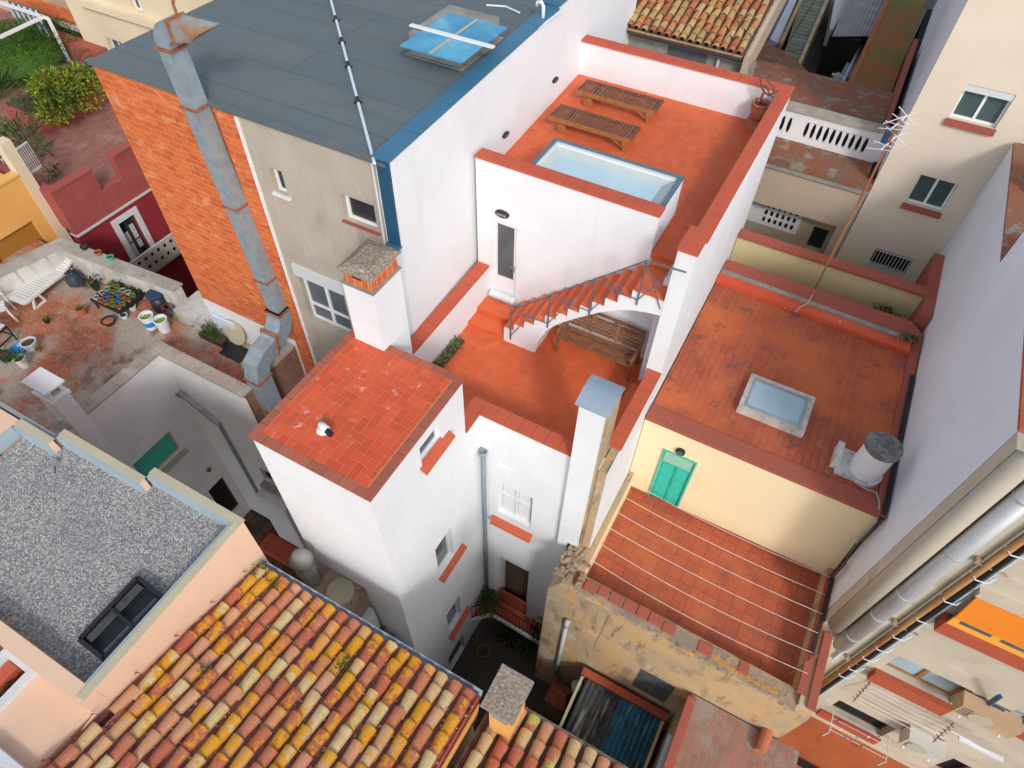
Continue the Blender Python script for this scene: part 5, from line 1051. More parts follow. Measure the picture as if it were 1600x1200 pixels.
# ------------------------------------------------------------------ lower tiled roof with the ochre chimney
lh = thing('low_tile_house', 'small lower roof of buff clay tiles with an ochre chimney', 'house', (-.6, 1, G))
a = at(822, 1116, z=-11.3); cov, pan = clay_tiles(V((-1.28, a.y, -11.3)), u, V((0, -math.cos(.3), math.sin(.3))), 9, .24, 9, .31, rr=.09, lift=.05, seed=8)
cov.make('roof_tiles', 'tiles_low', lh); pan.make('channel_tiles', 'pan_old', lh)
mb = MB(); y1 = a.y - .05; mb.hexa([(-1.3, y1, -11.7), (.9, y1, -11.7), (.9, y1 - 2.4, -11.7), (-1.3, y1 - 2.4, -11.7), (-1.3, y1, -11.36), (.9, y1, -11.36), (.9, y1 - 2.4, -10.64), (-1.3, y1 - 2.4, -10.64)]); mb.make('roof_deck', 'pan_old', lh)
mb = MB(); mb.box(-1.3, .88, -1, y1 - .12, G, -11.702); mb.make('wall', 'ochre', lh)
mb = MB(); mb.tube([(-1.0, a.y + .06, -11.34), (.0, a.y + .06, -11.33), (.92, a.y + .06, -11.34)], .045, 8); mb.make('eaves_roll', 'rag', lh)
ch = BX('chimney', 'yellow', lh, (-1.20, -.86, 1.92, 2.40, -12.4, -9.72))
mb = MB(); mb.hexa([(-1.30, 1.85, -9.718), (-.79, 1.85, -9.718), (-.79, 2.47, -9.718), (-1.30, 2.47, -9.718), (-1.29, 1.86, -9.64), (-.80, 1.86, -9.64), (-.80, 2.46, -9.60), (-1.29, 2.46, -9.60)]); mb.make('chimney_cap', 'stone_cap', ch)
g = MB(); g.box(-1.16, -.90, 1.905, 1.918, -10.2, -9.98); g.make('patch', 'zinc_dull', ch); g = MB(); g.box(-1.12, -.9, 1.895, 1.918, -9.97, -9.92); g.make('vent_lip', 'frame_pale', ch)
CAM_SCALE[0] = 1.0
# ------------------------------------------------------------------ cream house
kh = thing('cream_house', 'cream house with flat red tiled roof and a lower red tiled drying terrace', 'house', (1, 9, G))
KX0, KX1, KY0, KY1, KZ = -1.27, 3.52, 8.6, 13.9, -11.0
LF = -13.9
WK = Wall(0, KY0, 1, 0, 0, -1); gd = (-.67, .01, LF + .03, -11.88)
mb = MB(); WK.panel(mb, KX0, KX1, LF, KZ - .1, .3, [gd]); mb.make('terrace_wall', 'cream', kh)
mb = MB(); mb.box(KX0, KX1, KY0 + .302, KY1, G, KZ - .16); mb.box(KX0, KX1, KY0, KY0 + .3, G, LF); mb.make('wall', 'cream', kh)
mb = MB(); mb.box(KX0 + .02, KX1 - .02, KY0 + .3, KY1, KZ - .158, KZ - .06); mb.make('roof', 'red_roof', kh)
mb = MB(); mb.prism([(KX0 - .0, KY0 - .05), (KX1, KY0 - .05), (KX1 - .18, KY0 + .33), (KX0, KY0 + .33)], KZ - .098, KZ + .0); mb.make('front_coping', 'cap_old', kh)
mb = MB(); mb.prism([(KX1 - .2, KY0 + .34), (KX1, KY0 - .045), (KX1, KY1 + .0), (KX1 - .2, KY1 - .3)], KZ - .055, KZ - .005); mb.make('side_coping', 'cap_old', kh)
mb = MB(); mb.prism([(KX0, KY1 - .55), (KX1 - .22, KY1 - .75), (KX1 - .22, KY1 - .42), (KX0, KY1 - .25)], KZ - .06, KZ + .05); mb.make('back_kerb', 'roof_tile_orange', kh)
mb = MB(); mb.prism([(KX0, KY1 - .248), (KX1 - .22, KY1 - .418), (KX1 - .22, KY1 - .28), (KX0, KY1 - .12)], KZ - .06, KZ + .08); mb.make('mossy_kerb', 'concrete', kh)
mb = MB(); mb.prism([(KX0, KY1 - .118), (KX1 - .2, KY1 - .278), (KX1, KY1), (KX1 - .3, KY1 + .35), (KX0, KY1 + .35)], KZ - .4, KZ + .03); mb.make('back_coping', 'cap_old', kh)
bush((3.2, KY1 - .4, KZ + .1), .22, .1, .08, 160, .07, .03, seed=14).make('moss_tuft', 'leaf', kh)
# roof light
sk = MB(); sx0, sx1, sy0, sy1 = .44, 1.62, 9.75, 10.62; zt = KZ + .10
for b in ((sx0 - .1, sx1 + .1, sy0 - .1, sy0), (sx0 - .1, sx1 + .1, sy1, sy1 + .1), (sx0 - .1, sx0, sy0, sy1), (sx1, sx1 + .1, sy0, sy1)): sk.box(*b, KZ - .06, zt)
s_ = sk.make('skylight', 'white_dirty', kh)
g = MB(); g.box(sx0, sx1, sy0, sy1, zt - .06, zt - .02); g.make('pane', 'glass_sky', s_)
g = MB(); 
for b in ((sx0, sx1, sy0, sy0 + .05), (sx0, sx1, sy1 - .05, sy1), (sx0, sx0 + .05, sy0 + .05, sy1 - .05), (sx1 - .05, sx1, sy0 + .05, sy1 - .05)): g.box(*b, zt - .018, zt + .015)
g.make('frame', 'zinc_dull', s_)
# doors and lamp
d_ = MB(); 
for a0, a1 in ((gd[0], (gd[0] + gd[1]) / 2 - .008), ((gd[0] + gd[1]) / 2 + .008, gd[1])): WK.box(d_, a0, a1, -.07, -.03, gd[2], gd[3])
d_.box(gd[0], gd[1], 8.74, 8.76, gd[2], gd[3])
for c0 in (gd[0] + .05, (gd[0] + gd[1]) / 2 + .05):
    for q_ in range(4): WK.box(d_, c0, c0 + .24, -.029, -.012, gd[2] + .12 + q_ * .5, gd[2] + .52 + q_ * .5)
dd = d_.make('door', 'turq', kh); dd['label'] = 'turquoise double door on the drying terrace'
g = MB(); WK.box(g, gd[0] + .02, gd[1] - .02, -.011, -.006, gd[3] - .40, gd[3] - .02); g.make('pale_top', 'turq_pale', dd)  # paler strip across the top of both leaves
g = MB(); WK.box(g, gd[0] - .04, gd[0] - .003, .002, .03, gd[2], gd[3] + .04); WK.box(g, gd[1] + .003, gd[1] + .04, .002, .03, gd[2], gd[3] + .04); WK.box(g, gd[0] - .003, gd[1] + .003, .002, .03, gd[3] + .004, gd[3] + .04); g.make('door_frame', 'green_shut', dd)
g = MB()
for k in range(1, 3): z = gd[2] + (gd[3] - gd[2]) * k / 3.2; WK.box(g, gd[0], gd[1], -.028, -.020, z, z + .03)
WK.box(g, gd[0] + .31, gd[0] + .325, -.0295, -.01, -13.0, -12.9); g.make('rail', 'turq', dd)
mb = MB(); WK.box(mb, gd[0] - .02, gd[1] + .02, .002, .05, LF + .004, LF + .10); mb.make('door_sill', 'cap_old', kh)
round_lamp(WK, -.36, -11.68, .10, kh, 'black', 'glass_grey')
mb = MB(); WK.box(mb, KX0 + .13, KX1 - .15, .002, .04, LF + .004, LF + .12); mb.make('skirting', 'cap_old', kh)
# drying terrace
FYK = 5.4; PTZ = -13.28
mb = MB(); mb.box(-1.14, 3.40, 5.82, KY0 - .002, LF - .4, LF); mb.make('terrace_floor', 'red_yard', kh)
mb = MB(); mb.box(-1.75, 3.75, FYK + .3, KY0 - .01, G, LF - .402); mb.make('wall', 'ochre', kh)
sw = (.70, 1.54, -17.0, -15.55)
mb = MB(); Wall(0, FYK, 1, 0, 0, -1).panel(mb, -1.76, 3.75, G, LF, .3, [sw]); mb.make('front_wall', 'ochre', kh)
mb = MB(); mb.hexa([(-1.76, FYK, LF), (3.75, FYK, LF), (3.75, FYK + .4, LF), (-1.76, FYK + .4, LF), (-1.5, FYK, PTZ - .02), (3.75, FYK, PTZ - .25), (3.75, FYK + .4, PTZ - .25), (-1.5, FYK + .4, PTZ - .02)]); mb.make('front_parapet', 'ochre', kh)
rnd = random.Random(4); x = -1.3
def ptz(x): return PTZ - .02 - .23 * (x + 1.5) / 5.2
mb = MB(); mb.hexa([(-1.5, FYK - .03, ptz(-1.5) - .02), (3.46, FYK - .03, ptz(3.46) - .02), (3.46, FYK + .41, ptz(3.46) - .02), (-1.5, FYK + .41, ptz(-1.5) - .02), (-1.5, FYK + .01, ptz(-1.5) + .012), (3.46, FYK + .01, ptz(3.46) + .012), (3.46, FYK + .37, ptz(3.46) + .012), (-1.5, FYK + .37, ptz(-1.5) + .012)]); mb.make('parapet_mortar', 'rag', kh)
while x < 3.2:
    w_ = rnd.uniform(.2, .3)
    if rnd.random() < (.86 if x < .9 else .35):
        z = ptz(x) + .004 + rnd.uniform(0, .012); d = rnd.uniform(-.03, .05); e = rnd.uniform(-.02, .02); y0 = FYK + .12 + d
        mb = MB(); mb.hexa([(x, y0, z), (x + w_, y0 + e, z), (x + w_, y0 + .24 + e, z), (x, y0 + .24, z), (x + .01, y0 + .01, z + .03), (x + w_ - .01, y0 + e + .01, z + .025), (x + w_ - .01, y0 + .23 + e, z + .03), (x + .01, y0 + .23, z + .03)]); mb.make('parapet_tile', 'cap_old', kh)
    x += w_ + rnd.uniform(.005, .04)
mb = MB(); rnd = random.Random(6)
for k in range(80):
    x = rnd.uniform(-1.45, 3.4); z = ptz(x); r = rnd.uniform(.01, .028); c_ = (x, FYK + rnd.choice((rnd.uniform(-.02, .1), rnd.uniform(.0, .38))), z - .01)
    mb.hexa([(c_[0] - r, c_[1] - r, z - .03), (c_[0] + r, c_[1] - r * .7, z - .03), (c_[0] + r * .8, c_[1] + r, z - .03), (c_[0] - r, c_[1] + r, z - .03), (c_[0] - r * .6, c_[1] - r * .5, z + r * .9), (c_[0] + r * .6, c_[1] - r * .5, z + r * .8), (c_[0] + r * .5, c_[1] + r * .6, z + r), (c_[0] - r * .6, c_[1] + r * .6, z + r * .8)])
o = mb.make('broken_edge', 'rag', kh); o['kind'] = 'stuff'
mb = MB(); rnd = random.Random(16)
for k in range(110):
    x = rnd.uniform(1.9, 3.1); z = ptz(x) + .01; r = rnd.uniform(.012, .032); y = FYK + .12 + rnd.gauss(0, .04); mb.lathe((x, y, z), [(r, 0), (r * .8, .004), (.004, .007)], 6)
o = mb.make('orange_lichen', 'lichen', kh); o['kind'] = 'stuff'
# ragged left parapet
mb = MB(); mb.box(-1.15, -1.13, 5.82, KY0 - .002, LF, -13.22); mb.make('inner_render', 'cream', kh)
mb = MB(); mb.hexa([(-1.76, FYK + .402, LF), (-1.15, FYK + .402, LF), (-1.15, KY0 - .002, LF), (-1.76, KY0 - .002, LF), (-1.70, FYK + .402, -13.23), (-1.151, FYK + .402, -13.20), (-1.151, KY0 - .002, -13.215), (-1.70, KY0 - .002, -13.215)]); mb.make('left_parapet', 'ochre', kh)
mb = MB()
for k in range(130):
    y = FYK + .1 + rnd.random() * (1.0 if k % 3 else 2.6); w_ = .10 if y > 6.05 else .3; x = -1.42 + rnd.uniform(-w_, w_); r = rnd.uniform(.05, .13)
    z = -13.23; r *= .55; mb.hexa([(x - r, y - r, z - .06), (x + r, y - r * .8, z - .06), (x + r * .9, y + r, z - .06), (x - r, y + r, z - .06), (x - r * .8, y - r * .7, z + rnd.uniform(.02, .1)), (x + r * .8, y - r * .7, z + rnd.uniform(.02, .1)), (x + r * .7, y + r * .8, z + rnd.uniform(.02, .1)), (x - r * .7, y + r * .8, z + rnd.uniform(.02, .1))])
o = mb.make('rubble_top', 'rag', kh); o['kind'] = 'stuff'
# right parapet
mb = MB(); mb.box(3.402, 3.52, FYK + .402, KY0 - .004, LF - .4, -13.45); mb.make('right_parapet', 'ochre', kh)
mb = MB(); mb.box(3.47, 3.75, FYK + .1, 7.15, LF, -13.40); mb.make('right_parapet', 'ochre', kh)
mb = MB(); mb.hexa([(3.38, FYK + .3, -13.448), (3.54, FYK + .3, -13.448), (3.54, KY0 - .2, -13.448), (3.40, KY0 - .2, -13.448), (3.38, FYK + .3, -13.36), (3.54, FYK + .3, -13.36), (3.54, KY0 - .2, -13.36), (3.40, KY0 - .2, -13.36)]); mb.box(3.60, 3.76, FYK + .1, 7.1, -13.398, -13.34); mb.make('parapet_cap', 'cap_old', kh)
mb = MB(); mb.bar((3.45, 8.25, -13.4), (3.45, 8.25, -12.5), .04, .04); mb.make('line_post', 'iron', kh)
mb = MB(); mb.bar((3.08, 5.85, -13.9), (3.55, 6.5, -13.2), .03, .03); mb.make('iron_brace', 'rust', kh)
# front of the drying terrace
W5 = Wall(0, FYK, 1, 0, 0, -1)
f = window(kh, W5, *sw, rec=.03, fw=.05, fm='grey_shut', pm='grey_shut', mull=1, name='window_shutter', label='closed grey louvred shutter on the peeling wall')
g = MB()
for k in range(14): z = sw[2] + .07 + k * .095; W5.box(g, sw[0] + .05, sw[1] - .05, -.032, -.022, z, z + .05)
g.make('louvres', 'grey_shut', f)
mb = MB(); mb.tube([(-1.16, FYK - .02, -14.95), (-1.16, FYK - .09, -15.0), (-1.16, FYK - .09, -15.2)], .06, 10); mb.tube([(-1.16, FYK - .08, -15.15), (-1.15, FYK - .08, -19.0)], .05, 10); mb.make('downpipe', 'pvc', kh, smooth=True)
mb = MB(); mb.bar((-.35, FYK - .004, -13.6), (-.42, FYK - .004, -15.9), .02, .006); mb.make('wall_cable', 'zinc_dull', kh)
# round chimney with a lid on the cream roof
tk = thing('round_chimney', 'thick white cylindrical chimney with a dark lichened lid on the red roof', 'chimney', (2.98, 9.45, KZ - .06)); c = V((2.98, 9.43, KZ - .06))
mb = MB(); mb.lathe(c, [(.34, 0), (.34, .08), (.30, .10), (.30, .86)], 40); mb.make('stack', 'white_old', tk, smooth=False)
mb = MB(); mb.lathe(c, [(.31, .862), (.34, .87), (.34, .93), (.02, .95)], 28); mb.make('lid', 'slate_lid', tk)
mb = MB(); mb.box(c.x - .52, c.x + .1, c.y - .32, c.y + .32, KZ - .058, KZ + .05); mb.box(c.x - .62, c.x - .5, c.y - .2, c.y + .3, KZ - .058, KZ + .22); mb.make('base', 'white_dirty', tk)
# clothes lines over the drying terrace
ends = [((985, 763), (1305, 872)), ((972, 785), (1297, 915)), ((960, 808), (1293, 945)), ((944, 838), (1280, 975)), ((930, 860), (1272, 1008)), ((912, 905), (1265, 1040))]
nm = ['nearest the cream wall', 'second from the cream wall', 'third from the cream wall', 'third from the open front edge', 'second from the open front edge', 'nearest the open front edge']
for k, (a, b) in enumerate(ends):
    y = 8.35 - k * .44; p, q = V((-1.14, y, -13.25 + .02)), V((3.46, y - .08, -13.25)); mb = MB()
    pts = [p.lerp(q, t / 14) - V((0, 0, (.16 + .1 * (k > 3)) * 4 * (t / 14) * (1 - t / 14))) for t in range(15)]
    mb.tube(pts, .0062, 5); o = mb.make('clothes_line', 'wire'); tag(o, 'pale sagging clothes line over the red terrace, ' + nm[k], 'clothes line', 'clothes lines over the drying terrace')
# cables at the roof corner
for k, lab in enumerate(('black cable running down the corner of the cream roof, nearest the bluish wall', 'pale cable looping from the round chimney to the roof corner')):
    mb = MB(); d = .05 * k
    if k == 0:
        for j in range(3): mb.tube([(3.50 - .03 * j, 12.5, KZ + .03), (3.50 - .03 * j, 8.8, KZ + .03), (3.49 - .03 * j, 8.5, KZ - .02), (3.49 - .035 * j, 8.49, KZ - .9), (3.49 - .03 * j, 8.3, -13.2), (3.49 - .03 * j, 6.5, -13.32)], .014, 5)
    else: mb.tube([(2.9, 9.0, KZ + .06), (3.1, 8.95, KZ + .08), (3.25, 8.98, KZ + .07), (3.35, 8.8, KZ + .05), (3.42, 8.48, KZ - .1), (3.42, 8.47, KZ - 1.0)], .016, 5)
    o = mb.make('roof_cable', 'cable_black' if k == 0 else 'zinc_dull'); tag(o, lab, 'cable')
# ------------------------------------------------------------------ yard below: lean-to and brick terrace
ln = thing('lean_to', 'grimy corrugated lean-to roof with a red beam against the peeling wall', 'shed', (.6, 4.6, G))
za, zb = -17.2, -17.55
def corr(mb, x0, x1, y0, z0, y1, z1, n):
    for k in range(n * 4):
        xa, xb = x0 + (x1 - x0) * k / (n * 4), x0 + (x1 - x0) * (k + 1) / (n * 4); f0, f1 = [.03 * math.sin(2 * math.pi * t / 4) for t in (k, k + 1)]
        mb.face([(xa, y0, z0 + f0), (xb, y0, z0 + f1), (xb, y1, z1 + f1), (xa, y1, z1 + f0)])
mb = MB(); corr(mb, .62, 1.62, 5.1, za, 3.4, zb, 8); mb.make('blue_sheet', 'corr_blue', ln); mb = MB(); corr(mb, -.3, .62, 5.1, za + .01, 3.7, zb + .03, 7); mb.make('clear_sheet', 'corr_clear', ln)
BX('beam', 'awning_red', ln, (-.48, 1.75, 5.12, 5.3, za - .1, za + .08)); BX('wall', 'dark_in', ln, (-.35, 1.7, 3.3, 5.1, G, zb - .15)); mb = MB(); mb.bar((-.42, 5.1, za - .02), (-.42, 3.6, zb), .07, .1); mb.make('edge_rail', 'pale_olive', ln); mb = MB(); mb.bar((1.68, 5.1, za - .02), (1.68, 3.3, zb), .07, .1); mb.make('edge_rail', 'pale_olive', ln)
iv = bush((.4, 3.55, zb + .06), 1.2, .25, .16, 800, .12, .05, seed=44, updir=.5).make('creeper', 'leaf_dark'); tag(iv, 'dark creeper growing along the lower edge of the corrugated lean-to', 'creeper')
bt = thing('brick_terrace', 'old weathered brick roof terrace in the bottom right corner', 'terrace', (3, 4, G)); BX('floor', 'brick_floor', bt, (1.86, 4.2, 1.5, FYK - .03, -15.6, -15.32)); BX('wall', 'ochre', bt, (1.86, 4.2, 1.5, FYK - .05, G, -15.602)); BX('kerb', 'cap_old', bt, (1.80, 1.98, 1.5, FYK - .12, -15.318, -15.25)); BX('drain_pipe', 'pale_flash', bt, (1.70, 1.79, 1.5, 4.4, -15.5, -15.42))
q = at(1175, 1120, z=-15.3); mb = MB(); mb.lathe(q + V((0, 0, .003)), [(.12, 0), (.16, .3), (.13, .32)], 14); o = mb.make('clay_pot', 'terracotta'); tag(o, 'broken terracotta pot on the weathered brick terrace by the wall', 'pot')
q = at(1190, 1155, z=-15.3); mb = MB(); mb.tube([q + V((.05, .25, .12)), q + V((0, -.3, .12))], .12, 12); o = mb.make('clay_pipe', 'terracotta'); tag(o, 'terracotta pipe section lying on the weathered brick terrace', 'pipe')
q = at(875, 1080, z=-18.5); t = thing('clay_hood', 'old terracotta hipped hood in the dark yard beside the peeling wall', 'hood', (q.x, q.y, G)); mb = MB(); mb.hexa([(q.x - .3, q.y - .3, -18.9), (q.x + .3, q.y - .3, -18.9), (q.x + .3, q.y + .3, -18.9), (q.x - .3, q.y + .3, -18.9), (q.x - .2, q.y - .02, -18.6), (q.x + .2, q.y - .02, -18.6), (q.x + .2, q.y + .02, -18.6), (q.x - .2, q.y + .02, -18.6)]); mb.make('roof', 'cap_old', t); BX('box', 'rag', t, (q.x - .25, q.x + .25, q.y - .25, q.y + .25, G, -18.9))
q = at(902, 1070, z=-18.4); t = thing('round_tank', 'small round pale lidded pot beside the terracotta hood', 'pot', (q.x, q.y, G)); mb = MB(); mb.lathe((q.x, q.y, G), [(.13, 0), (.13, 2.0), (.15, 2.02), (.02, 2.06)], 14); mb.make('body', 'frame_pale', t)
# paving stub below the tower and clutter in the alley
pk = thing('brick_pier', 'square red brick pier with a round mortar patch at the foot of the white tower', 'pier', (-5.3, 2.8, G))
a = at(548, 905, z=-13.0); mb = MB(); mb.box(a.x - .55, a.x + .35, 2.62, 3.26, G, -13.05); mb.make('body', 'rag', pk); mb = MB(); mb.lathe((a.x - .05, 2.97, -13.048), [(.29, 0), (.27, .03), (.01, .035)], 22); mb.make('mortar_patch', 'pale_olive', pk)
sh = thing('white_shed', 'small white vented roof box in the alley behind the tile roof', 'shed', (-4.9, 2.9, G)); a = at(558, 960, z=-14); BX('body', 'white_old', sh, (a.x - .32, a.x + .28, 2.55, 3.2, G, -13.9)); BX('vent', 'black', sh, (a.x - .1, a.x + .04, 2.6, 2.72, -13.898, -13.87))
a = at(585, 985, z=-15); o = bush((a.x, 2.9, -15.2), .45, .3, .35, 420, .14, .05, seed=51, updir=.5).make('alley_plants', 'leaf_dark'); tag(o, 'dark green plants crowding the alley below the white tower', 'plant')
a = at(632, 1015, z=-15); t = thing('alley_railing', 'grey metal railing at the foot of the white tower behind the gutter', 'railing', (a.x, 3.0, -16)); mb = MB()
for k in range(7): mb.bar((a.x - .3 + k * .1, 3.1, -16), (a.x - .3 + k * .1, 3.1, -15.0), .02, .02)
mb.bar((a.x - .32, 3.1, -15.0), (a.x + .34, 3.1, -15.0), .03, .03); mb.make('bars', 'frame_pale', t)
BX('alley_terrace', 'concrete', None, (-6.2, TX - .02, 2.2, 3.25, G, -16.0)); tag(bpy.data.objects['alley_terrace'], 'grey concrete slab in the alley at the foot of the white tower', 'slab')
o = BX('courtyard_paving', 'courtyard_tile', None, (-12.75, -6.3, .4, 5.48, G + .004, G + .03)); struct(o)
o = BX('courtyard_step', 'awning_red', None, (-11.4, -6.3, 4.5, 5.05, G + .032, G + .45)); tag(o, 'low crimson step at the foot of the grey white courtyard wall', 'step')
o = BX('stone_block', 'frame_pale', None, (-9.9, -9.3, 3.4, 3.9, G + .034, G + .9)); tag(o, 'pale square masonry block on the mossy courtyard tiles', 'block')
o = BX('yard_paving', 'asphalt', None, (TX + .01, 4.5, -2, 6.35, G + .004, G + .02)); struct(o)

for px, py, r_, m_, lab in ((790, 1000, .28, 'leaf_dark', 'dark leafy potted plant under the little balcony'), (815, 1018, .22, 'leaf', 'green potted plant by the foot of the peeling wall in the dark courtyard'), (755, 1022, .16, 'succulent', 'small potted plant in the middle of the dark courtyard')):
    q = at(px, py, z=G + .02); pot('courtyard_pot', lab, 'pot', q + V((0, 0, .003)), .14, .19, .3, 'terracotta', 'soil', (r_, 160), 'pots in the dark courtyard', pl=m_)
# ------------------------------------------------------------------ tall house on the right
HX = 3.56; HY = 7.3; HT = -6.98
hh = thing('tall_house', 'tall house with a bluish white party wall, grey flue pipes and a stained front', 'house', (6, 10, G))
mb = MB(); mb.box(HX, HX + .3, HY + .32, 12.75, G, HT); mb.box(HX, HX + .3, 12.752, 17.4, G, -7.92); mb.make('party_wall', 'blue_white', hh)
mb = MB(); mb.box(HX + .302, 12, HY + .3, 12.75, G, HT - .02); mb.make('wall', 'facade', hh)
BX('roof', 'red_roof', hh, (HX - .01, 12, HY + .3, 12.75, HT + .002, HT + .06)); BX('back_wall', 'warm_beige', hh, (HX + .302, 12, 12.752, 12.80, -7.92, HT))
BX('back_terrace', 'moss_tile', hh, (HX + .302, 12, 12.802, 15.2, -8.4, -7.95)); BX('terrace_kerb', 'moss_tile', hh, (HX - .01, HX + .32, 12.76, 17.4, -7.918, -7.86)); BX('back_parapet', 'white_old', hh, (HX + .302, 12, 15.3, 15.6, G, -7.1)); BX('back_parapet_cap', 'tan', hh, (HX + .3, 12, 15.28, 15.62, -7.098, -7.04))
WH = Wall(0, HY, 1, 0, 0, -1)
def rc(pts, y=HY): q = [at(px, py, y=y) for px, py in pts]; return (min(p.x for p in q), max(p.x for p in q), min(p.z for p in q), max(p.z for p in q))
# window rectangles measured on the front
def quad(tl, bl, tr, y=HY): a, b, c = at(*tl, y=y), at(*bl, y=y), at(*tr, y=y); return (min(a.x, b.x), c.x, b.z, a.z)
w1 = (4.97, 6.34, -14.16, -13.30); w2 = (5.08, 6.35, -17.35, -16.45)
w3 = quad((1590, 1108), (1575, 1120), (1680, 1140)); w3 = (w3[0], w3[1], w3[2] - .3, w3[3]); w4 = quad((1490, 1185), (1480, 1195), (1540, 1203)); w4 = (w4[0], w4[1], w4[2] - .8, w4[3])
mb = MB(); WH.panel(mb, HX + .002, 12, -21, HT, .298, [w1, w2, w3, w4]); mb.make('front_wall', 'facade', hh)
f = window(hh, WH, *w1, rec=.16, fw=.07, fm='wood_frame', pm='glass_sky', mull=1, sill='awning_red', sout=.14, sover=.05, sh=.42, label='brown framed window with brick red sill')
f = window(hh, WH, *w2, rec=.2, fw=.05, fm='frame_dark', pm='dark_in', mull=0, sill='awning_red', sout=.06, sh=.4, label='dark window above the laundry rack')
f = window(hh, WH, *w3, rec=.15, fw=.06, fm='wood_frame', pm='glass_sky', mull=1, sill='awning_red', sout=.1, sh=.12); f = window(hh, WH, *w4, rec=.2, fw=.05, fm='frame_dark', pm='dark_in', mull=0)
# vertical pipes
zb = -16.9
def vp(name, px, py, r, m, off, z0=zb, z1=HT + 1.2, lab=None):
    x = at(px, py, y=HY - off).x; mb = MB(); mb.tube([(x, HY - off, z0), (x, HY - off, z1)], r, 16); o = mb.make(name, m, hh, smooth=True)
    if lab: o['label'] = lab
    return x
mb = MB(); mb.tube([(HX + .135, HY - .10, -13.1), (HX + .135, HY - .10, HT - .01)], .15, 18); mb.make('corner_pipe', 'beige_pipe', hh, smooth=True)
x = HX + .46; mb = MB(); r = .145
mb.tube([(x, HY - .16, -13.6), (x, HY - .16, HT + .25)], r, 20); fl = mb.make('flue_pipe', 'steel_pipe', hh, smooth=True)
for z in (-13.0, -11.9, -10.9, -9.3, -7.6): mb = MB(); mb.tube([(x, HY - .16, z - .02), (x, HY - .16, z + .02)], r + .012, 20); mb.make('flue_joint', 'steel_pipe', fl)
mb = MB(); mb.lathe((x, HY - .16, -13.7), [(.13, 0), (.145, .1)], 20); mb.make('flue_end', 'slate', fl)
x2 = HX + .66; mb = MB(); mb.tube([(x2, HY - .05, -14.6), (x2, HY - .05, HT - .01)], .028, 8); mb.make('conduit', 'cable_white', hh)
x3 = HX + .94; mb = MB(); mb.tube([(x3, HY - .08, zb + .6), (x3, HY - .08, HT - .01)], .055, 10); mb.make('brown_downpipe', 'brown_pipe', hh, smooth=True)
x3b = HX + .87; mb = MB(); mb.tube([(x3b, HY - .05, zb + .6), (x3b, HY - .05, HT - .01)], .02, 6); mb.make('thin_pipe', 'pale_olive', hh)
x4 = HX + 1.07; mb = MB(); mb.tube([(x4, HY - .05, zb), (x4, HY - .05, HT - .01)], .042, 8); mb.make('black_line', 'black', hh)  # black tube drawn in for the shadowed gap beside the brown pipe
mb = MB(); mb.tube([(x4 + .07, HY - .05, zb), (x4 + .07, HY - .05, HT - .01)], .016, 6); mb.make('white_cable', 'cable_white', hh)
mb = MB()
for z in (-14.9, -14.4, -13.7, -13.1, -12.4, -11.5, -10.6, -9.7, -8.8): mb.tube([(x3 - .08, HY - .04, z), (x3 + .02, HY - .17, z - .03), (x4 + .05, HY - .15, z - .02), (x4 + .16, HY - .005, z)], .012, 5)
mb.make('pipe_clip', 'cable_white', hh)
for z in (-14.2, -12.1, -9.4): mb = MB(); mb.box(x3b - .10, x3b - .03, HY - .10, HY - .002, z - .05, z + .05); mb.bar((x3b - .1, HY - .1, z), (x4 + .2, HY - .04, z - .1), .025, .025); mb.make('pipe_bracket', 'rag', hh)
# awning
aw = thing('orange_awning', 'bright orange window awning with a lighter valance on the stained front', 'awning', at(1530, 960, y=HY)); A = quad((1522, 930), (1467, 978), (1640, 975))
e0, e1 = A[0] + .1, A[1] + .8; za = at(1522, 930, y=HY).z; 
a0 = 4.80; a1 = 8.2; y0 = HY - .16
mb = MB(); mb.hexa([(a0, y0 - .06, -10.88), (a1, y0 - .06, -10.88), (a1, y0 - .02, -10.88), (a0, y0 - .02, -10.88), (a0, HY - .10, -10.19), (a1, HY - .10, -10.19), (a1, HY - .06, -10.19), (a0, HY - .06, -10.19)]); mb.make('canopy', 'awning', aw)
mb = MB(); mb.box(a0 - .05, a1, HY - .14, HY - .003, -10.19, -10.06); mb.make('roller_box', 'facade', aw)
mb = MB(); mb.box(a0, a1, y0 - .05, y0 - .02, -11.15, -10.882); mb.make('valance', 'awning_light', aw); mb = MB(); mb.box(a0 - .03, a1, y0 - .08, HY - .003, -11.50, -11.152); mb.make('lower_band', 'awning_red', aw)
g = MB()
for k in range(5): g.box(a0 + .12 + k * .62, a0 + .60 + k * .62, y0 - .056, y0 - .052, -10.99, -10.90)
g.make('valance_slot', 'grey_shut', aw)
# laundry lines under the window
lb = thing('laundry_bracket', 'folded laundry lines with zigzag brackets under the brown framed window', 'clothes line', (5.9, HY - .1, -15.3))
mb = MB()
for k in range(6):
    y, z = HY - .10 - .03 * k, -14.86 - k * .13; mb.tube([(5.10, y, z), (5.9, y, z - .03), (6.72, y, z)], .008, 5)
mb.make('lines', 'wire', lb)
for xx in (5.08, 6.74):
    mb = MB(); mb.bar((xx, HY - .03, -14.80), (xx, HY - .27, -15.58), .016, .016)
    for k in range(6): mb.bar((xx - .045, HY - .05 - .03 * k, -14.84 - k * .13), (xx + .045, HY - .10 - .03 * k, -14.88 - k * .13), .014, .014)
    mb.make('bracket', 'iron', lb)
lr = thing('laundry_rack', 'white laundry rack with a few coloured pegs below the dark window', 'clothes rack', at(1330, 1120, y=HY)); q0 = at(1305, 1118, y=HY - .4); q1 = at(1392, 1155, y=HY - .4); z = w2[2] + .35
mb = MB()
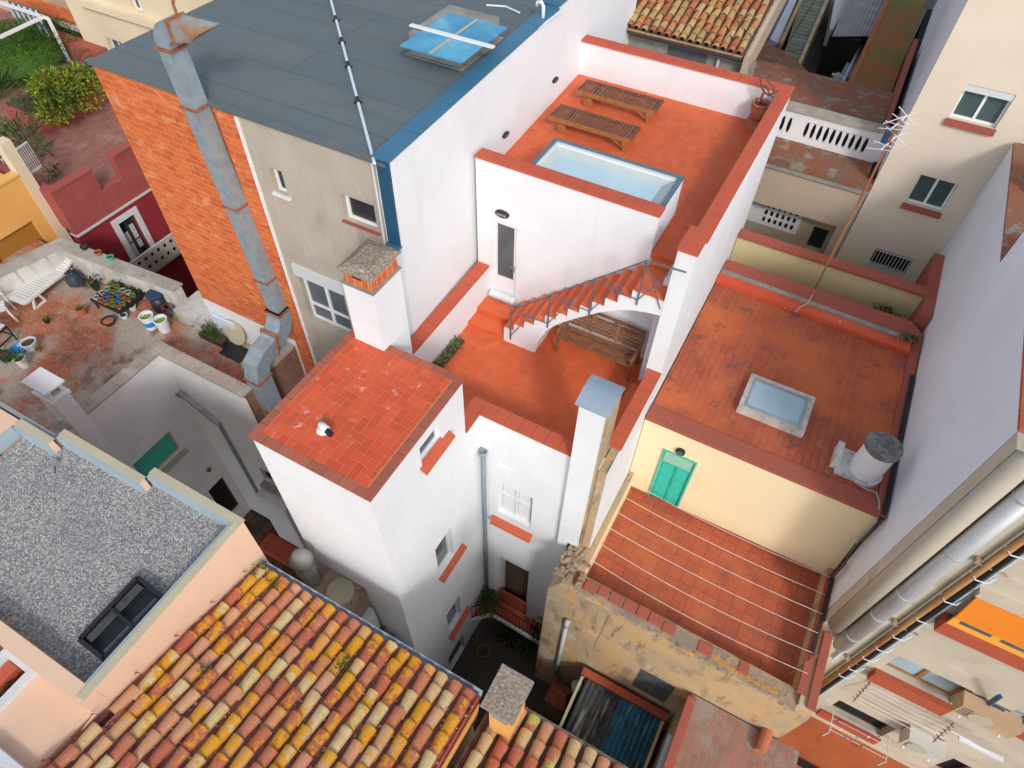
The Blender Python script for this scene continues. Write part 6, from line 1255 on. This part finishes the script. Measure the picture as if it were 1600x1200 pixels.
for k in range(4): y = HY - .1 - k * .14; mb.tube([(w2[0] + .1, y, z), (w2[1] + .1, y, z)], .007, 5)
for xx in (w2[0] + .1, w2[1] + .1): mb.bar((xx, HY - .002, z), (xx, HY - .6, z), .018, .018); mb.bar((xx, HY - .58, z), (xx, HY - .58, z - .4), .022, .022)
mb.make('frame', 'frame_pale', lr); rnd = random.Random(3)
for k in range(7):
    mb = MB(); xx = w2[0] + .2 + k * .12; y = HY - .1 - rnd.choice((1, 2, 3)) * .14; mb.box(xx, xx + .025, y - .012, y + .012, z - .06, z + .03); mb.make('peg', rnd.choice(['blue_basin', 'red_paint', 'turq', 'frame_white']), lr)
def acunit(px, py, label, m, w=.95, h=.6):
    p = at(px, py, y=HY - .35); t = thing('air_conditioner', label, 'air conditioner', (p.x, HY, p.z)); mb = MB(); mb.box(p.x - w / 2, p.x + w / 2, HY - .36, HY - .05, p.z - h / 2, p.z + h / 2); mb.make('casing', m, t)
    mb = MB(); mb.extrude([(p.x - .1 + .2 * math.cos(k * .3927), HY - .362, p.z + .2 * math.sin(k * .3927)) for k in range(16)], (0, -.012, 0)); mb.make('fan_grille', 'pale_olive', t)
    mb = MB(); [mb.box(p.x - w / 2 + .04, p.x - w / 2 + .2, HY - .368, HY - .362, p.z - h / 2 + .08 + k * .09, p.z - h / 2 + .12 + k * .09) for k in range(4)]; mb.make('louvre', 'grey_shut', t)
    mb = MB(); [mb.box(p.x + s * w * .35 - .02, p.x + s * w * .35 + .02, HY - .4, HY - .002, p.z - h / 2 - .04, p.z - h / 2 - .003) for s in (-1, 1)]; mb.make('bracket', 'frame_white', t)
acunit(1540, 1128, 'tan air conditioner box on the stained front, right of the brown framed window', 'ac_tan', 1.0, .42); acunit(1440, 1172, 'off white air conditioner box low on the front beside the laundry rack', 'ac', .75, .5)
mb = MB(); p = at(1540, 1140, y=HY - .3); mb.box(p.x - .2, p.x + .6, HY - .5, HY - .42, p.z - .55, p.z - .5); mb.bar((p.x - .4, HY - .45, p.z - .42), (p.x + .5, HY - .45, p.z - .52), .02, .02); o = mb.make('white_cloth', 'frame_white'); tag(o, 'white cloth hung out under the tan air conditioner', 'cloth')
mb = MB(); p = at(1545, 1100, y=HY - .08); q = at(1562, 1088, y=HY - .3); mb.bar(p, q, .07, .07); mb.bar(p, p + V((2, 0, -.05)), .05, .05); o = mb.make('drain_hose', 'blue_dark'); tag(o, 'dark blue pipe stub and hose above the tan air conditioner', 'pipe')
pf = at(1300, 1150, y=HY).z
o = BX('low_roof', 'orange_floor', None, (3.8, 12, 6.2, HY - .002, G, -18.1)); tag(o, 'strip of orange red tiled roof at the foot of the stained front', 'roof')
o = BX('low_roof_gutter', 'dark_in', None, (3.8, 12, 6.1, 6.198, -18.3, -18.05)); tag(o, 'dark edge gutter along the orange red tiled roof strip', 'gutter')
# ------------------------------------------------------------------ gap behind the cream house, yellow boundary wall
o = BX('gap_floor', 'mauve_pave', None, (-1.27, 3.5, 14.26, 15.0, G, -11.7)); tag(o, 'narrow red paved gap between the cream roof and the yellow boundary wall', 'passage')
yw = thing('boundary_wall', 'faded yellow boundary wall with red coping behind the cream roof', 'wall', (1, 15.1, -11.7)); BX('wall', 'yellow_wall', yw, (-1.27, 3.3, 15.003, 15.2, G, -10.74)); BX('coping', 'cap_old', yw, (-1.27, 3.3, 14.93, 15.25, -10.738, -10.66)); BX('skirting', 'red_parapet', yw, (-1.27, 3.3, 14.98, 15.001, -11.7, -11.55))
BX('side_wall', 'cap_old', yw, (3.302, 3.55, 14.26, 16.8, G, -10.7))
bush((2.75, 14.75, -11.45), .3, .18, .26, 220, .1, .04, seed=61).make('foliage', 'leaf_dark').name = 'gap_plant'; tag(bpy.data.objects['gap_plant'], 'dark green plant at the end of the red paved gap', 'plant')
# ------------------------------------------------------------------ beige house, right background
KB = 17.5; be = thing('beige_house', 'plain beige house with white framed windows and red sills', 'house', (2.4, 19, G)); WE = Wall(0, KB, 1, 0, 0, -1)
def q4(bl, br, tl, y=KB): a, b, c = at(*bl, y=y), at(*br, y=y), at(*tl, y=y); return (a.x, b.x, a.z, c.z)
k1 = q4((1482, 184), (1549, 200), (1500, 128)); k2 = q4((1413, 316), (1471, 331), (1433, 271)); k3 = q4((1355, 413), (1412, 430), (1371, 388)); k1 = (k1[0], k1[1] + .08, k1[2], k1[3])
mb = MB(); WE.panel(mb, 1.30, HX + .1, G, -4.2, .3, [k1, k2, k3]); WE.panel(mb, HX + .102, 9, -7.9, -4.2, .3, []); mb.make('front_wall', 'beige', be); mb = MB(); mb.box(1.30, 1.6, KB + .302, 30, G, -4.2); mb.make('side_wall', 'blue_white', be)
for k in (k1, k2): 
    f = window(be, WE, *k, rec=.13, fw=.05, pm='glass_green', mull=1, sill='cap_old', sover=.03, sout=.08, sh=.14)
    if k is k1: g = MB(); WE.box(g, k[0], k[1], -.12, -.02, k[3] - .16, k[3]); g.make('shutter_box', 'frame_pale', f)
f = window(be, WE, *k3, rec=.2, fw=.03, fm='frame_dark', pm='dark_in', mull=0, label='dark barred window just above the yellow wall')
mb = MB()
for k in range(11): x = k3[0] + (k3[1] - k3[0]) * (k + .5) / 11; mb.bar(WE.p(x, .02, k3[2]), WE.p(x, .02, k3[3]), .018, .018)
for z in (k3[2] + .03, k3[3] - .03): mb.bar(WE.p(k3[0], .02, z), WE.p(k3[1], .02, z), .02, .025)
mb.make('grille', 'frame_pale', f)
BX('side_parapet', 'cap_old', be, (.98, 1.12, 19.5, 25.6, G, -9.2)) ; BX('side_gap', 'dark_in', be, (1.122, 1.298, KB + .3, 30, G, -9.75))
# ------------------------------------------------------------------ tan house with balustrade
vh = thing('balustrade_house', 'tan house with a mossy flat roof and a white pierced balustrade', 'house', (0, 18, G)); WV = Wall(0, 17.55, 1, 0, 0, -1)
o1 = q4((1262, 385), (1288, 392), (1270, 362)); sl_ = -9.8
o1 = (o1[0], o1[1], o1[2], o1[3]); mb = MB(); WV.panel(mb, -3, 1.28, -11.3, sl_ - .18, .3, []); mb.make('upper_wall', 'tan', vh)
WV2 = Wall(0, 17.95, 1, 0, 0, -1); o1 = (.42, .85, -12.5, -11.75); mb = MB(); WV2.panel(mb, -3, 1.28, G, -11.302, .3, [o1]); mb.box(-3, 1.28, 17.851, 18.4, -11.3, -11.25); mb.box(.95, 1.285, 17.56, 17.95, G, -11.302); mb.make('lower_wall', 'tan', vh)
window(vh, WV2, *o1, rec=.15, fw=.03, fm='frame_dark', pm='glass_dark', mull=0)
mb = MB(); mb.box(-3, 1.285, 17.42, 21.3, sl_ - .17, sl_); mb.make('roof_terrace', 'moss_tile', vh); BX('cornice', 'concrete', vh, (-3, 1.285, 17.46, 17.548, sl_ - .32, sl_ - .172))
BX('back_strip', 'moss_tile', vh, (-3, .97, 19.3, 21.6, sl_ + .004, sl_ + .55))
zb_ = sl_ + .003; yB = 18.55
zt_ = at(1290, 178, y=yB).z; zt_ = zb_ + .95
mb = MB(); hs = []
def pier(x0, x1): return (x0, x1)
WBal = Wall(0, yB, 1, 0, 0, -1); x = -1.45; n_h = 0
holes = []; ov = MB()
xs_ = [at(px, py, y=yB).x for px, py in ((1221, 196), (1231, 200))] + [at(1258 + 10.2 * k, 207 + 2.5 * k, y=yB).x for k in range(10)]
for xx in [xs_[0] - .34, xs_[0] - .17] + xs_: 
    for d_ in (0,): holes.append((xx - .05, xx + .05, zb_ + .16, zb_ + .62))
WBal.panel(ov, -3, 1.28, zb_, zt_ - .12, .12, holes)
for (ha, hb, hc, hd_) in holes:
    n_ = 16; ca, cz, ra, rz_ = (ha + hb) / 2, (hc + hd_) / 2, (hb - ha) / 2, (hd_ - hc) / 2; i0 = len(ov.v)
    for k in range(n_):
        t = 2 * math.pi * (k + .5) / n_; c_, s_ = math.cos(t), math.sin(t); m_ = max(abs(c_), abs(s_)); ov.v += [WBal.p(ca + ra * c_ * .96, -.004, cz + rz_ * s_ * .96), WBal.p(ca + ra * c_ / m_, -.004, cz + rz_ * s_ / m_)]
    for k in range(n_): ov.f.append([i0 + 2 * k, i0 + 2 * k + 1, i0 + 2 * ((k + 1) % n_) + 1, i0 + 2 * ((k + 1) % n_)])
ov.make('balustrade', 'white_old', vh)
mb = MB(); WBal.box(mb, -3, 1.28, -.2, .08, zt_ - .118, zt_); mb.make('balustrade_rail', 'grey_cap', vh); BX('hollow', 'dark_in', vh, (-3, 1.28, yB + .125, yB + .14, zb_, zt_ - .125))
# pierced ventilation blocks
g = MB(); q = at(1218, 325, y=17.93)
for i in range(6):
    for j in range(3):
        xx = -.98 + i * .165 - .0; zz = -11.52 - j * .24; P_ = [(xx + .045 * math.cos(k * .5236), 17.93, zz + .085 * math.sin(k * .5236)) for k in range(12)]; g.extrude(P_, (0, .015, 0))
mb = MB(); mb.box(-1.6, .02, 17.938, 17.949, -12.2, -11.36); b_ = mb.make('pierced_blocks', 'white_old', vh); g.make('block_hole', 'dark_in', b_)
# antenna
am = thing('tv_antenna', 'tall rusty antenna mast with two white aerials behind the cream roof', 'antenna', at(1270, 458, z=KZ)); p0 = at(1270, 458, z=-11.3); p0 = V((p0.x, 14.5, -11.7)); p0 = at(1270, 458, y=14.6); top = at(1376, 208, y=14.6)
mx = (p0.x + top.x) / 2
mb = MB(); mb.tube([V((p0.x, 14.6, -11.7)), V((p0.x, 14.6, top.z + .35))], .025, 8); mb.make('mast', 'brown_pipe', am)
for k, (z, w) in enumerate(((top.z + .3, .42), (top.z - .15, .5))):
    mb = MB(); c = V((p0.x, 14.6, z)); mb.bar(c + V((-.1, -.35, 0)), c + V((.1, .35, 0)), .02, .02)
    for j in range(4): q = c + V((-.1, -.35, 0)).lerp(V((.1, .35, 0)), j / 3); mb.tube([q + V((-w / 2, .1, .06 * (j - 1.5))), q + V((w / 2, -.1, -.06 * (j - 1.5)))], .008, 5)
    mb.tube([c + V((-.25, .2, -.2)), c + V((.25, .2, .2))], .012, 5); mb.make('aerial', 'frame_white', am)
mb = MB(); c = V((p0.x, 14.6, top.z - .05)); mb.box(c.x - .16, c.x - .04, c.y - .06, c.y + .06, c.z - .12, c.z + .12); mb.make('amplifier', 'blue_tub', am)
mb = MB(); pts = [at(1270, 460, z=KZ + .06), at(1262, 474, z=KZ + .10), at(1250, 480, z=KZ + .06), at(1244, 487, z=KZ + .05)]; mb.tube(pts, .018, 6); o = mb.make('antenna_lead', 'pale_olive'); tag(o, 'pale antenna lead looped over the kerb of the cream roof', 'cable')
mb = MB(); pts = [at(1128, 424, z=KZ + .0), at(1150, 450, z=KZ - .03), at(1190, 462, z=KZ - .03), at(1225, 478, z=KZ - .03)]; mb.tube(pts, .015, 6); o = mb.make('roof_lead', 'wire'); tag(o, 'thin pale cable lying along the back of the cream roof', 'cable')
# ------------------------------------------------------------------ mossy field roof, sheds, yard
mr = thing('mossy_roof', 'long flat rust and moss covered roof beside the beige house', 'roof', (.5, 25, G)); BX('deck', 'moss_roof', mr, (-.2, .94, 21.62, 45, G, -9.7)); BX('edge', 'orange_floor', mr, (-.34, -.202, 21.62, 45, G, -9.68))
yd = thing('yard_shed', 'weathered corrugated shed roof over the dark yard', 'shed', (-1, 27, G))
def zq(pts, z): return [at(px, py, z=z) for px, py in pts]
c = zq([(1300, 58), (1372, 57), (1420, -40), (1340, -40)], -10.0); mb = MB()
n = 24
for k in range(n):
    a0, a1 = c[0].lerp(c[1], k / n), c[0].lerp(c[1], (k + 1) / n); b0, b1 = c[3].lerp(c[2], k / n), c[3].lerp(c[2], (k + 1) / n); s0, s1 = .04 * (k % 2), .04 * ((k + 1) % 2)
    mb.face([a0 + V((0, 0, s0)), a1 + V((0, 0, s1)), b1 + V((0, 0, s1)), b0 + V((0, 0, s0))])
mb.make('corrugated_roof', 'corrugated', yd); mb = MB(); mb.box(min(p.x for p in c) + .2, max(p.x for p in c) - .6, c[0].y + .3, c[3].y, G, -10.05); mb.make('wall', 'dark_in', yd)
mb = MB(); c = zq([(1296, 45), (1310, 48), (1345, -40), (1312, -40)], -10.4); mb.prism([(p.x, p.y) for p in c], -11.0, -10.4); mb.make('grey_wall', 'white_old', yd)
def strip(name, label, cat, pts, z, th, m, under=True):
    c = zq(pts, z); mb = MB(); mb.prism([(p.x, p.y) for p in c], (G if under else z - th), z); o = mb.make(name, m); tag(o, label, cat); return o
strip('plank_walk', 'long greenish plank roof running back beside the dark yard', 'roof', [(1222, 92), (1247, 103), (1302, -30), (1262, -30)], -10.2, .2, 'moss_walk')
for k, (pts, lab) in enumerate((([(1218, 66), (1222, 68), (1268, -30), (1262, -30)], 'thin buff kerb on the left of the greenish plank roof'), ([(1243, 106), (1248, 107), (1308, -30), (1302, -30)], 'thin buff kerb on the right of the greenish plank roof'))):
    c = zq(pts, -10.05); mb = MB(); mb.prism([(p.x, p.y) for p in c], G, -10.05); o = mb.make('roof_kerb', 'ochre'); tag(o, lab, 'kerb')
strip('white_strip_roof', 'narrow whitish roof strip with a blue line left of the greenish plank roof', 'roof', [(1198, 58), (1216, 68), (1258, -30), (1236, -30)], -10.25, .2, 'blue_white')
c0, c1 = at(1200, 62, z=-10.2), at(1246, -30, z=-10.2); mb = MB(); mb.bar(c0, c1, .10, .06); o = mb.make('blue_pipe', 'blue_dark'); tag(o, 'dark blue pipe along the narrow whitish roof strip', 'pipe')
strip('mossy_wall_top', 'broad lichened red wall top behind the roof terrace corner', 'wall', [(1148, 110), (1222, 132), (1262, 150), (1273, 122), (1232, 82), (1182, 62)], -9.9, .2, 'moss_tile')
strip('red_wall_top', 'red coped wall running back beside the clay tiled cottage', 'wall', [(1150, 96), (1182, 70), (1235, -30), (1215, -30)], -9.85, .2, 'cap_old')
for k, (pts, lab) in enumerate((([(1312, 118), (1330, 122), (1364, 58), (1345, 58)], 'pale blue grey sheet gangway below the corrugated shed roof'), ([(1285, 145), (1302, 150), (1322, 118), (1308, 112)], 'pale blue grey sheet by the mossy roof, nearer one'))):
    c = zq(pts, -10.8); mb = MB(); mb.prism([(p.x, p.y) for p in c], -11.2, -10.8); o = mb.make('sheet_walkway', 'pale_flash'); tag(o, lab, 'walkway')
mb = MB(); 
for a, b in (((1306, 150), (1345, 70)), ((1318, 150), (1362, 62)), ((1300, 116), (1320, 120))): mb.bar(at(*a, z=-10.6), at(*b, z=-10.6), .07, .07)
o = mb.make('scaffold_poles', 'frame_pale'); tag(o, 'pale poles framing the sheet gangway in the dark yard', 'poles')
mb = MB(); mb.bar(at(1232, 106, z=-10.0), at(1258, 113, z=-10.0), .06, .06); mb.bar(at(1232, 106, z=-10.0), at(1230, 112, z=-10.4), .05, .05); mb.bar(at(1258, 113, z=-10.0), at(1253, 124, z=-10.4), .05, .05); o = mb.make('pipe_handrail', 'frame_pale'); tag(o, 'small pale pipe handrail at the end of the greenish plank roof', 'handrail')
for (px, py, lab) in ((1306, 86, 'white board lying in the dark yard, upper one'), (1302, 97, 'white board lying in the dark yard, lower one')):
    p = at(px, py, z=-11.2); o = BX('white_board', 'frame_pale', None, (p.x - .22, p.x + .22, p.y - .1, p.y + .1, -11.4, -11.3)); tag(o, lab, 'board')
o = BX('yard_floor', 'asphalt', None, (-3.2, -.36, 21.62, 45, G + .004, -11.45)); tag(o, 'dark paved yard floor between the old roofs', 'yard')
# ------------------------------------------------------------------ clay tiled cottage and orange brick wall
ct = thing('tiled_cottage', 'old cottage with clay tiled roof and grey patched wall behind the roof terrace', 'house', (-5, 21, G)); CE = -8.3
a = at(976, 42, z=CE); b = at(1155, 86, z=CE); u2 = V((b.x - a.x, b.y - a.y, 0)).normalized(); nrm = V((-u2.y, u2.x, 0)); sp = .235; nc = int((b - a).length / sp) + 1
s2 = math.radians(17); v2 = nrm * math.cos(s2) + V((0, 0, math.sin(s2)))
cov, pan = clay_tiles(a, u2, v2, nc, sp, 26, .31, rr=.092, lift=.055, seed=15, jit=1.2); cov.make('roof_tiles', 'tiles_far', ct); pan.make('channel_tiles', 'pan_old', ct)
e = a + u2 * (nc * sp); mb = MB(); d2 = v2 * 8.2; dn = V((0, 0, -.14)); up = V((0, 0, -.05)); mb.hexa([a + dn, e + dn, e + d2 + dn, a + d2 + dn, a + up, e + up, e + d2 + up, a + d2 + up]); mb.make('roof_deck', 'pan_old', ct)
mb = MB(); mb.tube([a - nrm * .02 + V((0, 0, -.03)), e - nrm * .02 + V((0, 0, -.03))], .035, 6); mb.make('eaves', 'rag', ct)
wo = a + nrm * .35; WC_ = Wall(wo.x, wo.y, u2.x, u2.y, -nrm.x, -nrm.y); Lc = nc * sp
hA = (.55, 1.25, -9.6, -9.2); hB = (3.25, 3.85, -10.6, -9.15)
mb = MB(); WC_.panel(mb, 0, Lc - .05, G, CE - .32, .3, [hA, hB]); mb.make('front_wall', 'concrete', ct); mb = MB(); WC_.box(mb, 1.3, 2.5, .002, .012, -10.4, CE - .35); mb.make('grey_patch', 'grey_shut', ct)
for h_ in (hA, hB): window(ct, WC_, *h_, rec=.2, fw=.04, fm='pale_olive', pm='dark_in', mull=0)
mb = MB(); q = WC_.p(2.85, .07, CE - .35); mb.tube([q, q + V((0, 0, -.3)), q + V((-.02, 0, -2))], .045, 6); mb.make('downpipe', 'frame_pale', ct)
mb = MB(); q = e + V((.05, 0, 0)); mb.hexa([q + dn * 6, q + u2 * .16 + dn * 6, q + u2 * .16 + d2 + dn * 6, q + d2 + dn * 6, q + V((0, 0, .02)), q + u2 * .16 + V((0, 0, .02)), q + u2 * .16 + d2 + V((0, 0, .02)), q + d2 + V((0, 0, .02))]); mb.make('verge', 'tan', ct)
ob = thing('orange_brick_building', 'orange brick building behind the end of the blue coping', 'building', (-8.5, 23, G)); y_ = 20.6
x0 = at(917, 25, y=y_).x; x1 = at(975, 40, y=y_).x; xm = at(985, 10, y=y_).x
mb = MB(); mb.box(x0, x1 + .6, y_, y_ + 4, G, -4.5); mb.make('wall', 'orange_brick', ob); mb = MB(); mb.box(x0 - .35, x0 - .002, y_ - .03, y_ + 4, G, -4.5); mb.make('corner', 'warm_beige', ob)
aw2 = strip('striped_awning', 'folded grey blue awning at the left end of the tiled cottage', 'awning', [(962, 62), (968, 65), (992, 43), (985, 38)], -8.6, .1, 'slate', False)
rl = thing('roof_railing', 'small dark railing behind the back wall of the roof terrace', 'railing', at(925, 40, z=-8)); q0, q1 = at(911, 26, y=17.0), at(938, 33, y=17.0); mb = MB()
for k in range(9): q = q0.lerp(q1, k / 8); mb.bar(q, q - V((0, 0, 1.0)), .02, .02)
mb.bar(q0, q1, .04, .04); mb.bar(q0 - V((0, 0, 1)), q1 - V((0, 0, 1)), .04, .04); mb.make('bars', 'iron', rl)
o = BX('back_white_wall', 'white', None, (-9.5, skx(17) - .34, 18.2, 18.5, G, -5.95)); tag(o, 'white wall closing the far end of the grey felt roof', 'wall')
# ------------------------------------------------------------------ ground, light, camera
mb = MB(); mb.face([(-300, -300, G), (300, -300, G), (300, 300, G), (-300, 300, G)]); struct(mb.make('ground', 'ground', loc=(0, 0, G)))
sc = bpy.context.scene
w = bpy.data.worlds.new('World'); sc.world = w; w.use_nodes = True; nt = w.node_tree
sky = nt.nodes.new('ShaderNodeTexSky'); sky.sky_type = 'NISHITA'; sky.sun_disc = False
AZ, EL = math.radians(42), math.radians(36)     # azimuth from -y towards +x
to = V((math.sin(AZ) * math.cos(EL), -math.cos(AZ) * math.cos(EL), math.sin(EL)))
sky.sun_elevation = EL; sky.sun_rotation = math.atan2(to.x, to.y); sky.air_density = 1.0; sky.dust_density = 2.0; sky.ozone_density = 1.0
bg = nt.nodes['Background']; bg.inputs['Strength'].default_value = .15; hs = nt.nodes.new('ShaderNodeHueSaturation'); hs.inputs['Saturation'].default_value = .6; nt.links.new(sky.outputs[0], hs.inputs['Color']); nt.links.new(hs.outputs[0], bg.inputs['Color'])
l = bpy.data.lights.new('sun', 'SUN'); l.energy = 1.15; l.angle = math.radians(9); l.color = (1, .975, .95)
lo_ = bpy.data.objects.new('sun', l); C.objects.link(lo_); lo_.rotation_euler = to.to_track_quat('Z', 'Y').to_euler(); lo_.location = (20, -20, 50)
cam = bpy.data.cameras.new('camera'); cam.sensor_fit = 'HORIZONTAL'; cam.sensor_width = 36; cam.lens = 36 * FPX / 1600; cam.clip_end = 2000; cam.clip_start = .05
co = bpy.data.objects.new('camera', cam); C.objects.link(co); co.matrix_world = Matrix.Translation((0, 0, ZO)) @ RM.to_4x4(); sc.camera = co
sc.view_settings.view_transform = 'Standard'; sc.view_settings.look = 'None'; sc.view_settings.exposure = .39; sc.view_settings.gamma = 1
sc.cycles.max_bounces = 6; sc.cycles.use_denoising = True
for o in bpy.data.objects:
    if '_l' in o: del o['_l']
